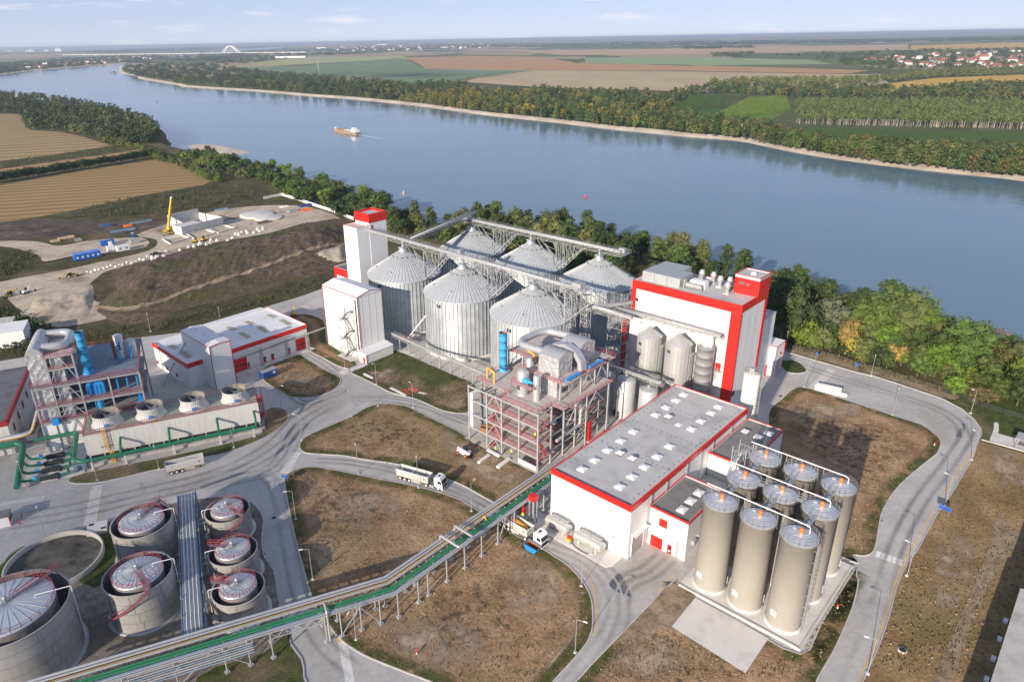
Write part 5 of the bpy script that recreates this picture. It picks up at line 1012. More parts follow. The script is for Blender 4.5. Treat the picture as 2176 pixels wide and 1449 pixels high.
# stairs, equipment on the lower floors
for (xa,y) in ((-51.3,13.2),(-37.2,14.6)):
    for k in range(3):
        z = .4+4.3*k; m = MB(t); dirn = 1 if k%2==0 else -1; xs = xa if dirn>0 else xa+3.4
        for j in range(12): f=j/12; m.box(xs+dirn*3.4*f-.15,y-.5,z+4.2*f,xs+dirn*3.4*f+.15,y+.5,z+4.2*f+.07)
        m.beam((xs,y-.5,z),(xs+dirn*3.4,y-.5,z+4.2),.08,.3); m.beam((xs,y+.5,z),(xs+dirn*3.4,y+.5,z+4.2),.08,.3); m.beam((xs,y-.5,z+1.1),(xs+dirn*3.4,y-.5,z+5.3),.07); m.obj('stair_flight','red_rail',t)
rq = random.Random(5)
for z in (.35,4.45,8.75,13.05):
    for k in range(7):
        x = rq.uniform(-50,-37); y = rq.uniform(21,42); s_ = rq.uniform(.5,1.3); hh = rq.uniform(1.2,3)
        if k%2: MB(t).lathe(x,y,[(s_,z),(s_,z+hh),(s_*.5,z+hh+.4)],14).obj('vessel',rq.choice(['silver','galv','steel_paint']),t)
        else: MB(t).box(x-s_,y-s_*.7,z,x+s_,y+s_*.7,z+hh*.7).obj('machine',rq.choice(['steel_paint','steel_dark','galv','blue_dark']),t)
for k in range(8): z = rq.choice([3.6,7.8,12.1,16]); y = rq.uniform(14,40); MB(t).path([(-52,y,z),(-40-rq.random()*5,y,z),(-40-rq.random()*5,y,z-3)],.16,6,.4).obj('process_pipe',rq.choice(['silver','galv_light','steel']),t)
MB(t).path([(-31.5,16,9),(-31.5,26,9.5),(-31.5,26,14),(-33,34,14)],.45,10,1).obj('process_pipe','silver',t)
MB(t).tube((-58.2,16.5,1.8),(-55.4,18.4,1.8),1.5,18).obj('drum_end','rust',t); MB(t).box(-58.6,12.6,4.2,-57.6,15.6,14.6).obj('white_panel','white_trim',t); MB(t).box(-41,12.2,.3,-35,12.5,1.6).obj('base_wall','concrete_light',t)
MB(t).box(-31.2,28.5,3,-29.6,36,3.3).obj('side_platform','deck_red',t); MB(t).rail([(-29.6,28.5,3.3),(-29.6,36,3.3)],1.2,1.5,.08).obj('railing','red',t); MB(t).box(-31.4,29,.4,-30.6,30,9).obj('red_leg','red',t)
# ------------------------------------------------------------------ left process plant with decks
t = thing('evaporator_plant','open steel process plant with blue stack, decks and curved silver duct','process plant',L,-58,-22)
def col4(pts, z0, z1, w=.4):
    for (x,y) in pts: MB(t).box(x-w/2,y-w/2,z0,x+w/2,y+w/2,z1).obj('column','steel_paint',t)
col4([(-46.2,-35.8),(-46.2,-31),(-46.2,-24.6),(-46.2,-17.5),(-46.2,-9.9),(-58,-35.8),(-58,-9.9),(-70.8,-35.8),(-70.8,-24.6),(-70.8,-9.9)],.3,20)
col4([(-58,-24.6),(-58,-17.5)],.3,20)
col4([(-46.2,-31),(-46.2,-24.6),(-62,-31),(-62,-24.6)],20.2,28)
for z,name in ((20,'deck_blue'),(14,'deck'),(9.4,'deck')):
    MB(t).box(-71,-36,z-.25,-46,-9.8,z).obj('deck',name,t)
    rails = [[(-46,-36),(-46,-9.8),(-71,-9.8)],[(-71,-9.8),(-71,-36),(-46,-36)]] if z == 20 else [[(-46,-36),(-46,-9.8),(-60,-9.8)],[(-46,-36),(-60,-36)]]
    for r in rails: MB(t).rail([(x,y,z) for x,y in r],1.1,1.9,.07).obj('railing','red_rail',t); MB(t).rail([(x,y,z-.38) for x,y in r],.34,60,.1,mids=0).obj('edge_beam','red_rail',t)
m = MB(t)
for z in (9.2,13.8,19.7): m.box(-46.4,-35.8,z-.35,-46.05,-9.9,z-.26); m.beam((-46.2,-35.8,z-.5),(-46.2,-9.9,z-.5),.2,.4)
for z0_,z1_ in ((9.4,14),(14,19.6),(20.2,27.8)):
    a,b = -31,-24.6; mid = (a+b)/2; m.beam((-46.2,a,z0_),(-46.2,mid,z1_),.2); m.beam((-46.2,b,z0_),(-46.2,mid,z1_),.2); zz=(z0_+z1_)/2; m.beam((-46.2,a,zz),(-46.2,b,zz),.15)
m.beam((-46.2,-31,.3),(-46.2,-27.8,8.6),.2); m.beam((-46.2,-24.6,.3),(-46.2,-27.8,8.6),.2)
for k in range(5): z = .3+4*k; m.beam((-58,-9.85,z),(-46.2,-9.85,z+4),.16); m.beam((-46.2,-9.85,z),(-58,-9.85,z+4),.16); m.beam((-70.8,-9.85,z),(-58,-9.85,z+4),.16)
m.obj('bracing','steel_paint',t)
MB(t).box(-63,-31.2,27.7,-45.8,-24.3,28).obj('top_deck','deck_red',t); MB(t).rail([(-45.8,-31.2,28),(-45.8,-24.3,28),(-63,-24.3,28)],1.1,1.6,.07).obj('railing','red_rail',t); MB(t).rail([(-45.8,-31.2,27.6),(-45.8,-24.3,27.6),(-63,-24.3,27.6)],.34,60,.1,mids=0).obj('edge_beam','red_rail',t)
MB(t).box(-55,-31.2,23.9,-46,-24.5,24.1).obj('mid_deck','deck_red',t); MB(t).rail([(-46,-31.2,24.1),(-46,-24.5,24.1)],1.1,1.6,.07).obj('railing','red_rail',t)
# arched silver duct tower
MB(t).box(-62,-35.4,20.05,-47,-31.3,28.6).obj('duct_housing','crinkle',t,'crumpled silver insulated duct tower'); prof = [(-35.5,28.6)]+[(-35.5+4.3*k/12, 28.65+1.9*sin(pi*k/12)) for k in range(13)]+[(-31.2,28.6)]
MB(t).extr(prof,-62.2,-46.9,'x').obj('arched_roof','silver',t)
for k in range(1,9): x = -62+15*k/9; MB(t).path([(x,q[0],q[1]+.04) for q in prof[1:-1]],.05,4).obj('roof_seam','galv_light',t)
MB(t).path([(-49.5,-31.6,29.6),(-49.5,-27.4,29.4),(-51,-25.6,29.4),(-58.2,-25.6,29.4),(-59.8,-27.4,29.4),(-59.8,-31.6,29.6)],1.05,18,1.8).obj('loop_duct','silver',t)
MB(t).box(-50,-30.2,9.4,-47.2,-27.4,27.6).obj('vertical_duct','crinkle',t); MB(t).box(-52,-35.4,9.4,-47.2,-31.6,19.7).obj('lower_housing','crinkle',t)
for k in range(6): MB(t).lathe(-50,-22.4,[(1.1,20+k*2.05),(1.1,22+k*2.05),(1.16,22+k*2.05),(1.16,22.05+k*2.05)],24,False).obj('stack_section','blue_light',t)
MB(t).lathe(-50,-22.4,[(1.02,32.2),(1.02,26),(.01,26)],24,False).obj('stack_bore','black',t); MB(t).lathe(-50,-22.4,[(1.5,20),(1.5,20.5),(1.12,20.6)],24,False).obj('stack_collar','blue',t)
MB(t).box(-50.6,-23.6,14.1,-47.8,-19.2,17.2).obj('blue_housing','blue',t); MB(t).add([(-50.6,-23.6,17.2),(-47.8,-23.6,17.2),(-47.8,-19.2,17.2),(-50.6,-19.2,17.2),(-50.2,-22.8,18.6),(-48.4,-22.8,18.6),(-48.4,-20.2,18.6),(-50.2,-20.2,18.6)],[(0,1,5,4),(1,2,6,5),(2,3,7,6),(3,0,4,7),(4,5,6,7)]).obj('blue_hood','blue',t)
for k in range(4): MB(t).box(-47.8,-23.3+k*1.05,14.2,-47.7,-23.2+k*1.05,17.1).obj('housing_rib','blue_dark',t)
MB(t).tube((-48.8,-21.4,9.4),(-48.8,-21.4,13.7),1.15,20).obj('blue_leg','blue_light',t); MB(t).beam((-48.4,-19,12.8),(-48.4,-12,12.8),.7,.6).obj('blue_conveyor','blue',t); MB(t).path([(-48.4,-12,12.8),(-48.4,-11,12.6),(-48.4,-11,9.6)],.4,10,.8).obj('blue_chute','blue',t); MB(t).box(-49,-11.6,9.4,-47.8,-10.4,11).obj('blue_drive','blue',t)
for (x,y,r,zt) in ((-57.3,-14.4,1.25,27),(-57.6,-11.4,1.25,25)): MB(t).lathe(x,y,[(r,20),(r,zt),(r-.15,zt+.15),(.2,zt+.2)],24).obj('silver_tank','silver',t); MB(t).path([(x+r+.3,y-.4,20),(x+r+.3,y-.4,zt-2.5),(x+r-.2,y+.2,zt-1.4)],.28,8,.4).obj('blue_downpipe','blue_light',t)
for k in range(3): MB(t).box(-56.05,-14.6,23+k*.9,-55.95,-14,23.6+k*.9).obj('tank_window','black',t)
MB(t).box(-58.6,-16.5,20,-58,-15.8,25).obj('red_ladder','red_rail',t)
MB(t).box(-60,-36,.3,-46.5,-25.2,8.3).obj('white_enclosure','white',t)
for y in (-32.5,): MB(t).box(-46.5,y-.1,.3,-46.3,y+.1,8.3).obj('downpipe','steel_dark',t)
rq = random.Random(9)
for z in (9.5,14.1,20.05):
    for k in range(9):
        x = rq.uniform(-66,-52); y = rq.uniform(-34,-12); s_ = rq.uniform(.5,1.2); hh = rq.uniform(1.2,3.2)
        if z > 20 and (x > -55 or y > -18 or y < -30): continue
        (MB(t).lathe(x,y,[(s_,z),(s_,z+hh),(s_*.5,z+hh+.3)],14) if k%2 else MB(t).box(x-s_,y-s_,z,x+s_,y+s_,z+hh*.7)).obj('vessel' if k%2 else 'machine',rq.choice(['silver','steel_paint','steel_dark','galv']),t)
for y in (-16,-13.5,-11): MB(t).tube((-49.5,y,14.1),(-49.5,y,19.6),.25,8).obj('blue_pipe','blue',t)
for k in range(6): z = rq.choice([8.4,13,18.6]); y = rq.uniform(-30,-12); MB(t).path([(-65,y,z),(-47.5,y,z),(-47.5,y+3,z)],.18,6,.4).obj('process_pipe',rq.choice(['silver','galv_light']),t)
m = MB(t)
for j in range(11): f=j/11; m.box(-47.6,-34.6+3*f,9.5-4*f,-46.6,-34.3+3*f,9.56-4*f)
m.obj('stair_flight','steel_dark2',t); MB(t).box(-46,-33,8.6,-44.8,-31.4,10.4).obj('blue_box','blue',t)
MB(t).rail([(-45.2,-34,3),(-45.2,-26,3)],1.6,2.5,.08).rail([(-45.2,-34,.4),(-45.2,-26,.4)],2.6,2.5,.08).obj('guard_frame','steel_paint',t)

# ------------------------------------------------------------------ cooling tower block
t = thing('cooling_tower','white cooling tower block with red railings on a concrete basin','cooling tower',L,-40,-3)
MB(t).box(-45,-25,2.6,-35,19.5,8.7).obj('wall','white_grey',t); MB(t).box(-44.8,-24.8,8.7,-35.2,19.3,8.95).obj('fan_deck','frp',t); MB(t).box(-44.6,-24.6,.8,-35.6,19.2,2.6).obj('air_inlet','black',t)
for k in range(13): MB(t).box(-35.5,-24.8+k*3.65,.8,-35.1,-24.5+k*3.65,2.6).obj('inlet_post','concrete',t)
MB(t).rail([(-44.9,-24.9,8.95),(-35.1,-24.9,8.95),(-35.1,19.4,8.95),(-44.9,19.4,8.95)],1.1,2.0,.08,True).obj('railing','red_rail',t); MB(t).rail([(-44.9,-24.9,8.7),(-35.1,-24.9,8.7),(-35.1,19.4,8.7),(-44.9,19.4,8.7)],.25,60,.12,True,0).obj('edge_beam','red_rail',t)
for k in range(1,4): MB(t).box(-44.8,-24.8+k*11,8.95,-35.2,-24.7+k*11,8.99).obj('deck_joint','roof',t)
stair = MB(t)
for k in range(3):
    z = .8+2.7*k; d = 1 if k%2==0 else -1; xs = -41 if d>0 else -38
    for j in range(10): f=j/10; stair.box(xs+d*3*f-.15,19.8,z+2.7*f,xs+d*3*f+.15,21,z+2.7*f+.06)
    stair.beam((xs,19.8,z),(xs+d*3,19.8,z+2.7),.1,.25); stair.beam((xs,21,z),(xs+d*3,21,z+2.7),.1,.25); stair.beam((xs,21,z+1.1),(xs+d*3,21,z+3.8),.08); stair.box(xs+d*3-.6,19.7,z+2.6,xs+d*3+.6,21.1,z+2.7)
for x in (-42,-37):
    for y in (19.8,21.1): stair.beam((x,y,.5),(x,y,10.2),.14)
stair.rail([(-42,21.1,8.9),(-37,21.1,8.9)],1.2,1,.08); stair.obj('red_stair','red_rail',t)
t2 = thing('fan_stack','','cooling fan')
prof = [(4.0,0),(3.6,.5),(3.38,1.1),(3.26,1.8),(3.28,2.5),(3.38,3.1)]
MB().lathe(0,0,prof,48,False).obj('flared_cone','cone',t2); MB().lathe(0,0,[(3.38,3.1),(3.25,3.1),(3.12,1.8),(3.2,.5)],48,False).obj('inner_wall','cone_in',t2); m = MB()
for i in range(40):
    a = 2*pi*i/40
    for (r1,z1),(r2,z2) in zip(prof,prof[1:]): m.beam((cos(a)*(r1+.03),sin(a)*(r1+.03),z1),(cos(a)*(r2+.03),sin(a)*(r2+.03),z2),.09)
for (r,z) in ((3.36,1.4),(3.32,2.2)): m.path([(cos(2*pi*i/40)*r,sin(2*pi*i/40)*r,z) for i in range(40)],.05,4,0,True)
m.obj('cone_ribs','cone',t2); MB().lathe(0,0,[(3.2,.6),(.01,.6)],32,False).obj('plenum','black',t2); bl = MB()
for k in range(6):
    a = 2*pi*k/6+.3; c = Vector((cos(a),sin(a),0)); n_ = Vector((-sin(a),cos(a),0)); bl.add([c*.4-n_*.2+Vector((0,0,1.6)),c*3.0-n_*.4+Vector((0,0,1.55)),c*3.0+n_*.45+Vector((0,0,1.85)),c*.4+n_*.25+Vector((0,0,1.9))],[(0,1,2,3),(3,2,1,0)])
bl.lathe(0,0,[(.55,1.5),(.55,1.95),(.3,2.1)],12); bl.obj('fan_rotor','steel_paint',t2); MB().box(3.4,-.4,.6,4.1,.4,1.3).obj('motor','blue',t2)
for k,Y in enumerate([L.px(*q,12)[1] for q in ((223,879),(317,859.5),(408,842),(497,828))]):
    o = t2 if k == 0 else dup(t2); place(o,L,-39.9,Y,8.95); o['group'] = 'fan cones on the cooling tower'; o['label'] = 'white flared ribbed fan cone on the cooling tower, %s from the blue stack' % ['first','second','third','fourth'][k]
for k,(X,Y,z0_,z1_) in enumerate(((-34.7,-20,3.6,9.4),(-33.2,-19,.3,4))):
    u = thing('yellow_ladder','yellow caged ladder on the cooling tower wall' if k==0 else 'yellow service stair at the foot of the cooling tower','ladder',L,X,Y); MB(u).lattice(X,Y,z0_,z1_,.8,8,.09).obj('frame','yellow',u); MB(u).box(X-.3,Y-1.6,z0_+1,X,Y+1.4,z0_+1.12).obj('landing','steel_dark',u)

# green cooling water pipes
t = thing('green_pipe','long green cooling water pipe on posts in front of the cooling tower','pipe',L,-31,0)
MB(t).path([(-45.6,-38.5,5),(-45.6,-28,5),(-33,-28,3.6),(-31.6,-26,3.2),(-31.6,18,3.2)],.52,14,1.2).obj('main_pipe','pipe_green',t)
for y in (-16.5,-4.5,8,18): MB(t).path([(-31.6,y,3.2),(-31.6,y,5.6),(-34.9,y,6.4)],.33,10,.7).obj('riser','pipe_green',t)
for y in (-24,-16,-4,8,17): MB(t).box(-31.8,y-.2,.1,-31.4,y+.2,2.7).box(-32.2,y-.4,.1,-31,y+.4,.45).obj('pipe_support','concrete_light',t)
t = thing('green_pipe','thick green header pipe with four pump branches at the photo left edge','pipe',L,-38,-42)
MB(t).path([(-45,-72,5.5),(-45,-42,5.5),(-43.5,-40.6,5),(-33,-40.6,2.6),(-28.4,-40.6,1.6)],.75,16,1.5).obj('header','pipe_green',t); MB(t).lathe(-28.2,-40.6,[(.01,1)],3) 
pk = thing('pump_skid','dark water pump set with green suction branches beside the cooling tower','pump',L,-37,-35)
for k,X in enumerate((-42,-38.4,-34.8,-31)):
    MB(t).path([(X,-40.6,3.6-k*.5),(X,-39.6,1.4),(X,-36,1.1)],.36,10,.8).obj('branch','pipe_green',t); MB(t).box(X-.3,-37.4,1.3,X+.3,-36.7,2.2).obj('valve_actuator','blue_light',t)
    MB(pk).tube((X,-36,1.1),(X,-33.6,1.1),.55,12).obj('pump_casing','black',pk); MB(pk).box(X-.6,-35.8,.25,X+.6,-32,.6).obj('pump_base','concrete',pk); MB(pk).tube((X,-33.6,1.1),(X,-31.6,1.1),.7,12).obj('pump_motor','black',pk); MB(pk).path([(X,-31.6,1.1),(X,-29.4,1.1),(X,-29.4,2.6)],.3,8,.5).obj('outlet','pipe_green',pk)
t = thing('cable_ramp','blue grey ribbed ramp cover between the pumps and the cooling tower','cover',L,-38,-27); MB(t).box(-44,-28.4,.3,-32.6,-25.4,2.2).obj('cover','deck_blue',t)
for k in range(12): MB(t).box(-44+k*.97,-28.4,2.2,-43.85+k*.97,-25.4,2.3).obj('cover_rib','steel_dark2',t)
t = thing('pipe_rack','white pipe rack with silver and yellow lines at the photo left edge','pipe rack',L,-47,-50)
for k,(x,z,r,mt) in enumerate(((-47.4,6.6,.35,'silver'),(-46.7,6.5,.2,'white_trim'),(-46.2,6.4,.14,'yellow'))): MB(t).path([(x,-80,z),(x,-41,z),(x-1,-39,z),(x-8,-37.6,z+3.5)],r,10,1).obj('pipe',mt,t)
for y in (-44,-50,-58,-66): MB(t).box(-46.2,y-.15,.1,-45.9,y+.15,6).box(-48,y-.15,.1,-47.7,y+.15,6).box(-48.4,y-.12,5.5,-44.6,y+.12,5.8).obj('rack_post','steel_paint',t)
# dark roofed building at the left edge
t = thing('left_building','grey roofed white building with red eaves at the photo left edge','building',L,-70,-50)
MB(t).box(-88,-78,0,-50,-44.5,9.6).obj('wall','white_grey',t); MB(t).box(-88.4,-78.4,9.7,-50.4,-44.9,9.95).obj('roof','roof_dark',t); MB(t).box(-88.2,-44.9,8.7,-50,-44.3,10.1).obj('eaves_band','red_dark',t); MB(t).box(-50.3,-78,8.7,-49.8,-44.3,10.1).obj('eaves_band','red_dark',t)
for k in range(5): o = MB(t).box(-84+k*7,-44.5,4.6,-82.8+k*7,-44.35,6.4).obj('window','black',t); MB(t).box(-84.2+k*7,-44.48,4.4,-82.6+k*7,-44.42,6.6).obj('window_frame','red_dark',o)
MB(t).tube((-62,-43.8,.3),(-62,-43.8,8.4),.2,8).obj('downpipe','white_trim',t)
u = thing('waste_tipper','long open metal tipper body parked between the left building and plant','trailer',L,-58,-41); MB(u).box(-63,-42.3,.9,-54,-39.9,1.1).obj('floor','steel',u)
for b in ((-63,-42.3,-54,-42.2),(-63,-40,-54,-39.9),(-63,-42.3,-62.9,-39.9),(-54.1,-42.3,-54,-39.9)): MB(u).box(b[0],b[1],1.1,b[2],b[3],2.7).obj('side','concrete',u)
MB(u).box(-62.8,-42.1,1.1,-54.2,-40.1,1.9).obj('load','soil',u)
for y in (-42,-40.2):
    for x in (-61,-56): MB(u).tube((x,y-.15,.6),(x,y+.15,.6),.5,14).obj('wheel','rubber',u)

# ------------------------------------------------------------------ storage tanks with outer walls
def bund_tank(x,y,R,h,r,hi,nc,label,stair=True,ang=0,scale=1):
    t = thing('storage_tank',label,'tank',L,x,y,group='double wall storage tanks')
    MB(t).lathe(x,y,[(R+.7,0),(R+.7,.3),(R,.35)],56,False).obj('base_flange','galv_light',t)
    for k in range(nc):
        z0_ = .3+(h-.3)*k/nc; z1_ = .3+(h-.3)*(k+1)/nc; MB(t).lathe(x,y,[(R,z0_+.03),(R,z1_-.03)],64,False).obj('shell_course','tank',t)
        m = MB(t)
        for j in range(7): a = 2*pi*(j+.5*(k%2))/7+k*.37; m.beam((x+cos(a)*(R+.005),y+sin(a)*(R+.005),z0_),(x+cos(a)*(R+.005),y+sin(a)*(R+.005),z1_),.05)
        m.obj('vertical_seam','steel_dark',t)
        if k: MB(t).lathe(x,y,[(R+.015,z0_-.035),(R+.015,z0_+.035)],64,False).obj('girth_seam','steel_dark',t)
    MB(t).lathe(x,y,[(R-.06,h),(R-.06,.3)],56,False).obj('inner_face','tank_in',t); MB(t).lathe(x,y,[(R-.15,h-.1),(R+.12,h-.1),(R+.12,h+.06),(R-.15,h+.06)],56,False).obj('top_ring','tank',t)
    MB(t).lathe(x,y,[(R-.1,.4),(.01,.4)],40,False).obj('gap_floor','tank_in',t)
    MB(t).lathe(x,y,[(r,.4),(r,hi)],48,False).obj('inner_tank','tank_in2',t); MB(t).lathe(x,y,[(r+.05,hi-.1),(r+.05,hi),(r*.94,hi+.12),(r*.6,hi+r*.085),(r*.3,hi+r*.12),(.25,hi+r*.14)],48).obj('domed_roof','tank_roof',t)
    m = MB(t)
    for i in range(28): a = 2*pi*i/28; m.beam((x+cos(a)*r*.94,y+sin(a)*r*.94,hi+.15),(x+cos(a)*r*.6,y+sin(a)*r*.6,hi+r*.085+.03),.05,.1); m.beam((x+cos(a)*r*.6,y+sin(a)*r*.6,hi+r*.085+.03),(x+cos(a)*.3,y+sin(a)*.3,hi+r*.14+.03),.05,.1)
    m.obj('roof_ribs','galv_light',t); MB(t).ringrail(x,y,r-.02,hi,1.1,int(14+r*2),.06).obj('roof_railing','red_rail',t); MB(t).lathe(x,y,[(r+.08,hi-.7),(r+.08,hi-.1)],48,False).obj('edge_band','red_rail2',t)
    MB(t).lathe(x,y,[(.22,hi+r*.1),(.22,hi+r*.14+.8),(.4,hi+r*.14+.9),(.4,hi+r*.14+1.1),(.05,hi+r*.14+1.3)],12).obj('breather_vent','galv_light',t)
    d = Vector((cos(ang),sin(ang),0)); q = Vector((-d.y,d.x,0)); c = Vector((x,y,0)); A_ = c+d*1.2+Vector((0,0,hi+r*.13)); B_ = c+d*(R+.6)+Vector((0,0,h+.4))
    MB(t).beam(A_,B_,.8,.1).obj('roof_walkway','steel_dark2',t); MB(t).rail([A_+q*.42,B_+q*.42],1.1,1.2,.06).rail([A_-q*.42,B_-q*.42],1.1,1.2,.06).obj('walkway_railing','red_rail',t)
    if stair:
        m = MB(t); rl = MB(t); n = int(h/.24); sp = 1.25*h/R
        prev = None
        for i in range(n+1):
            a = ang-sp*(1-i/n); z = .4+(h)*i/n; e = Vector((cos(a),sin(a),0)); p0 = c+e*(R+.1); p1 = c+e*(R+.95)
            m.beam(p0+Vector((0,0,z)),p1+Vector((0,0,z)),.28,.05)
            if prev and i%2==0: rl.beam(prev+Vector((0,0,1.1)),p1+Vector((0,0,z+1.1)),.06); rl.beam(prev,p1+Vector((0,0,z)),.1,.2); rl.beam(p1+Vector((0,0,z)),p1+Vector((0,0,z+1.1)),.05) if i%4==0 else None
            if i%2==0: prev = p1+Vector((0,0,z))
        m.obj('spiral_stair','steel_dark2',t); rl.obj('stair_railing','red_rail',t)
    e = Vector((cos(ang+2.6),sin(ang+2.6),0)); pq = [c+e*r*.7+Vector((0,0,hi+.3)),c+e*r*.7+Vector((0,0,h+1.6)),c+e*(R+.4)+Vector((0,0,h+1.6)),c+e*(R+.4)+Vector((0,0,.5))]
    e2 = Vector((0,1 if y < -2 else -1,0)); pq = [c+e2*r*.6+Vector((0,0,hi+.3)),c+e2*r*.6+Vector((0,0,h+1.3)),c+e2*(R+.4)+Vector((0,0,h+1.3)),c+e2*(R+.4)+Vector((0,0,2))]
    MB(t).path(pq,.09,6,.3).obj('vent_pipe','white_trim',t)
    MB(t).tube(c+Vector((cos(-.9),sin(-.9),0))*(R+.2)+Vector((0,0,.3)),c+Vector((cos(-.9),sin(-.9),0))*(R+.2)+Vector((0,0,h-.6)),.07,6).obj('gauge_pipe','steel_dark',t)
    return t
bund_tank(9.6,-9.8,6.15,8.8,4.5,9.0,4,'grey double wall tank, upper of the two beside the long pipe rack',True,2.6)
bund_tank(27.4,-10,6.25,9.2,4.6,9.4,4,'grey double wall tank with red stair across its front',True,.3)
bund_tank(31.4,-30.3,9.7,12,7.4,12.3,5,'huge grey double wall tank cut by the left edge of the photo',False,2.4)
bund_tank(9.2,7.4,4.85,6.1,3.5,6.6,3,'small grey double wall tank, top of the three right of the pipe rack',True,.6)
bund_tank(24.0,7.4,4.9,6.1,3.5,6.6,3,'small grey double wall tank, middle of the three right of the pipe rack',True,-2.2)
bund_tank(35.6,7.4,4.95,6.1,3.5,6.6,3,'small grey double wall tank, lowest of the three beside the pipe bridge',True,-2.2)
t = thing('round_basin','round concrete basin with a dark wet floor beside the tanks','basin',L,5,-28.5); MB(t).lathe(5,-28.5,[(9.6,0),(9.6,1.5),(9.2,1.5),(9.2,.3)],64,False).obj('wall','concrete',t); MB(t).lathe(5,-28.5,[(9.25,.32),(.01,.32)],48,False).obj('floor','basin_floor',t)

MB(t).box(-5.5,-23,0,-1.8,-18.8,1.3).obj('sump_box','concrete_light',t); MB(t).box(-5.2,-22.7,1.3,-4.4,-21.6,1.33).box(-2.8,-20,1.3,-2.1,-19,1.33).obj('sump_hatch','black',t)
# pipe rack through the tank farm
t = thing('pipe_rack','blue grey rack carrying many parallel pipes between the tanks','pipe rack',L,21,-1)
for k in range(14): MB(t).tube((-1,-2.5+k*.235,6.05+.03*(k%3)),(45,-2.5+k*.235,6.05+.03*(k%3)),.1,6).obj('pipe',['galv_light','steel_blue','white_trim'][k%3],t)
MB(t).tube((-1,1.0,5.6),(45,1.0,5.6),.22,8).tube((-1,-2.8,5.7),(45,-2.8,5.7),.15,8).obj('side_pipe','blue_mid',t)
for k in range(10):
    x = -.8+k*5; m = MB(t); m.beam((x,-2.9,.2),(x,-2.9,6.6),.2); m.beam((x,1.1,.2),(x,1.1,6.6),.2); m.beam((x,-2.9,5.9),(x,1.1,5.9),.18); m.obj('rack_frame','steel_blue',t)
m = MB(t)
for y in (-2.9,1.1): m.beam((-.8,y,5.8),(44.2,y,5.8),.14)
m.obj('rack_beams','steel_blue',t)
for x,yy in ((9.5,1),(11,1),(23,1),(25,1),(34.5,1),(36,1),(9,-1),(26,-1),(28,-1)): MB(t).tube((x,1.1 if yy>0 else -2.9,5.4),(x,2.7 if yy>0 else -4.3,5.4),.12,6).obj('branch_pipe','galv_light',t)
# long pipe bridge to the hall
t = thing('pipe_bridge','long pipe bridge with silver, yellow and green lines crossing the photo to the hall','pipe bridge',P,-25,-45)
w2 = math.radians(66.0); d2 = Vector((cos(w2),sin(w2),0)); n2 = Vector((sin(w2),-cos(w2),0)); K = Vector((-23.5,-44.4,0))
def bpt(off, z, near_end=13.5, far=66):       # polyline of a line at 'off' metres inside (away from the leg line)
    a = K+Vector((-off,0,0)); s1 = a+Vector((0,44.4+near_end,0)); kk = K - n2*off
    # corner where the two offset lines meet
    den = d2.x*1-0; tt = (a.x-kk.x)/d2.x; c = kk+d2*tt; e = kk-d2*far
    return [Vector((s1.x,s1.y,z)),Vector((c.x,c.y,z)),Vector((e.x,e.y,z))]
for off,z,r,mt in ((3.9,7.5,.26,'silver'),(3.25,7.4,.2,'silver'),(2.75,7.2,.11,'yellow_pipe'),(2.3,7.25,.2,'silver'),(1.35,6.9,.2,'pipe_green2'),(.75,6.9,.2,'pipe_green2'),(.2,6.75,.16,'steel_blue'),(-.1,6.75,.13,'silver'),(-.15,6.35,.16,'silver'),(4.1,6.5,.12,'galv_light')): MB(t).path(bpt(off,z),r,10).obj('pipe',mt,t)

for off in (0,4.1): m = MB(t); q = bpt(off,6.2); m.beam(q[0],q[1],.18,.3); m.beam(q[1],q[2],.18,.3); m.obj('side_beam','steel_paint',t)
m = MB(t); q0 = bpt(0,6.25); q1 = bpt(4.1,6.25)
for i in range(30):
    f = i/29
    for s_ in (0,1):
        if s_ == 0 or i < 28: a = q0[s_].lerp(q0[s_+1],f); b = q1[s_].lerp(q1[s_+1],f); m.beam(a,b,.12,.16)
m.obj('cross_beams','steel_paint',t)
legs = [(-23.5,y) for y in (11,6,1,-4.2,-9.6,-15.1,-20.3,-25.5,-30.7,-35.9,-38.5,-43.7)]
for (x,y) in legs:
    for off in (0,4.1): m = MB(t); m.box(x-off-.12,y-.12,.2,x-off+.12,y+.12,6.1); m.box(x-off-.4,y-.4,0,x-off+.4,y+.4,.6); m.obj('leg','steel_paint',t)
for k in range(11):
    p = K - d2*(3+[0,3.7,7.5,10.3,20,24,28,36,44,52,60][k]) 
    for off in (0,4.1): b = p-n2*off; MB(t).tube((b.x,b.y,.2),(b.x,b.y,6.1),.14,8).box(b.x-.4,b.y-.4,0,b.x+.4,b.y+.4,.6).obj('leg','steel_paint',t)
m = MB(t)
for (ya,yb) in ((-15.1,-9.6),): m.beam((-23.5,ya,.5),(-23.5,(ya+yb)/2,5.9),.14); m.beam((-23.5,yb,.5),(-23.5,(ya+yb)/2,5.9),.14)
for (sa,sb) in ((3,10.5),(27,39),(44,55)): a=K-d2*sa; b=K-d2*sb; c=(a+b)/2; m.beam(a+Vector((0,0,.5)),c+Vector((0,0,5.9)),.14); m.beam(b+Vector((0,0,.5)),c+Vector((0,0,5.9)),.14)
for k in range(8): a = K-d2*(13.4+k*1.2); b = K-d2*(14.6+k*1.2); m.beam(a+Vector((0,0,4.9 if k%2 else 6.1)),b+Vector((0,0,6.1 if k%2 else 4.9)),.12)
m.beam(K-d2*13.4+Vector((0,0,4.8)),K-d2*23+Vector((0,0,4.8)),.16); m.obj('bracing','steel_paint',t)
for y0_ in (-17.6,): pass
for (ya,yb,off) in ((-24.6,-24.6,3.6),(-27.6,-27.6,3.6)): pass
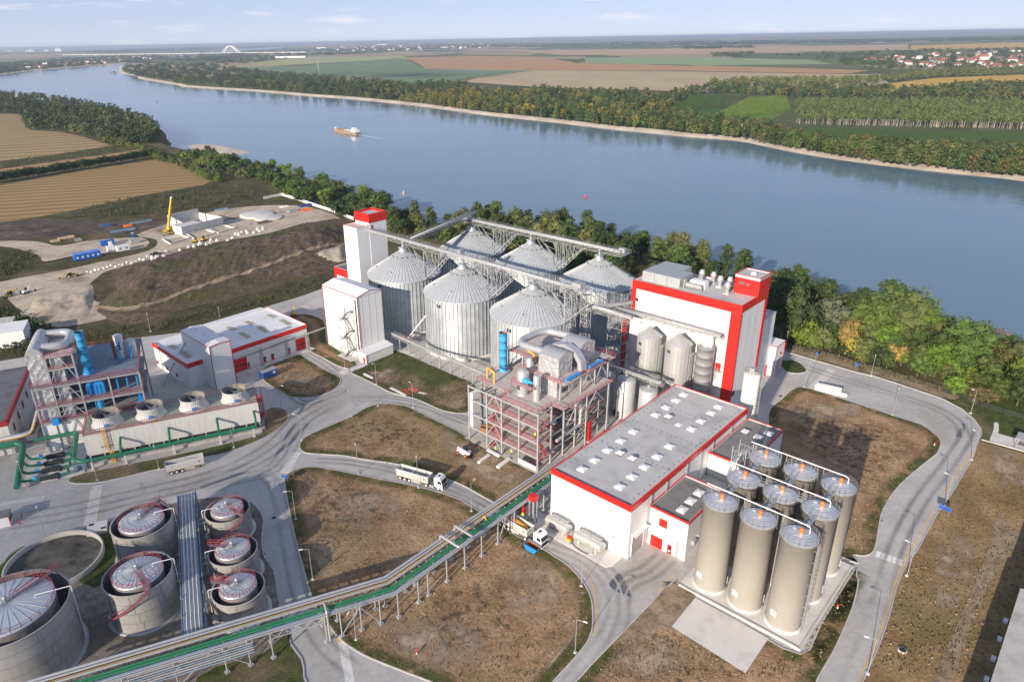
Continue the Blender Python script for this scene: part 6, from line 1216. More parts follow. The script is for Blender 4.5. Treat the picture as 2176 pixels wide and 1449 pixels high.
MB(t).path([(-27.4,-24.4,7.4),(-27.4,-24.4,8.6),(-21.9,-24.4,8.6),(-21.9,-28.6,8.6),(-27.4,-28.6,8.6),(-27.4,-28.6,7.4)],.26,10,.6).obj('expansion_loop','silver',t)
u = K-d2*12.8; MB(t).path([u-n2*2+Vector((0,0,7.3)),u+n2*.5+Vector((0,0,7.6)),u+n2*.5+Vector((0,0,.6))],.22,8,.5).obj('drop_pipe','silver',t)
MB(t).path([(-26.3,-17,6.9),(-25.6,-17,7.8),(-25.2,-17,6.9)],.13,8,.3).obj('yellow_clamp','yellow',t)
for k in range(8): a = K-d2*(30+k*4)+n2*(1+.3*k*0)
for k in range(6): q_ = [K-d2*26+n2*(-.4+.45*k)+Vector((0,0,5.4-.1*k)), K-d2*66+n2*(-.4+.45*k)+Vector((0,0,5.4-.1*k))]; MB(t).tube(q_[0],q_[1],.12,8).obj('lower_pipe',['galv_light','silver','steel_blue'][k%3],t)
# ------------------------------------------------------------------ vehicles
def wheel_data(r=.5, w=.32):
    a = MB(); a.tube((0,-w/2,0),(0,w/2,0),r,18); b = MB(); b.tube((0,-w/2-.02,0),(0,w/2+.02,0),r*.55,12); return a.data('tyre','rubber'), b.data('rim','white_trim')
TY = wheel_data()
def wheel(t,x,y,r=.5,rim=None,ty=TY):
    o = inst(ty[0],'tyre',t,(x,y,r)); o.scale = (r/.5,1,r/.5); q = inst(ty[1],'rim',o)
    if rim: q.data = rim
    return o
def tipper(t, load):
    MB().box(-.9,-.5,.75,8,.5,1.1).obj('chassis','black',t)
    for b in ((-1,-1.25,8.2,-1.18),(-1,1.18,8.2,1.25),(8.12,-1.18,8.2,1.18)): MB().box(b[0],b[1],1.2,b[2],b[3],2.95).obj('side_wall','trailer_paint',t)
    MB().add([(-1.0,-1.18,1.2),(-1.25,-1.18,2.95),(-1.25,1.18,2.95),(-1.0,1.18,1.2),(-.92,-1.18,1.2),(-1.17,-1.18,2.95),(-1.17,1.18,2.95),(-.92,1.18,1.2)],[(0,3,2,1),(4,5,6,7),(1,2,6,5),(0,1,5,4),(3,7,6,2)]).obj('tailgate','trailer_paint',t)
    MB().box(-1,-1.18,1.12,8.12,1.18,1.22).obj('floor','steel',t); MB().box(-1.05,-1.29,2.9,8.24,-1.14,3.0).box(-1.05,1.14,2.9,8.24,1.29,3.0).box(8.08,-1.14,2.9,8.24,1.14,3.0).box(3.4,-1.14,2.88,3.5,1.14,2.96).obj('top_rim','white_trim',t)
    for y in (-1.26,1.26): MB().box(-1,min(y,y*1.005),1.14,8.2,max(y,y*1.005),1.2).obj('reflector_strip','yellow',t); MB().box(3.2,y-.03,.55,5.8,y+.03,.68).box(3.2,y-.03,.85,5.8,y+.03,.98).obj('side_guard','white_trim',t); MB().box(6.9,y-.015,2.0,7.3,y+.015,2.3).obj('logo','black',t)
    if load: MB().lathe(3.6,0,[(3.9,2.3),(2.4,2.75),(.8,3.1),(.05,3.15)],18).obj('grain_heap','grain',t).scale = (1,.29,1)
    for x in (0,1.31,2.62):
        for y in (-1.05,1.05): wheel(t,x,y)
    m = MB(); m.box(7.0,-.9,.1,7.2,-.75,1.1).box(7.0,.75,.1,7.2,.9,1.1).obj('landing_leg','black',t)
def tractor(t):
    MB().box(7.2,-.45,.6,11.9,.45,.95).obj('frame','black',t)
    pr = [(9.95,1.0),(12.2,.55),(12.3,1.7),(12.0,2.9),(11.5,3.55),(10.1,3.6),(9.95,3.3)]
    MB().extr(pr,-1.22,1.22,'y').obj('cab','truck_white',t); MB().add([(12.25,-1.05,1.95),(12.25,1.05,1.95),(12.03,1.05,2.88),(12.03,-1.05,2.88),(12.31,-1.05,1.95),(12.31,1.05,1.95),(12.09,1.05,2.88),(12.09,-1.05,2.88)],[(4,5,6,7),(0,4,7,3),(1,2,6,5),(3,7,6,2),(0,1,5,4)]).obj('windscreen','glass',t)
    for y in (-1.225,1.225): MB().add([(10.9,y,2.0),(11.9,y,1.95),(11.75,y,2.75),(11.0,y,2.8)],[(0,1,2,3),(3,2,1,0)]).obj('side_window','glass',t); MB().box(11.75,y*1.02-.12,2.0,11.95,y*1.02+.12,2.7).obj('mirror','black',t)
    MB().box(12.22,-.95,.75,12.34,.95,1.6).obj('grille','black',t); MB().box(12.1,-1.24,.35,12.4,1.24,.72).obj('bumper','white_trim',t)
    for y in (-1,1): MB().box(12.3,y-.18,.75,12.38,y+.18,.95).obj('headlight','glass',t)
    MB().box(10.6,-.35,3.58,11.1,.35,3.66).obj('roof_hatch','black',t)
    for y in (-1.05,1.05): MB().box(8.5,y-.25,.4,9.8,y+.25,1.0).obj('fuel_tank','silver',t)
    MB().box(8.2,-.3,1.0,9.6,.3,1.3).obj('coupling','steel_dark',t); MB().box(9.6,-.9,1.1,9.85,.9,2.6).obj('air_kit','steel_dark',t)
    for y in (-1.05,1.05): wheel(t,11,y); wheel(t,7.6,y)
def vehicle(name,label,cat,px0,px1,L_ref,fn,z=.1,zz=.5,group=None):
    a = at(*px0,zz); b = at(*px1,zz); t = thing(name,label,cat,WLD,group=group); t['_x']=t['_y']=0.0; d = b-a; t.location = (a.x,a.y,z); t.rotation_euler = (0,0,atan2(d.y,d.x)); fn(t); return t
vehicle('tipper_truck','white tractor with empty grey tipper trailer driving on the middle road','truck',(855.7,1010.7),(935.4,1033.5),11,lambda t:(tipper(t,False),tractor(t)),.1)
vehicle('tipper_truck','white tractor with tipper trailer full of orange grain under the pipe bridge','truck',(1070,1107.5),(1136,1147),11,lambda t:(tipper(t,True),tractor(t)),.1)
vehicle('tipper_trailer','empty grey tipper trailer parked without tractor below the cooling tower','trailer',(364,1001),(387,995.5),3,lambda t:tipper(t,False),.1)
def telehandler(t):
    MB().box(-1.6,-.9,.6,2.0,.9,1.35).obj('body','white_trim',t); MB().extr([(-.4,1.35),(1.0,1.35),(.8,2.35),(-.2,2.35)],.05,.85,'y').obj('cab','glass',t); MB().box(-.3,.05,2.35,.85,.85,2.42).obj('cab_roof','black',t)
    MB().beam((-1.6,-.45,1.9),(2.6,-.45,1.3),.38,.42).obj('boom','white_trim',t); MB().box(2.4,-.8,.2,2.6,.8,1.0).beam((2.5,-.5,.25),(3.6,-.5,.25),.12).beam((2.5,.5,.25),(3.6,.5,.25),.12).obj('forks','black',t); MB().box(-1.9,-.8,.8,-1.55,.8,1.5).obj('counterweight','orange',t)
    rm = TY[1].copy(); rm.materials.clear(); rm.materials.append(M['orange'])
    for x in (-1.1,1.5):
        for y in (-.95,.95): wheel(t,x,y,.55,rm)
vehicle('telehandler','white telehandler with orange wheels on the soil beside the process building','telehandler',(985,963),(1005,972),3,telehandler,.2,.55)
def backhoe(t, c='yellow'):
    MB().box(-1.4,-.6,.6,1.6,.6,1.25).obj('body','digger_yellow',t); MB().box(1.0,-.5,1.2,2.0,.5,1.6).obj('bonnet','black',t); MB().extr([(-.9,1.2),(.8,1.2),(.6,2.6),(-.8,2.6)],-.75,.75,'y').obj('cab','glass',t); MB().box(-.95,-.8,2.6,.75,.8,2.72).obj('cab_roof','digger_yellow',t)
    MB().box(2.9,-1.15,.1,3.6,1.15,.9).obj('front_bucket','black',t); MB().beam((1.2,-.6,1.2),(3.0,-.6,.6),.16).beam((1.2,.6,1.2),(3.0,.6,.6),.16).obj('loader_arms','digger_yellow',t)
    MB().beam((-1.4,0,1.0),(-3.2,0,2.9),.28).beam((-3.2,0,2.9),(-4.6,0,1.0),.22).obj('digger_arm','digger_yellow',t); MB().box(-5.0,-.35,.3,-4.4,.35,1.1).obj('digger_bucket','black',t)
    for y in (-.85,.85): wheel(t,-1,y,.75); wheel(t,1.5,y,.5)
def excavator(t, c):
    for y in (-.75,.75): MB().extr([(-1.5,.15),(1.5,.15),(1.7,.4),(1.5,.65),(-1.5,.65),(-1.7,.4)],y-.22,y+.22,'y').obj('track','black',t)
    MB().box(-1.3,-.8,.75,.9,.8,1.5).obj('upper_body',c,t); MB().extr([(0,1.5),(1.0,1.0),(1.0,2.2),(.7,2.6),(0,2.6)],.0,.78,'y').obj('cab','glass',t)
    MB().beam((.9,-.2,1.3),(2.3,-.2,3.1),.3).beam((2.3,-.2,3.1),(3.9,-.2,1.9),.26).obj('boom',c,t); MB().beam((3.9,-.2,1.9),(4.2,-.2,.7),.2).obj('stick',c,t); MB().box(3.9,-.5,.15,4.5,.1,.8).obj('bucket','black',t)

vehicle('backhoe_loader','yellow backhoe loader on the sandy track of the building site','backhoe',(150,588),(170,584),3,backhoe)
vehicle('backhoe_loader','yellow backhoe loader at the far left end of the sandy track','backhoe',(22,628),(12,631),3,backhoe)
vehicle('mini_excavator','white mini excavator digging near the left end of the sandy track','excavator',(55,622),(75,616),3,lambda t:excavator(t,'white_trim'))
vehicle('mini_excavator','yellow excavator with raised arm in front of the concrete pit','excavator',(433,511),(445,507),3,lambda t:excavator(t,'digger_yellow'))
vehicle('mini_excavator','small yellow excavator with dark cab beside the raised arm excavator','excavator',(415,514),(428,512),3,lambda t:excavator(t,'digger_yellow'))
vehicle('mini_excavator','yellow digger parked behind the small sand pit wall','excavator',(362,497),(352,500),3,lambda t:excavator(t,'digger_yellow'))
def crane(t):
    MB().box(-5,-1.3,.6,5,1.3,1.5).obj('carrier','digger_yellow',t); MB().box(4,-1.25,1.5,6,1.25,2.8).obj('cab','digger_yellow',t); MB().box(-3,-1.2,1.5,0,1.2,3).obj('superstructure','digger_yellow',t)
    MB().beam((-2.4,0,2.6),(2.2,0,15),1.1,1.1).obj('boom_base','digger_yellow',t); MB().beam((2.2,0,15),(3.6,0,19),.8,.8).obj('boom_tip','yellow',t); MB().box(3.2,-.5,18.8,4.2,.5,19.6).obj('boom_head','white_trim',t)
    for x in (-4,-2.6,2.6,4):
        for y in (-1.1,1.1): wheel(t,x,y,.6)
    for x in (-4.6,3): 
        for y in (-2.6,2.6): MB().beam((x,0,.9),(x,y,.9),.2).beam((x,y,0),(x,y,.9),.2).obj('outrigger','digger_yellow',t)
vehicle('mobile_crane','yellow mobile crane with raised boom beside the concrete pit','crane',(366,489),(376,486),4,crane)
def pickup(t): MB().extr([(-2.5,.5),(2.5,.5),(2.5,1.0),(1.3,1.1),(.7,1.7),(-.8,1.7),(-1,1.1),(-2.5,1.1)],-.9,.9,'y').obj('body','black',t); MB().extr([(1.2,1.12),(.68,1.66),(-.75,1.66),(-.9,1.12)],-.92,.92,'y').obj('windows','glass',t); [wheel(t,x,y,.38) for x in (-1.6,1.6) for y in (-.8,.8)]
vehicle('parked_pickup','dark pickup parked on the sandy track above the earth mound','car',(330,541),(345,539),3,pickup,.12)
# ------------------------------------------------------------------ lamp posts, signs, small furniture
def lampdata():
    a = MB(); a.tube((0,0,0),(0,0,7.9),.085,8,.05); b = MB(); b.tube((0,0,7.85),(1.3,0,8.05),.045,6); c = MB(); c.box(1.2,-.13,7.98,1.95,.13,8.1); d = MB(); d.box(-.28,-.28,0,.28,.28,.25)
    return a.data('pole','galv_light'), b.data('arm','galv_light'), c.data('lamp_head','white_trim'), d.data('footing','concrete_light')
LD = lampdata()
lamps = [(1927,1224,-40,-18,'beside the ring road near the small zebra crossing'),(2008,1074,-40,-20,'behind the blue sign on the ring road'),(2064,978,-40,-25,'at the outer bend of the ring road'),(2062,879,-60,10,'on the lawn at the top of the ring road bend'),(1851,799,-5,20,'on the river side of the upper road'),(1896,883,10,-25,'at the upper edge of the dark soil verge'),(1709,824,20,-25,'beside the white bales'),(1668,747,-5,20,'next to the mill porch'),(1843,1432,-40,-10,'at the bottom of the ring road'),
 (629,1104,-40,5,'on the soil verge left edge, upper of two'),(665,1232,-40,5,'on the soil verge left edge, lower of two'),(99,1147,-10,-30,'on the grass beside the round basin'),(54,1032,5,30,'by the green pump branches'),(207,1021,5,30,'in front of the yellow service stair'),(338,997,5,30,'behind the parked tipper trailer'),(497,952,10,30,'below the right end of the green pipe'),(733,783,-20,20,'at the corner of the white block verge'),(800,817,-20,20,'on the verge with scattered panels, left one'),(878,867,-20,-20,'across the road from the scattered panels'),(762,1007,-10,-30,'below the middle road, left of the truck'),(889,1037,-5,-30,'below the driving tipper truck'),(1002,1087,20,-20,'near the pipe bridge below the middle road'),(1235,1247,30,-5,'on the right edge of the big soil verge'),(1222,1388,30,10,'at the lower right of the big soil verge'),(757,1360,-20,30,'under the pipe bridge bend by the road fork'),(747,886,-10,-25,'at the top edge of the upper soil verge'),(642,936,-25,-5,'at the left tip of the upper soil verge'),(598,868,20,5,'at the right end of the cooling tower'),(320,705,5,20,'on the road behind the workshop, right one'),(470,692,5,20,'on the road behind the workshop roof')]
for (px,py,dx,dy,lb) in lamps:
    a = at(px,py); b = at(px+dx,py+dy)-a; t = thing('lamp_post','slim grey lamp post '+lb,'lamp post',WLD,a.x,a.y,.1,'lamp posts along the plant roads',rz=atan2(b.y,b.x)); t.location = (a.x,a.y,.1)
    for me,n_ in zip(LD,('pole','arm','lamp_head','footing')): inst(me,n_,t)
def sign(label,px,py,face,w=1.8,h=.9,z=1.4,mat='blue_sign'):
    a = at(px,py); b = at(px+face[0],py+face[1])-a; t = thing('direction_sign',label,'sign',WLD,a.x,a.y,.1,rz=atan2(b.y,b.x)+pi/2); t.location = (a.x,a.y,.1)
    MB().box(-w/2,-.05,z,w/2,.05,z+h).obj('board',mat,t)
    for k in range(2): MB().box(-w*.42,-.07,z+h*(.18+.4*k),w*.42,-.055,z+h*(.4+.4*k)).obj('board_text_strip','blue_dark',t)
    for x in (-w*.35,w*.35): MB().tube((x,0,0),(x,0,z),.04,6).obj('post','galv_light',t)

sign('blue two line direction sign beside the ring road',2003,1096,(-30,60),2.6,1.0,1.6); sign('blue direction sign at the left tip of the big soil verge',607,1026,(-40,30),2.2,.9,1.4); sign('small blue sign beside the upper river road, left one',1734,766,(-5,40),.7,.9,2); sign('small blue sign on the kerb of the upper river road',1818,789,(-5,40),.9,1.1,1.8)
for (px,py,lb) in ((1779,1294,'red and white hydrant on the grass right of the nine silos'),(1985,948,'red and white hydrant at the tip of the dark soil verge'),(886,1391,'red and white hydrant low on the big soil verge'),(803,864,'red hydrant at the top tip of the upper soil verge')):
    a = at(px,py); t = thing('hydrant',lb,'hydrant',WLD,a.x,a.y,.2); MB(t).tube((a.x,a.y,0),(a.x,a.y,.55),.13,10).obj('base','white_trim',t); MB(t).lathe(a.x,a.y,[(.14,.55),(.17,.6),(.17,.95),(.05,1.1)],10).obj('head','red',t); MB(t).tube((a.x-.28,a.y,.75),(a.x+.28,a.y,.75),.07,8).obj('outlets','red',t)
for (px,py,lb) in ((1917,1383,'round concrete manhole ring on the dry grass'),):
    a = at(px,py); t = thing('manhole',lb,'manhole',WLD,a.x,a.y,.05); MB(t).lathe(a.x,a.y,[(.75,0),(.75,.35),(.6,.35)],18,False).obj('ring','concrete',t); MB(t).lathe(a.x,a.y,[(.6,.3),(.01,.3)],18,False).obj('cover','black',t)
for (px,py,lb) in ((1478,1235,'round iron manhole cover near the hall annex'),(1112,1091,'round iron manhole cover beside the loading truck'),(1658,842,'dark drain cover in front of the mill porch'),(582,1100,'round iron manhole cover in the left lane, upper'),(560,1178,'round iron manhole cover in the left lane, lower')):
    a = at(px,py); t = tag(MB().lathe(0,0,[(.5,0),(.5,.02),(.4,.03)],18).obj('manhole_cover','black'),lb,'manhole'); t.location = (a.x,a.y,.105)
# white big bags in two layers
bag = MB(); n=8
for (z,s_) in ((0,.46),(.2,.52),(.75,.52),(.95,.42)): bag.v += [(s_*(1 if i in (0,1,7) else -1 if i in (3,4,5) else 0)*(.9 if i%2 else 1), s_*(1 if i in (1,2,3) else -1 if i in (5,6,7) else 0)*(.9 if i%2 else 1), z) for i in range(8)]
bag.f = [(k*8+i,k*8+(i+1)%8,k*8+8+(i+1)%8,k*8+8+i) for k in range(3) for i in range(8)]+[tuple(range(24,32))]; bag.sm=[False]*len(bag.f); bagd = bag.data('big_bag','paper')
x0,y0 = P.px(1735,829); x1,y1 = P.px(1796,843)
for k in range(9):
    for j in range(2):
        if k > 6 and j: continue
        for lay in range(2 if k < 7 else 1):
            o = inst(bagd,'big_bag',None,P.w(x0+(x1-x0)*k/8, y0+(y1-y0)*k/8+j*1.15, .1+lay*.98), P.a+random.uniform(-.06,.06), (1.1,1.1,1)); o['label']='white bulk bag in the double stack beside the upper road'; o['category']='bulk bag'; o['group']='stack of white bulk bags'
# horizontal tanks, loading platform, skip, hose
for k,(xa,xb,lb) in enumerate(((-19.9,-13.4,'lying steel tank against the hall wall, nearer the loading truck'),(-12.0,-4.5,'lying steel tank against the hall wall, nearer the hall corner'))):
    t = thing('lying_tank',lb,'tank',P,xa,-2.3); m = MB(t); q = MB(t); m.tube((xa+.3,-2.3,1.75),(xb-.3,-2.3,1.75),1.2,26,None,False); m.obj('shell','tank_steel',t)
    for xx,s_ in ((xa+.3,-1),(xb-.3,1)): q.tube((xx,-2.3,1.75),(xx+s_*.28,-2.3,1.75),1.2,26,.75)
    q.obj('end_cap','tank_steel',t)
    for f in (.25,.5,.75): MB(t).tube((xa+(xb-xa)*f-.04,-2.3,1.75),(xa+(xb-xa)*f+.04,-2.3,1.75),1.23,26).obj('hoop','galv_light',t)
    for f in (.2,.8): MB(t).box(xa+(xb-xa)*f-.25,-3.2,.2,xa+(xb-xa)*f+.25,-1.4,1.0).obj('saddle','concrete',t)
    MB(t).box(xa+1,-2,2.95,xb-1,-1.2,3.02).rail([(xa+1,-1.2,3),(xb-1,-1.2,3)],.9,1.5,.05).obj('top_walkway','galv_light',t); MB(t).lathe((xa+xb)/2,-2.4,[(.35,2.9),(.35,3.25)],12).obj('manhole','galv_light',t)

t = thing('transfer_pump','small orange pump between the two lying tanks','pump',P,-12.7,-3.4); MB(t).box(-13.3,-4,.3,-12.1,-2.9,.8).obj('base','yellow',t); MB(t).tube((-13.2,-3.4,1.1),(-12.2,-3.4,1.1),.3,10).obj('motor','red',t); MB(t).path([(-12.4,-3.4,1.2),(-12,-3.6,.9),(-11.6,-4.4,.4)],.1,6,.2).obj('valve','pipe_green',t)
q = [at(*p_,.3) for p_ in ((1217,1142),(1218,1156),(1235,1170),(1253,1177),(1262,1173),(1268,1164))]; t = MB().path(spline(q,5,False),.07,6).obj('drain_hose','rubber'); t.location.z = .3; tag(t,'black hose looping on the apron below the lying tanks','hose')
t = thing('loading_platform','red topped loading platform on white posts beside the hall','platform',P,-22.5,-4); MB(t).box(-23.4,-5,6.6,-21.6,-3.4,7.8).obj('red_box','red',t)
for x in (-23.1,-21.9):
    for y in (-4.8,-3.6): MB(t).box(x-.12,y-.12,.2,x+.12,y+.12,6.6).obj('post','galv_light',t)
t = thing('loading_spout','red loading spout with yellow sock over the grain trailer','spout',P,*P.px(1116,1095)); x,y = P.px(1111,1100,3); MB(t).tube((x,y,4.4),(x,y,6.2),.18,10).obj('spout','red',t); MB(t).lathe(x,y,[(.1,3.6),(.3,3.9),(.3,4.2),(.15,4.4)],12).obj('sock','yellow_bright',t); MB(t).rail([(x-3,y+1.2,4.4),(x+.6,y+1.2,4.4)],1.1,1,.07).box(x-3,y+.6,4.3,x+.6,y+1.2,4.4).obj('gangway','red_rail',t); MB(t).lattice(x-1.6,y-2.2,.2,5.6,.8,8,.08).obj('lattice_post','galv_light',t)

t = thing('waste_skip','blue open skip with rusty inside beside the loading road','skip',P,*P.px(1131,1170)); x,y = P.px(1131,1170)
def skip(T,x,y,m1,m2):
    o = [(x-1.9,y-.9),(x+1.9,y-.9),(x+1.9,y+.9),(x-1.9,y+.9)]; i_ = [(x-1.1,y-.8),(x+1.1,y-.8),(x+1.1,y+.8),(x-1.1,y+.8)]
    MB(T).add([(*p,.2) for p in i_]+[(*p,1.6) for p in o],[(0,1,5,4),(1,2,6,5),(2,3,7,6),(3,0,4,7),(3,2,1,0)]).obj('shell',m1,T); s_ = .94
    MB(T).add([(x+(p[0]-x)*s_,y+(p[1]-y)*s_,.45) for p in i_]+[(x+(p[0]-x)*s_,y+(p[1]-y)*s_,1.6) for p in o],[(4,5,1,0),(5,6,2,1),(6,7,3,2),(7,4,0,3),(0,1,2,3)]).obj('inside',m2,T); MB(T).rail([(*p,1.5) for p in o],.1,60,.1,True,0).obj('rim','blue',T)
skip(t,x,y,'blue','rust')
# loose panels and sheets
for k,(pa,pb,w,lb,mt) in enumerate((((1017,986),(1040,969),.9,'long white panel lying beside the telehandler','paper'),((1058,996),(1083,977),1.1,'thick white panel stack nearest the pipe bridge','paper'),((1036,958),(1062,972),.8,'white wrapped beam at the foot of the process building','paper'),((774,797),(793,806),.7,'pale concrete block pair on the verge beside the workshop road','concrete_light'),((830,825),(862,842),1.1,'crumpled white sheeting on the verge by the road','paper'),((856,829),(872,837),.7,'red and white sheet on the verge, left one','red'),((870,826),(888,832),1.6,'red bordered white sheet on the verge, middle one','red_sheet'),((890,835),(906,838),.7,'small white scraps at the right of the scattered sheets','paper'))):
    a = at(*pa); b = at(*pb); d = b-a; t = MB().box(0,-w/2,0,d.length,w/2,.45 if k < 4 else .06).obj('building_panel',mt); t.location = (a.x,a.y,.23); t.rotation_euler = (0,0,atan2(d.y,d.x)); tag(t,lb,'panel')

# shelter, kiosk, gallery building at the lower right
a = at(2150,942); t = thing('bike_shelter','grey flat roofed shelter on a concrete slab at the right edge','shelter',WLD,a.x,a.y,0,rz=P.a); t.location = (a.x,a.y,.05)
MB().box(-4,-3,0,9,3.4,.12).obj('slab','concrete_light',t); MB().box(.5,-2,2.5,9,2.6,2.7).obj('roof','steel_paint',t); [MB().beam((x,y,.1),(x,y,2.5),.14).obj('post','steel_dark',t) for x in (.8,4.6,8.6) for y in (-1.8,2.4)]; MB().box(1.4,-.4,.1,7.6,.1,.6).box(1.6,1,.1,7,1.4,1.1).obj('rack','steel_dark',t)
sheet('stone_channel', spline(pxs([(2112,899),(2121,899),(2122,915),(2116,930),(2110,938),(2103,936),(2108,922),(2112,910)]),3), .09, 'concrete_light')
k_ = L.px(14,1113); t = thing('gate_kiosk','white gate kiosk with red posts in the road at the left edge','kiosk',L,*k_); x,y = k_; MB(t).box(x-1.4,y-4,.1,x+1.4,y+1.2,2.7).obj('wall','white',t); MB(t).box(x-1.6,y-4.2,2.7,x+1.6,y+1.4,2.9).obj('roof','roof_dark2',t); MB(t).box(x-1.2,y+1.2,1,x+1.2,y+1.26,2.2).obj('window','glass',t); MB(t).box(x+1.35,y+1.15,.1,x+1.5,y+1.3,2.7).obj('corner_trim','red',t)
for dx in (-1.2,1.6): MB(t).tube((x+dx,y+3,.1),(x+dx,y+3,1.3),.12,8).obj('bollard','red',t)
t = thing('gallery_building','long low building with pale roof panels at the lower right corner','building',P,64,10)
MB(t).box(62.2,-40,0,66.2,36.5,6.2).obj('wall','white_grey',t); MB(t).box(68.4,-40,0,76,36.5,6.0).obj('wall','white_grey',t); MB(t).box(66.2,-40,0,68.4,36.5,3).obj('valley','black',t); MB(t).box(62.6,36.6,0,65.8,90,6.4).obj('link_gallery','steel_paint',t)
for k in range(13):
    y = -39.9+k*5.88
    MB(t).add([(62,y,6.3),(66.3,y,6.8),(66.3,y+5.75,6.8),(62,y+5.75,6.3),(62,y,6.15),(66.3,y,6.6),(66.3,y+5.75,6.6),(62,y+5.75,6.15)],[(0,1,2,3),(4,5,1,0),(7,4,0,3),(6,7,3,2),(5,6,2,1)]).obj('roof_panel','concrete',t); MB(t).add([(68.3,y,6.6),(76,y,6.2),(76,y+5.75,6.2),(68.3,y+5.75,6.6)],[(0,1,2,3)]).obj('roof_panel','concrete',t); MB(t).box(61.2,y+2,0,61.9,y+3.2,.5).obj('footing_cap','white_trim',t)
MB(t).tube((66.7,-40,6.7),(66.7,36,6.7),.15,8).obj('red_pipe','red_rail',t); MB(t).box(65,35.6,6.6,66.6,37,7.6).obj('blue_drive','blue',t)
# people at work
def person(label, loc, rz, vest, legs='cloth_dark', pose=0):
    t = thing('person',label,'person',WLD); t.location = loc; t.rotation_euler = (0,0,rz); t['_x']=t['_y']=0.0
    J = [(0,0,.95,.15),(0,0,1.2,.16),(0,0,1.42,.15),(0,0,1.53,.06),(0,0.02,1.66,.105),(.1,0,.88,.1),(.12,.05+.12*pose,.48,.075),(.12,-.02+.1*pose,.06,.05),(.12,.14,.03,.04),(-.1,0,.88,.1),(-.12,.05-.1*pose,.48,.075),(-.12,-.02-.16*pose,.06,.05),(-.12,.12-.1*pose,.03,.04),(.2,0,1.42,.075),(.27,.04,1.16,.055),(.25,.24,1.02,.045),(.24,.33,1.0,.03),(-.2,0,1.42,.075),(-.27,.04,1.16,.055),(-.25,.24,1.05,.045),(-.24,.33,1.06,.03)]
    E_ = [(0,1),(1,2),(2,3),(3,4),(0,5),(5,6),(6,7),(7,8),(0,9),(9,10),(10,11),(11,12),(2,13),(13,14),(14,15),(15,16),(2,17),(17,18),(18,19),(19,20)]
    me = bpy.data.meshes.new('body'); me.from_pydata([j[:3] for j in J],E_,[]); o = bpy.data.objects.new('body',me); COL.objects.link(o)
    md = o.modifiers.new('s','SKIN'); sd = me.skin_vertices[0].data
    for i,j in enumerate(J): sd[i].radius = (j[3],j[3]*.8); sd[i].use_root = (i==0)
    o.modifiers.new('d','SUBSURF').levels = 1; dg = bpy.context.evaluated_depsgraph_get(); m2 = bpy.data.meshes.new_from_object(o.evaluated_get(dg)); bpy.data.objects.remove(o)
    m2.materials.clear(); [m2.materials.append(M[k]) for k in (vest,legs,'skin')]
    for p in m2.polygons: z = p.center.z; p.material_index = 1 if z < .93 else (2 if z > 1.5 or p.center.y > .27 else 0); p.use_smooth = True
    b = bpy.data.objects.new('body',m2); COL.objects.link(b); b.parent = t; MB().lathe(0,.02,[(.15,1.68),(.14,1.74),(.09,1.82),(.01,1.85)],12).obj('helmet','white_trim',t)
person('worker in orange jacket and dark trousers on the third process building deck', P.w(-40.5,13.4,8.72), 1.2, 'cloth_orange'); person('worker in yellow jacket on the third process building deck', P.w(-36.5,13.6,8.72), 2.2, 'yellow_bright'); person('worker in yellow vest standing at the foot of the process building', P.w(-48.6,11.9,.3), .4, 'yellow_bright', pose=1); person('worker in yellow jacket in dark gap under the process building', P.w(-44.5,13.6,.3), 2.6, 'yellow_bright')
# yellow lift behind the workshop
a = at(625,672); t = thing('scissor_lift','yellow boom lift parked on the soil behind the workshop','lift',WLD,a.x,a.y,.2); MB(t).box(a.x-1.3,a.y-.8,.4,a.x+1.3,a.y+.8,1.3).obj('base','digger_yellow',t); MB(t).beam((a.x-.8,a.y,1.3),(a.x+.6,a.y,4.2),.4).beam((a.x+.6,a.y,4.2),(a.x-.2,a.y,2.2),.35).obj('boom','digger_yellow',t); [MB(t).tube((a.x+dx,a.y-.9,.4),(a.x+dx,a.y+.9,.4),.4,12).obj('axle','rubber',t) for dx in (-.9,.9)]
# ------------------------------------------------------------------ building site
def site_box(name,label,cat,px,w,l,h,mat,ang=P.a,roof=None,win=0,wmat='white_trim',z=.12):
    a = at(*px); t = thing(name,label,cat,WLD,a.x,a.y,z,rz=ang); t.location = (a.x,a.y,z)
    MB().box(-w/2,-l/2,.15,w/2,l/2,h).obj('wall',mat,t); MB().box(-w/2-.08,-l/2-.08,h,w/2+.08,l/2+.08,h+.12).obj('roof',roof or mat,t); MB().box(-w/2+.2,-l/2+.2,0,w/2-.2,l/2-.2,.15).obj('skids','steel_dark',t)
    for k in range(win): MB().box(w/2,-l/2+l*(k+.5)/win-.45,1.1,w/2+.05,-l/2+l*(k+.5)/win+.45,2.1).obj('window',wmat,t)
    return t
SA = P.a+radians(-4)
site_box('site_cabin','long bright blue site cabin with a row of windows','cabin',(186,549),4.5,12.5,3.2,'blue_cabin',SA,'blue_sheet',5); site_box('site_cabin','low blue end block attached to the long site cabin','cabin',(165,552),3.6,3.2,2.9,'blue_cabin',SA,'blue_sheet',1)
site_box('site_container','blue container behind the white huts','container',(229,521),2.6,7,2.6,'blue_cabin',SA); site_box('site_container','white container hut beside the blue container','container',(236,534),2.8,3.4,2.7,'white',SA); site_box('site_container','white cabin with red corners and two openings','container',(262,533),2.8,6.4,2.8,'white',SA,None,2,'steel_dark'); site_box('site_container','small white toilet hut between blue container and huts','container',(236,524),1.4,1.6,2.6,'white',SA); site_box('site_container','pale grey wire container by the sandy road','container',(287,517),2.4,5,2.3,'galv_light',SA); site_box('toilet_cabin','blue portable toilet standing alone on the site','toilet',(283,504),1.1,1.1,2.3,'blue_cabin',SA,'white_trim')
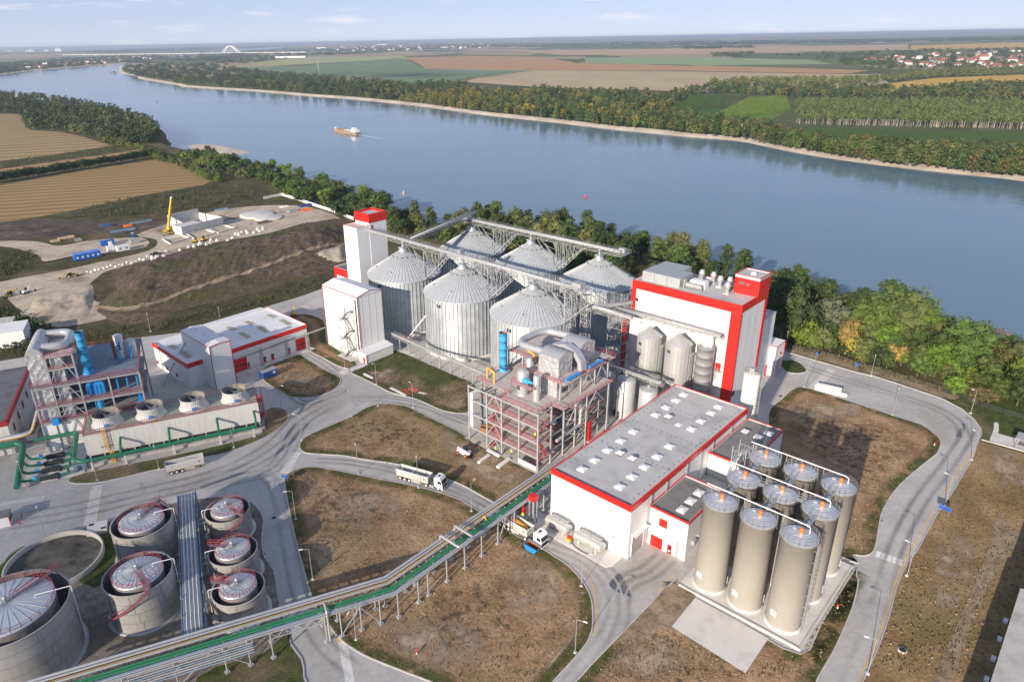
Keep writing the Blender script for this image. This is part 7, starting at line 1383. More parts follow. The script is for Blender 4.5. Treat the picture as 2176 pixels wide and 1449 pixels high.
# concrete pit with sloping side walls
a = at(388,501); b = at(476,479); d = b-a; t = thing('concrete_pit','open raw concrete pit with sloping side walls under construction','concrete structure',WLD,a.x,a.y,0,rz=atan2(d.y,d.x)); t.location = (a.x,a.y,.1); Ln = d.length
MB().box(0,-.1,0,Ln,.5,5).obj('front_wall','raw_concrete',t); MB().box(0,.5,0,.5,9,5).obj('side_wall','raw_concrete',t); MB().box(Ln-.5,.5,0,Ln,24,5.2).obj('side_wall','raw_concrete',t); MB().box(.5,8.5,0,Ln*.62,9,5).obj('inner_wall','raw_concrete',t); MB().box(.5,.5,4.2,Ln*.5,8.5,4.6).obj('channel_slab','raw_concrete',t); MB().box(Ln*.25,23.6,0,Ln-.5,24.2,7.6).obj('rear_wall','raw_concrete',t)
MB().add([(Ln*.25,9,0),(Ln*.25,23.6,0),(Ln*.25,23.6,7.6),(Ln*.25,9,4.8),(Ln*.25+.5,9,0),(Ln*.25+.5,23.6,0),(Ln*.25+.5,23.6,7.6),(Ln*.25+.5,9,4.8)],[(0,3,2,1),(4,5,6,7),(2,3,7,6),(0,4,7,3),(1,2,6,5)]).obj('sloping_wall','raw_concrete',t); MB().box(Ln*.26,9,0,Ln-.5,23.6,.3).obj('floor','raw_concrete',t)
for k in range(8): MB().box(3+k*5,-.5,0,3.3+k*5,-.1,1.6+.4*(k%2)).obj('shoring_post','steel_dark',t)

for k,(l,lb) in enumerate((([(346,510),(388,503),(404,508),(362,520)],'low concrete footing frame left of the pit'),([(398,500),(440,490),(458,497),(412,509)],'low concrete footing frame in front of the pit'),([(445,489),(478,481),(500,487),(464,497)],'low concrete footing frame at the right end of the pit'))):
    q = pxs(l); t = thing('footing_frame',lb,'footing',WLD,q[0].x,q[0].y,0); m = 0
    for i in range(4): MB(t).beam((q[i].x,q[i].y,.5),(q[(i+1)%4].x,q[(i+1)%4].y,.5),.6,.9).obj('ground_beam','raw_concrete',t)
for (px,r,h,lb) in (((547,458),11,1.0,'large pale round concrete slab on the site'),((571,464),9,.8,'second round concrete slab overlapping the large one')):
    a = at(*px); t = thing('round_slab',lb,'concrete slab',WLD,a.x,a.y,.1); MB(t).lathe(a.x,a.y,[(r,0),(r,h*.6),(r*.9,h),(.05,h+.15)],40).obj('slab','raw_concrete',t); MB(t).lathe(a.x,a.y,[(r+.1,0),(r+.1,h*.4)],40,False).obj('edge_form','wood',t)
rs = random.Random(21)
for k in range(34):
    px = rs.uniform(290,560); f = (px-170)/400; py = 585-f*105+rs.uniform(-3,8) 
    if not (300 < px < 560): continue
    a = at(px,py+2); o = tag(MB().box(-.6,-.6,0,.6,.6,.8).box(-.25,-.25,.8,.25,.25,1.5).obj('pile_cap','paper'),'white concrete pile cap in the row along the earth mound','pile cap','pile caps along the mound'); o.location = (a.x,a.y,.1); o.rotation_euler = (0,0,SA)
for k in range(18):
    a = at(185+k*8.6, 582-k*2.2+rs.uniform(-3,3)); o = tag(MB().box(-.5,-.5,0,.5,.5,.9).obj('pile_cap','paper'),'white concrete block in the row beside the sandy track','pile cap','blocks beside the sandy track'); o.location = (a.x,a.y,.1); o.rotation_euler = (0,0,rs.random())
stacks = [((118,514),5,3,'wood','stack of pale timber panels left of the site track'),((133,509),5,3,'wood','stack of pale timber panels in the middle of the row'),((150,506),5,3,'wood','stack of pale timber panels at the right of the row'),((168,512),4,3,'galv','grey bundled sheets beside the timber panels'),((226,481),8,3,'blue_mid','blue steel beams piled near the dark pond'),((262,492),14,3,'steel_blue','long bluish steel sections on the ground'),((250,499),10,2,'steel_dark','dark rebar bundle below the steel sections'),((272,482),5,2.4,'orange','orange machine part among steel sections'),((300,474),14,1.6,'steel_blue','bluish pipes beyond the steel sections'),((655,437),14,4,'blue_dark','dark blue pipe bundle by the white fence'),((622,450),8,4,'galv','heap of grey site scrap near orange boards'),((652,448),8,1.5,'orange','orange boards on the site by the fence'),((515,480),10,2,'concrete','grey kerb stones beside the pit'),((472,446),9,5,'steel_blue','bluish formwork sheets laid flat behind the pit'),((540,452),18,8,'roof','grey dark mat spread behind the round slab'),((498,470),12,5,'galv','silvery rebar mesh between pit and round slab'),((560,475),8,3,'bark','dark scrap heap in front of the round slab'),((604,440),6,4,'paper','white tarpaulin on sand near the fence')]
for (px,l,w,mt,lb) in stacks:
    a = at(*px); t = thing('material_stack',lb,'stack',WLD,a.x,a.y,.1,rz=SA); t.location = (a.x,a.y,.12); flat = w >= 5 or mt in ('paper',)
    for k in range(4):
        m = MB()
        if flat: m.box(-w/2,-l/2+l*k/4,0,w/2,-l/2+l*(k+1)/4-.15,.25+.1*(k%2))
        else: m.box(-w/2+w*k/4,-l/2+rs.uniform(0,.8),0,-w/2+w*(k+1)/4-.1,l/2-rs.uniform(0,.8),rs.uniform(.5,1.4))
        m.obj('bundle',mt,t)
q = [at(*p_) for p_ in ((560,424),(600,416),(640,429),(700,449),(752,468))]; t = thing('site_fence','long white fence at the river end of the building site','fence',WLD,q[0].x,q[0].y,0)
for i in range(4): 
    n_ = int((q[i+1]-q[i]).length/6)
    for k in range(n_): a = q[i].lerp(q[i+1],k/n_); b = q[i].lerp(q[i+1],(k+.96)/n_); MB(t).beam((a.x,a.y,1.0),(b.x,b.y,1.0),.12,2.0).obj('fence_panel','white_trim',t)
t = site_box('white_tent','white storage tent at the left edge behind the red eaved building','tent',(-8,733),12,22,6,'white',L.a,'roof_white'); t = site_box('white_tent','grey unit housing beside the white tent','housing',(14,700),5,7,4,'galv_light',L.a,'concrete')
# boundary mesh fence along the river side of the upper road
q = spline(pxs([(1672,741),(1730,752),(1800,772),(1900,802),(1990,830),(2060,858),(2130,880),(2250,915)]),3,False); t = thing('mesh_fence','thin dark mesh fence between the upper road and the river trees','fence',WLD,q[0].x,q[0].y,0); m = MB(t)
for i in range(len(q)-1): m.rail([(q[i].x,q[i].y,.1),(q[i+1].x,q[i+1].y,.1)],1.7,3,.05,False,3)
m.obj('fence_mesh','steel_dark',t)
# ------------------------------------------------------------------ river traffic
a = at(712,279,WZ); b = at(762,287,WZ); d = b-a; t = thing('cargo_barge','long brown cargo barge with white rear deckhouse on the river','barge',WLD); t.location = (a.x,a.y,WZ); t.rotation_euler = (0,0,atan2(d.y,d.x)); Ln = d.length
MB().add([(0,0,3.4),(5,-4.5,3.2),(Ln-3,-4.5,3),(Ln,-3.5,3),(Ln,3.5,3),(Ln-3,4.5,3),(5,4.5,3.2),(2,0,-.5),(6,-4.2,-.5),(Ln-3,-4.2,-.5),(Ln-1,-3,-.5),(Ln-1,3,-.5),(Ln-3,4.2,-.5),(6,4.2,-.5)],[(0,1,8,7),(1,2,9,8),(2,3,10,9),(3,4,11,10),(4,5,12,11),(5,6,13,12),(6,0,7,13),(6,5,4,3,2,1,0)]).obj('hull','barge_brown',t)
for y in (-3.9,3.9): MB().box(7,y-.2,3.1,Ln-14,y+.2,4.2).obj('hatch_coaming','barge_brown',t)
MB().box(8,-3.6,3.1,Ln*.5,3.6,3.5).obj('hold_floor','rust',t); MB().box(Ln*.5,-3.6,3.1,Ln-16,3.6,4.5).obj('hatch_cover','white_trim',t); MB().box(Ln-14,-3.4,3.0,Ln-2,3.4,5.6).obj('deckhouse','white_trim',t); MB().box(Ln-12,-2.4,5.6,Ln-7,2.4,8).obj('wheelhouse','white_trim',t); MB().box(Ln-12.1,-2.3,6.6,Ln-11.9,2.3,7.5).obj('wheelhouse_window','glass',t); MB().box(1.6,-1,3.3,3.4,1,5.4).obj('bow_mast','white_trim',t); MB().tube((Ln*.42,0,3.2),(Ln*.42,0,6),.8,10).obj('dark_winch','steel_dark',t)
fo = MB(); fo.add([(Ln-1,-1.2,.06),(Ln+30,-2.2,.06),(Ln+70,-.5,.05),(Ln+30,2.2,.06),(Ln-1,1.2,.06)],[(0,1,2,3,4)]); w_ = fo.obj('wake_foam','foam'); w_.location = (a.x,a.y,WZ); w_.rotation_euler = t.rotation_euler; struct(w_)
for (px,py,lb,mt) in ((1243,421,'small red river buoy in the middle of the river','red'),(858,412,'small pink river buoy with wake near the tree line','pink'),(334,217,'small dark buoy far up the river','black')):
    a = at(px,py,WZ); t = thing('river_buoy',lb,'buoy',WLD); t.location = (a.x,a.y,WZ); t['_x']=t['_y']=0.0; MB().lathe(0,0,[(.9,-.3),(1.1,.2),(.9,.7)],14).obj('float',mt,t); MB().lathe(0,0,[(.5,.7),(.25,2.4),(.05,2.8)],10).obj('topmark',mt,t)
a = at(240,156,WZ); t = thing('dredger','dark work boat moored by the far wooded point','boat',WLD); t.location = (a.x,a.y,WZ); t['_x']=t['_y']=0.0; MB().box(-14,-4,-.3,14,4,2).obj('hull','steel_dark',t); MB().box(2,-3,2,10,3,7).obj('cabin','black',t); MB().beam((-6,0,2),(-12,0,9),1).obj('derrick','black',t)
# ------------------------------------------------------------------ far bridge, towns
a = at(473,114.5,FZ); b = at(535,112.5,FZ); a = Vector((-2780,8500,FZ)) if False else a; d = b-a; c = (a+b)/2
sc = 8600/c.y; a = Vector((a.x*sc,a.y*sc,FZ)); b = Vector((b.x*sc,b.y*sc,FZ)); b.y = a.y-100; d = b-a; Ln = d.length
t = thing('arch_bridge','white tied arch road bridge far up the river','bridge',WLD); t.location = a; t.rotation_euler = (0,0,atan2(d.y,d.x))
for y in (-18,18): MB().path([(Ln*k/30,y*(1-.35*sin(pi*k/30)),8+72*sin(pi*k/30)) for k in range(31)],4.6,8).obj('arch_rib','bridge_white',t)
MB().box(-2600,-16,9,Ln+900,16,14).obj('deck','bridge_white',t)
for k in range(-12,7): MB().box(k*200-6 if k<0 else Ln+k*120,-12,-6,k*200+6 if k<0 else Ln+k*120+10,12,9).obj('pier','concrete_light',t)
for k in range(2,29,2): MB().tube((Ln*k/30,0,14),(Ln*k/30,0,8+70*sin(pi*k/30)),.9,5).obj('hanger','bridge_white',t)
def housedata(rc):
    m = MB(); m.box(-5,-4,0,5,4,4); me_ = bpy.data.meshes.new('village_house'); rf = [(-5.5,-4.6,4),(5.5,-4.6,4),(5.5,4.6,4),(-5.5,4.6,4),(-5.5,0,7.4),(5.5,0,7.4)]
    v = m.v+rf; f = m.f+[(8,9,13,12),(10,11,12,13),(8,12,11),(9,10,13)]; me_.from_pydata(v,[],f); me_.materials.append(M['white_trim']); me_.materials.append(M[rc])
    for i,p in enumerate(me_.polygons): p.material_index = 1 if i >= 6 else 0
    return me_
HD = [housedata('tile_red'),housedata('tile_brown'),housedata('concrete_light')]
rh = random.Random(4)
def village(poly, n, label, group, sc=(1,1.5), zf=FZ, big=0):
    xs = [p[0] for p in poly]; ys = [p[1] for p in poly]; k = 0; used=[]
    while k < n:
        px, py = rh.uniform(min(xs),max(xs)), rh.uniform(min(ys),max(ys)); ins = False; j = len(poly)-1
        for i in range(len(poly)):
            if (poly[i][1]>py) != (poly[j][1]>py) and px < (poly[j][0]-poly[i][0])*(py-poly[i][1])/(poly[j][1]-poly[i][1])+poly[i][0]: ins = not ins
            j = i
        if not ins: continue
        k += 1; a = at(px,py,zf); s_ = rh.uniform(*sc); o = inst(HD[0 if rh.random()<.6 else rh.randrange(3)],'village_house',None,(a.x,a.y,zf),rh.choice((.3,.3+pi/2,1.0)),(s_,s_,s_)); o['label']=label; o['category']='house'; o['group']=group
village([(1800,128),(1900,118),(2060,112),(2250,108),(2250,150),(2060,146),(1900,140)],75,'small white house with tiled roof in the village at the right','houses of the right village',(1.3,2.2))
village([(60,148),(90,138),(200,128),(330,118),(340,124),(220,136),(130,146)],45,'small white house with tiled roof on the wooded left bank','houses on the far left bank',(1.5,2.6))
village([(690,110),(720,100),(880,93),(1080,92),(1100,99),(900,107),(760,113)],60,'pale house in the town beyond the green fields','houses of the far town',(2.2,4))
a = at(2094,128,FZ); t = thing('village_church','village church with red nave roof and white tower','church',WLD,a.x,a.y,FZ); MB(t).box(a.x-26,a.y-8,0,a.x+6,a.y+8,12).obj('nave','white_trim',t); MB(t).extr([(a.y-9,12),(a.y+9,12),(a.y,22)],a.x-27,a.x+7,'x').obj('nave_roof','tile_red',t); MB(t).box(a.x+6,a.y-4.5,0,a.x+15,a.y+4.5,26).obj('bell_tower','white_trim',t); MB(t).add([(a.x+5.6,a.y-5,26),(a.x+15.4,a.y-5,26),(a.x+15.4,a.y+5,26),(a.x+5.6,a.y+5,26),(a.x+10.5,a.y,42)],[(0,1,4),(1,2,4),(2,3,4),(3,0,4)]).obj('spire','steel_dark',t)
for k,(px,py,w,dp,h,lb) in enumerate(((22,110,160,90,22,'low white factory hall at the far left skyline'),(66,110,240,120,30,'wide white factory hall on the far left skyline'),(100,109.5,130,80,26,'pale factory shed between chimneys on the skyline'),(126,110,150,90,60,'white stepped factory block on the left skyline'),(812,96.5,260,90,26,'long white hall on the plain beyond the far town'),(683,104,160,60,20,'pale warehouse near the far arch bridge'),(618,123.5,230,40,9,'long low white greenhouse beside the yellow green field'))):
    a = at(px,py,FZ); t = thing('far_factory',lb,'factory',WLD,a.x,a.y,FZ,'far factories'); MB(t).box(a.x-w/2,a.y-dp/2,0,a.x+w/2,a.y+dp/2,h).obj('wall','white_trim',t); MB(t).box(a.x-w/2-2,a.y-dp/2-2,h,a.x+w/2+2,a.y+dp/2+2,h+3).obj('roof','roof_white',t)
    if k in (1,3): MB(t).box(a.x-20,a.y-30,h,a.x+20,a.y+10,h+40).obj('upper_block','white_trim',t); MB(t).box(a.x-26,a.y-36,h,a.x+2,a.y+6,h+22).obj('side_block','concrete',t)
for k,(px,h) in enumerate(((17,95),(30,110),(37,112),(86,80),(91,84),(104,78),(62,60),(4,70))):
    a = at(px,109.5,FZ); t = thing('factory_chimney','slim grey chimney on the far left skyline','chimney',WLD,a.x,a.y,FZ,'chimneys on the left skyline'); MB(t).tube((a.x,a.y,0),(a.x,a.y,h),6,10,4).obj('shaft','concrete',t)
a = at(677,152,FZ); t = thing('radio_mast','thin white mast standing in the far green field','mast',WLD,a.x,a.y,FZ); MB(t).lattice(a.x,a.y,0,36,1.4,14,.3).obj('lattice','galv_light',t)
# ------------------------------------------------------------------ trees
def ico(r=1.0):
    t = (1+5**.5)/2; v = [Vector(q).normalized()*r for q in ((-1,t,0),(1,t,0),(-1,-t,0),(1,-t,0),(0,-1,t),(0,1,t),(0,-1,-t),(0,1,-t),(t,0,-1),(t,0,1),(-t,0,-1),(-t,0,1))]
    return v, [(0,11,5),(0,5,1),(0,1,7),(0,7,10),(0,10,11),(1,5,9),(5,11,4),(11,10,2),(10,7,6),(7,1,8),(3,9,4),(3,4,2),(3,2,6),(3,6,8),(3,8,9),(4,9,5),(2,4,11),(6,2,10),(8,6,7),(9,8,1)]
IV, IF = ico()
def crown(rng, nlobe, nleaf, rx, z0, z1, leaf, shape='round', core=.62, droop=0):
    """leaf-sized faces spread over clustered lobes, with small dark cores inside each lobe; unit tree of height 1"""
    V = []; F = []; lobes = []
    for i in range(nlobe):
        f = (i+.5)/nlobe; z = z0+(z1-z0)*(f*.85+rng.random()*.15)
        q = (z-z0)/(z1-z0); env = {'round':sqrt(max(.05,1-(2*q-.9)**2*.85)),'tall':.35+.65*sin(pi*min(1,q*.8+.15)),'cone':1.05-.8*q,'vase':.45+.6*q,'bush':sqrt(max(.1,1-q*q))}[shape]
        a = i*2.4+rng.uniform(-.4,.4); rr = rx*env*rng.uniform(.35,.75); lr = rx*rng.uniform(.34,.52)*(.75+.35*env)
        lobes.append((Vector((cos(a)*rr,sin(a)*rr,z)), lr))
    tot = sum(l[1]**2 for l in lobes)
    for c, lr in lobes:
        if core:
            n = len(V); k = core*lr; V += [c+Vector((p.x*k*rng.uniform(.8,1.15),p.y*k*rng.uniform(.8,1.15),p.z*k*.8)) for p in IV]; F += [tuple(i+n for i in f) for f in IF]
        for j in range(max(6,int(nleaf*lr*lr/tot))):
            d = Vector((rng.gauss(0,1),rng.gauss(0,1),rng.gauss(.25,1))).normalized(); p = c+Vector((d.x,d.y,d.z*.85))*lr*rng.uniform(.72,1.12)
            if droop: p.z -= droop*lr*rng.random()
            nn = (d+Vector((rng.gauss(0,.45),rng.gauss(0,.45),rng.gauss(.15,.45)))).normalized(); a = nn.orthogonal().normalized(); b = nn.cross(a); th = rng.random()*6.28; a, b = a*cos(th)+b*sin(th), b*cos(th)-a*sin(th)
            s_ = leaf*rng.uniform(.6,1.3); n = len(V); V += [p-a*s_-b*s_*.6, p+a*s_-b*s_*.5, p+a*s_*.8+b*s_*.7, p-a*s_*.7+b*s_*.6]; F.append((n,n+1,n+2,n+3))
    return V, F, lobes
def tree_protos():
    out = []
    for k,(shape,nl,nf,rx,z0,z1,leaf,dr) in enumerate((('round',17,1500,.36,.3,.95,.020,0),('round',14,1300,.42,.26,.93,.022,0),('tall',18,1400,.23,.2,1.0,.018,0),('vase',15,1100,.40,.36,.96,.021,0),('round',16,1300,.40,.22,.94,.02,.5),('bush',12,900,.55,.12,.85,.034,0),('bush',10,700,.62,.15,.8,.04,0),('tall',14,700,.26,.25,.98,.02,0))):
        rng = random.Random(100+k); V,F,lobes = crown(rng,nl,nf,rx,z0,z1,leaf,shape,.6 if k != 7 else 0,dr); m = MB(); m.v = V; m.f = F; m.sm = [False]*len(F)
        tr = MB(); h = z0+(z1-z0)*.45; tr.tube((0,0,-.02),(0,0,h),.022,7,.012)
        for c,lr in lobes[::2]: tr.tube((0,0,min(h,max(.1,c.z*.55))),tuple(c),.010,5,.004)
        out.append((m.data('crown','leaf'), tr.data('trunk','bark_pale' if k in (3,7) else 'bark')))
    return out
TP = tree_protos(); rt = random.Random(11)
TINT = {'dark':(.042,.066,.022),'green':(.075,.115,.028),'bright':(.115,.17,.025),'yellow':(.21,.20,.03),'olive':(.115,.13,.045),'grey':(.15,.165,.10),'orange':(.28,.19,.06),'red':(.24,.13,.07),'mid':(.058,.09,.026),'brown':(.14,.115,.055)}
def tree(pos, h, kind, tint, label, group, wide=1, z=0):
    e = bpy.data.objects.new('riverside_tree' if kind < 5 or kind == 7 else 'shrub', None); COL.objects.link(e); e.location = (pos[0],pos[1],z); e.rotation_euler = (0,0,rt.random()*6.28); e.scale = (h*wide,h*wide,h)
    if label[:3] in ('in ','bet','on '): label = '%s %s %s' % ({'dark':'dark green','mid':'mid green','olive':'olive green','bright':'bright green','grey':'greyish','brown':'brown'}.get(tint,tint), ['rounded tree','broad tree','slim tall tree','spreading tree','drooping tree','dome shaped bush','low bush','thin tree'][kind], label)
    e['label'] = label; e['category'] = 'tree' if kind < 5 or kind == 7 else 'shrub'; e['group'] = group
    c = inst(TP[kind][0],'crown',e); t = inst(TP[kind][1],'trunk',e); k = TINT[tint]; j = rt.uniform(.8,1.22); c.color = (k[0]*j*rt.uniform(.9,1.1),k[1]*j,k[2]*j,1); return e
def inpoly(x,y,poly):
    ins = False; j = len(poly)-1
    for i in range(len(poly)):
        if (poly[i][1]>y) != (poly[j][1]>y) and x < (poly[j][0]-poly[i][0])*(y-poly[i][1])/(poly[j][1]-poly[i][1])+poly[i][0]: ins = not ins
        j = i
    return ins
def scatter(poly, n, dmin, rng):
    xs = [p[0] for p in poly]; ys = [p[1] for p in poly]; pts = []; tries = 0
    while len(pts) < n and tries < n*60:
        tries += 1; x,y = rng.uniform(min(xs),max(xs)), rng.uniform(min(ys),max(ys))
        if inpoly(x,y,poly) and all((x-a)**2+(y-b)**2 > dmin*dmin for a,b in pts): pts.append((x,y))
    return pts
# right bank: trees one can name
for (px,py,h,k,tn,wd,lb) in ((1658,728,19,0,'dark',1.0,'tall dark green tree right behind the mill roof tower'),(1690,722,13,4,'dark',1.1,'dark green tree drooping beside the mill'),(1636,720,17,1,'mid',1,'dark tree half hidden by the mill'),(1768,722,11,3,'grey',1.1,'greyish willow beside the bright green bush'),(1868,738,18,2,'mid',1.5,'tallest feathery green tree on the right bank'),(1838,742,14,0,'green',1.2,'broad green tree left of the tallest one'),(1905,735,16,0,'olive',1.1,'olive tree between the tallest tree and pale poplar'),(1922,722,15,7,'olive',1.5,'thin pale poplar with white trunk over the water'),(1950,728,12,3,'bright',1.2,'light green spreading tree beside the pale poplar'),(1706,730,9,6,'bright',.9,'round bright green bush nearest the mill'),(1745,742,8,5,'olive',.9,'olive bush between bright bush and orange tree'),(1795,752,9,3,'orange',.9,'small orange autumn tree'),(1812,760,8,6,'yellow',.8,'yellow green bush below the orange tree'),(1836,768,6,6,'yellow',.8,'small yellow bush beside the kerb'),(1862,780,7,5,'dark',.9,'dark green round bush behind the lamp post'),(1900,778,7,3,'orange',.9,'pale orange shrub right of the dark bush'),(1880,756,9,1,'bright',1.1,'bright green dome shaped tree above the orange shrub'),(1948,800,8,1,'green',1.1,'green tree with leaning stems in the middle of the right bank'),(1985,800,9,1,'bright',1.1,'bright green tree right of the leaning stems'),(2045,790,14,0,'green',1.2,'large green tree near the water on the right'),(2010,785,11,4,'mid',1.1,'dark green hanging tree left of the large green tree'),(2095,775,10,7,'red',1.4,'sparse reddish tree leaning over the water'),(2135,800,9,3,'olive',1.2,'umbrella shaped willow at the far right bank'),(2075,822,5,6,'yellow',.8,'small yellow bush low on the right bank'),(2030,838,6,5,'bright',1,'bright green bush beside the brown reeds'),(2070,850,4.5,5,'brown',1.3,'brown reed clump beside the lawn'),(2100,852,4,5,'brown',1.3,'second brown reed clump beside the lawn'),(2120,850,7,1,'green',1.1,'green bush at the right end of the reeds'),(2160,862,8,1,'dark',1.1,'dark green tree at the right photo edge'),(2165,835,9,0,'bright',1.1,'bright green tree at the right photo edge')):
    tree(at(px,py),h*(1.32 if h > 8.5 else 1.1),k,tn,lb,'trees on the right bank',wd)
for (px,py) in [(P.w(X,Y),0) for X,Y in scatter([(-18,138),(5,136),(30,136),(48,140),(75,140),(75,160),(45,168),(30,176),(0,185),(-18,186)],105,4.6,rt)]:
    tree(px,rt.uniform(5.5,10.5),rt.choice((0,1,1,5,0,4,1)),rt.choice(('mid','green','green','bright','dark','olive','mid','green')),'between the named trees of the right bank','undergrowth on the right bank',rt.uniform(.9,1.25))
# belt behind the silos and the strip going up river
belt = [(-20,140),(-60,138),(-120,140),(-180,138),(-250,140),(-262,168),(-225,184),(-165,200),(-110,202),(-45,190),(-20,186)]
for (X,Y) in scatter(belt,125,5.6,rt):
    back = Y > 165; k = rt.choice((2,2,0,1,4,2)) if back else rt.choice((0,1,5,4)); w_ = P.w(X,Y)
    hh = (rt.uniform(12,18) if back else rt.uniform(7,12))*(1.15 if -215 < X < -150 else .82 if X < -215 else .95)
    tree(w_,hh,k,rt.choice(('dark','mid','green','olive','mid','dark','olive')),'in the dense belt between silos and river','tree belt behind the silos',rt.uniform(.9,1.2))
tree(at(856,492),6,6,'yellow','bright yellow bush by the river behind the elevator tower','trees on the river strip')
strip = [(-262,150),(-262,172),(-300,183),(-375,200),(-485,211),(-550,213),(-630,222),(-640,196),(-550,180),(-485,178),(-430,172),(-380,160),(-300,150)]
for (X,Y) in scatter(strip,110,6.5,rt):
    k = rt.choice((0,1,1,5,6,4,3)); tree(P.w(X,Y),rt.uniform(7,12),k,rt.choice(('mid','green','bright','olive','dark','green','mid')),'on the river strip beyond the building site','trees on the river strip',rt.uniform(1,1.35))
for k in range(46):
    f = k/45; a = at(-20+f*345, 392-f*57); tree((a.x+rt.uniform(-1,1),a.y+rt.uniform(-1,1)),rt.uniform(7.5,9.5),rt.choice((1,0)),rt.choice(('dark','mid')),'in the straight hedge row across the stubble fields','hedge row trees',1.15)
# ------------------------------------------------------------------ far woods: uncountable masses
def mass(name, label, polys, protos, seed, zf, mat='leaf_far', kind='stuff'):
    """polys: list of (pixel polygon, count, (hmin,hmax), width factor, tints, vertical spacing)"""
    rng = np.random.default_rng(seed); rr = random.Random(seed); Vs=[]; Fs=[]; Cs=[]; off = 0
    for (poly,n,hr,wf,tints) in polys:
        xs = [p[0] for p in poly]; ys = [p[1] for p in poly]; k = 0; tries = 0
        while k < n and tries < n*30:
            tries += 1; px,py = rr.uniform(min(xs),max(xs)), rr.uniform(min(ys),max(ys))
            if not inpoly(px,py,poly): continue
            k += 1; a = at(px,py,zf); dist = a.length; h = rr.uniform(*hr); w = h*wf*max(1,dist/1500)*rr.uniform(.85,1.2)
            V,F = rr.choice(protos); th = rr.random()*6.28; c_,s_ = cos(th),sin(th)
            Q = np.empty_like(V); Q[:,0] = (V[:,0]*c_-V[:,1]*s_)*w+a.x; Q[:,1] = (V[:,0]*s_+V[:,1]*c_)*w+a.y; Q[:,2] = V[:,2]*h+zf
            t = np.array(rr.choice(tints))*rr.uniform(.75,1.25); col = np.ones((len(V),4)); col[:,:3] = t
            Vs.append(Q); Cs.append(col); Fs.append(F+off); off += len(V)
    V = np.concatenate(Vs); F = np.concatenate(Fs); Cc = np.concatenate(Cs); me = bpy.data.meshes.new(name)
    me.vertices.add(len(V)); me.vertices.foreach_set('co',V.astype('f').ravel()); me.loops.add(len(F)*3); me.loops.foreach_set('vertex_index',F.astype('i').ravel())
    me.polygons.add(len(F)); me.polygons.foreach_set('loop_start',(np.arange(len(F))*3).astype('i')); me.update(calc_edges=True)
    at_ = me.attributes.new('tint','FLOAT_COLOR','POINT'); at_.data.foreach_set('color',Cc.astype('f').ravel()); me.materials.append(M[mat])
    o = bpy.data.objects.new(name,me); COL.objects.link(o); o['kind'] = kind; o['label'] = label; o['category'] = 'woodland'; return o
def lowproto(seed, nl, nf, rx, z0, z1, leaf, shape, core=.7):
    V,F,_ = crown(random.Random(seed),nl,nf,rx,z0,z1,leaf,shape,core); T = []
    for f in F:
        T.append(f[:3]); 
        if len(f) == 4: T.append((f[0],f[2],f[3]))
    return np.array([tuple(v) for v in V]), np.array(T)
LP = [lowproto(k,5,70,.42,.12,.95,.075,s_) for k,s_ in enumerate(('round','bush','round','tall'))]
LPn = [lowproto(20+k,8,150,rx_,.12,.97,.05,s_,.55) for k,(s_,rx_) in enumerate((('round',.40),('tall',.26),('vase',.42),('bush',.5),('tall',.3),('round',.34)))]
LPt = [lowproto(40+k,4,60,.26,.4,1.0,.06,'tall',.6) for k in range(3)]
LPy = [lowproto(50+k,3,45,.45,.15,.95,.09,'bush',.7) for k in range(2)]
LPb = [lowproto(60+k,4,24,.5,.0,.9,.16,'bush',.85) for k in range(3)]
T_ = TINT; G1 = [T_['dark'],T_['mid'],T_['green'],T_['olive'],T_['mid'],T_['dark']]; AU = [(.2,.165,.035),T_['olive'],T_['bright'],(.17,.14,.04),(.14,.13,.04),T_['green']]
BR = [T_['mid'],T_['olive'],T_['olive'],T_['green'],(.12,.095,.04),T_['dark'],T_['mid'],T_['green'],T_['dark']]
mass('far_bank_woods','dense mixed green and brown woods along the opposite river bank',[
 ([(2260,380),(2176,377),(2017,361),(1868,345),(1751,328),(1640,308),(1555,292),(1452,284),(1400,277),(1400,240),(1480,252),(1510,258),(1620,272),(1680,300),(1900,318),(2260,335)],1600,(5,15),.95,BR),
 ([(1400,277),(1343,273),(1293,268),(1160,254),(1026,239),(1026,205),(1150,192),(1300,200),(1420,204),(1465,207),(1405,238)],1000,(6,17),.95,G1+AU[:2]),
 ([(1026,240),(893,222),(810,212),(820,190),(900,186),(1030,196),(1130,210),(1120,248)],420,(6,16),.95,AU),
 ([(1026,205),(990,182),(850,181),(760,173),(640,163),(560,155),(480,143),(420,136),(300,140),(264,142),(259,152),(294,164),(390,180),(534,190),(634,198),(726,205),(820,213),(900,200)],1400,(7,18),.95,[T_['dark'],T_['dark'],T_['mid'],(.06,.072,.045),T_['olive']])],LPn,5,FZ)
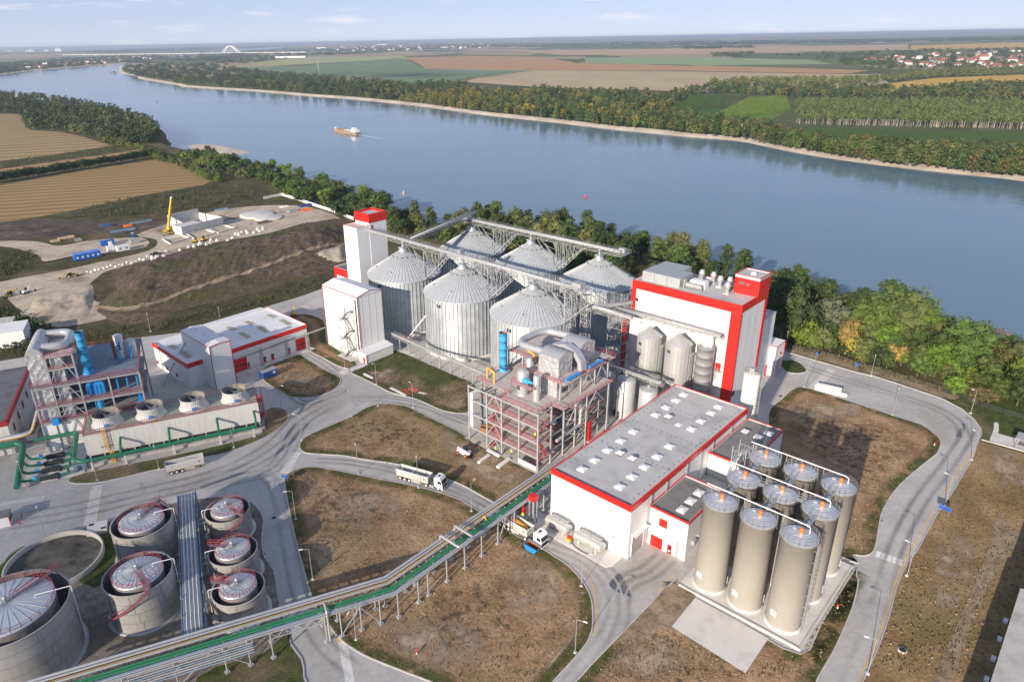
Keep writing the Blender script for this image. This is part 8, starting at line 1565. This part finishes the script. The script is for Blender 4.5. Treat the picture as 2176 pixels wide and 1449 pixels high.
mass('far_woods','green tree groups and woods behind the opposite bank',[
 ([(1420,205),(1545,200),(1690,208),(1900,212),(2260,214),(2260,188),(2080,180),(1900,194),(1830,188),(1700,184),(1500,186)],700,(10,15),1.0,[T_['dark'],T_['mid'],T_['olive'],T_['dark'],(.12,.11,.03)]),
 ([(1505,176),(1660,172),(1800,172),(1900,166),(2040,148),(2200,152),(2200,160),(2000,165),(1840,180),(1510,184)],420,(11,15),.9,[(.14,.16,.05),(.11,.13,.045),T_['olive']]),
 ([(1640,118),(1800,112),(2000,106),(2250,100),(2250,152),(2000,150),(1850,148),(1800,138),(1700,122)],420,(9,14),1.0,G1),
 ([(1500,115),(1600,112),(1600,122),(1510,124)],60,(10,14),1,G1), ([(1780,128),(1900,124),(1900,140),(1800,142)],90,(10,14),1,G1),
 ([(520,110),(700,101),(880,92),(1100,92),(1110,99),(900,107),(700,118),(640,122),(520,136),(480,140),(420,128),(450,118)],600,(9,14),1.1,G1),
 ([(262,134),(330,124),(440,112),(520,112),(540,120),(440,130),(300,137)],260,(9,14),1.1,G1)],LP,6,FZ)
mass('skyline_woods','blue green forest strips near the horizon',[
 ([(840,97),(1452,89),(1900,84),(2250,76),(2250,84),(1900,91),(1452,97),(1100,101)],420,(14,20),1.6,G1), ([(1200,84),(2250,66.5),(2250,69),(1700,77),(1200,86)],140,(14,20),2.2,G1), ([(540,97),(1200,83),(1200,85.5),(560,99)],120,(14,20),2,G1), ([(150,112),(260,106),(420,101),(560,98),(560,101),(420,106),(260,113)],220,(14,22),1.5,G1), ([(1452,100),(1600,98),(1600,103),(1452,105)],40,(12,16),1.5,G1)],LPb,8,FZ)
mass('west_bank_woods','wooded slope with village along the far left bank',[([(-60,168),(0,158),(83,148.5),(210,138.5),(262,135),(340,122.5),(340,117),(200,122),(90,130),(-60,140)],650,(9,15),1.1,G1+[(.06,.072,.045)]), ([(-60,118),(0,114),(150,112),(150,114),(0,118),(-60,122)],60,(9,14),1.3,G1)],LP,9,FZ)
mass('peninsula_woods','dense dark forest on the point left of the river',[([(-80,205),(0,203),(120,213),(220,232),(300,255),(335,275),(341,292),(318,306),(285,306),(235,303),(172,289),(132,281),(66,276),(54,268),(54,247),(-80,238)],900,(11,15),.9,[T_['dark'],T_['mid'],(.06,.06,.028),T_['olive'],T_['dark']]), ([(215,300),(260,305),(300,318),(350,335),(340,345),(300,322),(250,312)],90,(5,8),1.2,AU[1:]+[T_['green']]), ([(310,328),(350,335),(400,352),(465,380),(470,392),(440,384),(390,362),(340,342)],110,(4,7),1.3,[T_['green'],T_['bright'],T_['olive'],T_['mid']])],LPn,10,0)
# poplar plantation with pale trunks, and rows of young trees
mass('poplar_plantation','pale green poplar plantation on the opposite bank',[([(1690,219),(2250,222),(2250,276),(1690,264)],1500,(11,13),.75,[(.10,.135,.045),(.115,.145,.05),(.085,.12,.04)])],LPt,12,FZ)
rp = random.Random(31); tv = MB()
for k in range(260):
    px = rp.uniform(1692,2240); a = at(px,264+(px-1690)*.021+rp.uniform(-3,1.5),FZ); tv.tube((a.x,a.y,FZ),(a.x+rp.uniform(-.6,.6),a.y,FZ+7.5),.22,4,.1,False)
o = tv.obj('poplar_trunks','bark_pale'); o['kind'] = 'stuff'; o['label'] = 'pale trunks along the front of the poplar plantation'; o['category'] = 'woodland'
def rows(name,label,poly,tints,seed,h,step=(9,5)):
    q = [at(*p,FZ) for p in poly]; ps = []; rr = random.Random(seed); xs=[p.x for p in q]; ys=[p.y for p in q]; an = radians(24); pl = [(p.x,p.y) for p in q]; c0 = sum(xs)/4, sum(ys)/4
    for i in range(-60,60):
        for j in range(-60,60):
            X = c0[0]+cos(an)*i*step[0]-sin(an)*j*step[1]; Y = c0[1]+sin(an)*i*step[0]+cos(an)*j*step[1]
            if inpoly(X,Y,pl): ps.append((X,Y))
    Vs=[];Fs=[];Cs=[];off=0
    for (X,Y) in ps:
        V,F = rr.choice(LPy); w = h*rr.uniform(.8,1.1)*.9; Q = V*[w,w,h*rr.uniform(.85,1.15)]+[X,Y,FZ+.4]; Vs.append(Q); Fs.append(F+off); off += len(V); cc = np.ones((len(V),4)); cc[:,:3] = np.array(rr.choice(tints))*rr.uniform(.85,1.15); Cs.append(cc)
    V=np.concatenate(Vs);F=np.concatenate(Fs);Cc=np.concatenate(Cs); me=bpy.data.meshes.new(name); me.from_pydata(V.tolist(),[],F.tolist()); a_=me.attributes.new('tint','FLOAT_COLOR','POINT'); a_.data.foreach_set('color',Cc.astype('f').ravel()); me.materials.append(M['leaf_far']); o=bpy.data.objects.new(name,me); COL.objects.link(o); o['kind']='stuff'; o['label']=label; o['category']='plantation'
rows('young_plantation','bright green rows of young trees on the opposite bank',[(1512,250),(1592,210),(1670,208),(1678,232),(1620,262)],[(.13,.18,.03),(.11,.16,.03)],3,4.5)
rows('young_plantation','darker green rows of young trees left of the bright rows',[(1412,234),(1468,207),(1540,204),(1530,234),(1490,246)],[(.05,.09,.02),(.06,.1,.025)],4,4.5)
# low scrub on the banks and rough ground, weeds on the verges
mass('scrub_bushes','low dry scrub between the fields, site and roads',[([(200,438),(309,416),(430,396),(470,386),(560,410),(520,425),(460,440),(380,452),(250,462),(120,466)],520,(.8,2.6),1.0,[T_['dark'],T_['mid'],T_['olive'],T_['brown']]), ([(0,660),(60,680),(110,700),(95,745),(40,760),(-40,740),(-40,660)],260,(1.5,3.2),1.0,[T_['dark'],T_['mid'],(.07,.06,.02),T_['olive']]), ([(130,705),(330,690),(520,640),(690,590),(690,606),(520,655),(330,703),(180,728)],420,(.5,1.4),1.0,[T_['mid'],T_['olive'],T_['brown']]), ([(0,540),(70,530),(85,560),(0,590)],160,(.8,2.2),1,[T_['dark'],T_['mid'],T_['olive'],T_['brown']]), ([(330,555),(560,505),(700,470),(735,480),(600,505),(400,550)],260,(.5,1.6),1,[T_['mid'],T_['green'],T_['olive']]), ([(0,345),(110,331),(240,311),(262,322),(124,341),(0,359)],420,(1.2,2.4),.9,[(.10,.11,.02),T_['olive'],T_['mid']]), ([(1668,742),(1800,772),(2000,832),(2000,826),(1800,764),(1690,736)],260,(.5,1.5),1,[T_['brown'],T_['olive'],(.2,.15,.08)])],LPy,14,0)
def weeds(name,label,polys,seed):
    rr = random.Random(seed); m = MB(); cs = []
    for (poly,n,sz,tints) in polys:
        xs=[p[0] for p in poly]; ys=[p[1] for p in poly]; k=0
        while k < n:
            px,py = rr.uniform(min(xs),max(xs)), rr.uniform(min(ys),max(ys))
            if not inpoly(px,py,poly): continue
            k += 1; a = at(px,py); t = rr.choice(tints)
            for j in range(3):
                th = rr.random()*6.28; s_ = rr.uniform(.6,1.2)*sz; d = Vector((cos(th),sin(th),0))*s_*.5; u_ = Vector((-d.y,d.x,0))*.6
                m.v += [(a.x-d.x,a.y-d.y,.2),(a.x+d.x,a.y+d.y,.2),(a.x+u_.x,a.y+u_.y,.2+s_*rr.uniform(.4,.9))]; n0_=len(m.v); m.f.append((n0_-3,n0_-2,n0_-1)); m.sm.append(False); cs += [(*t,1)]*3
    o = m.obj(name,'leaf_far'); a_ = o.data.attributes.new('tint','FLOAT_COLOR','POINT'); a_.data.foreach_set('color',np.array(cs,'f').ravel()); o['kind']='stuff'; o['label']=label; o['category']='weeds'
wt = [(.17,.115,.065),(.13,.09,.05),(.24,.165,.10),(.13,.125,.05),(.34,.25,.15),(.42,.32,.21)]
weeds('weed_tufts','dry weeds and clods scattered over the bare verges',[
 ([(612,1012),(660,997),(882,1038),(1060,1118),(1150,1172),(1230,1240),(1252,1320),(1180,1440),(1060,1500),(770,1388),(700,1325),(640,1180)],1500,.36,wt),
 ([(645,945),(690,912),(800,863),(860,868),(990,930),(1120,1000),(1080,1080),(950,1015),(700,964)],650,.36,wt),
 ([(745,788),(840,750),(1000,818),(985,872),(880,845)],700,.4,wt[:4]), ([(560,800),(640,760),(715,803),(690,836),(610,838)],500,.4,wt),
 ([(1640,884),(1690,830),(1900,888),(1990,940),(1900,1040),(1855,1165),(1800,1170),(1830,1000),(1700,960)],900,.36,wt),
 ([(1320,1360),(1430,1340),(1580,1430),(1700,1390),(1800,1240),(1810,1280),(1730,1440),(1240,1445)],700,.36,wt),
 ([(1850,1430),(1930,1215),(2080,945),(2176,980),(2176,1440)],1000,.36,wt[:5])],77)
# ------------------------------------------------------------------ air: even haze over the whole landscape
hz = MB().box(-78000,-12000,-9.5,78000,78000,113).obj('haze', None); hz['kind'] = 'stuff'; hz['label'] = 'thin pale haze over the plain'; hz['category'] = 'haze'
m = bpy.data.materials.new('haze_air'); m.use_nodes = True; N = m.node_tree.nodes; N.remove(N['Principled BSDF']); pv = N.new('ShaderNodeVolumePrincipled')
pv.inputs['Color'].default_value = (.70,.82,1,1); pv.inputs['Density'].default_value = HAZE; pv.inputs['Anisotropy'].default_value = .2
m.node_tree.links.new(pv.outputs[0], N['Material Output'].inputs['Volume']); hz.data.materials.append(m)

# ------------------------------------------------------------------ unseen clouds added behind the viewpoint to shade tank farm, plant and far fields
mc, N, Lk, B = new('shade_cloud_white'); B.inputs['Base Color'].default_value = (.9,.9,.9,1); B.inputs['Roughness'].default_value = 1; B.inputs['Alpha'].default_value = .7
def shade_cloud(target, dist, lx, ly, lz, n, seed):
    rng = random.Random(seed); mb = MB(); c = Vector(target)+SUNV*dist; side = Vector((-SUNV.y,SUNV.x,0)).normalized(); upv = SUNV.cross(side)
    for k in range(n):
        a = rng.random()*6.28; r = sqrt(rng.random()); p = c+side*(cos(a)*r*lx)+upv*(sin(a)*r*ly)+SUNV*rng.uniform(-lz,lz); s_ = rng.uniform(.28,.5)*min(lx,ly)*(1.15-.5*r)
        mb.add([p+Vector((v.x*s_*rng.uniform(.8,1.2),v.y*s_*rng.uniform(.8,1.2),v.z*s_*.8)) for v in IV], IF, True)
    o = mb.obj('shade_cloud','shade_cloud_white'); o['kind'] = 'structure'; return o
shade_cloud(L.w(14,-42,0), 7600, 95, 25, 30, 36, 3)
shade_cloud(L.w(-75,-22,0), 7600, 60, 17, 25, 26, 8)
shade_cloud(at(850,160,FZ), 7600, 420, 60, 40, 40, 5)
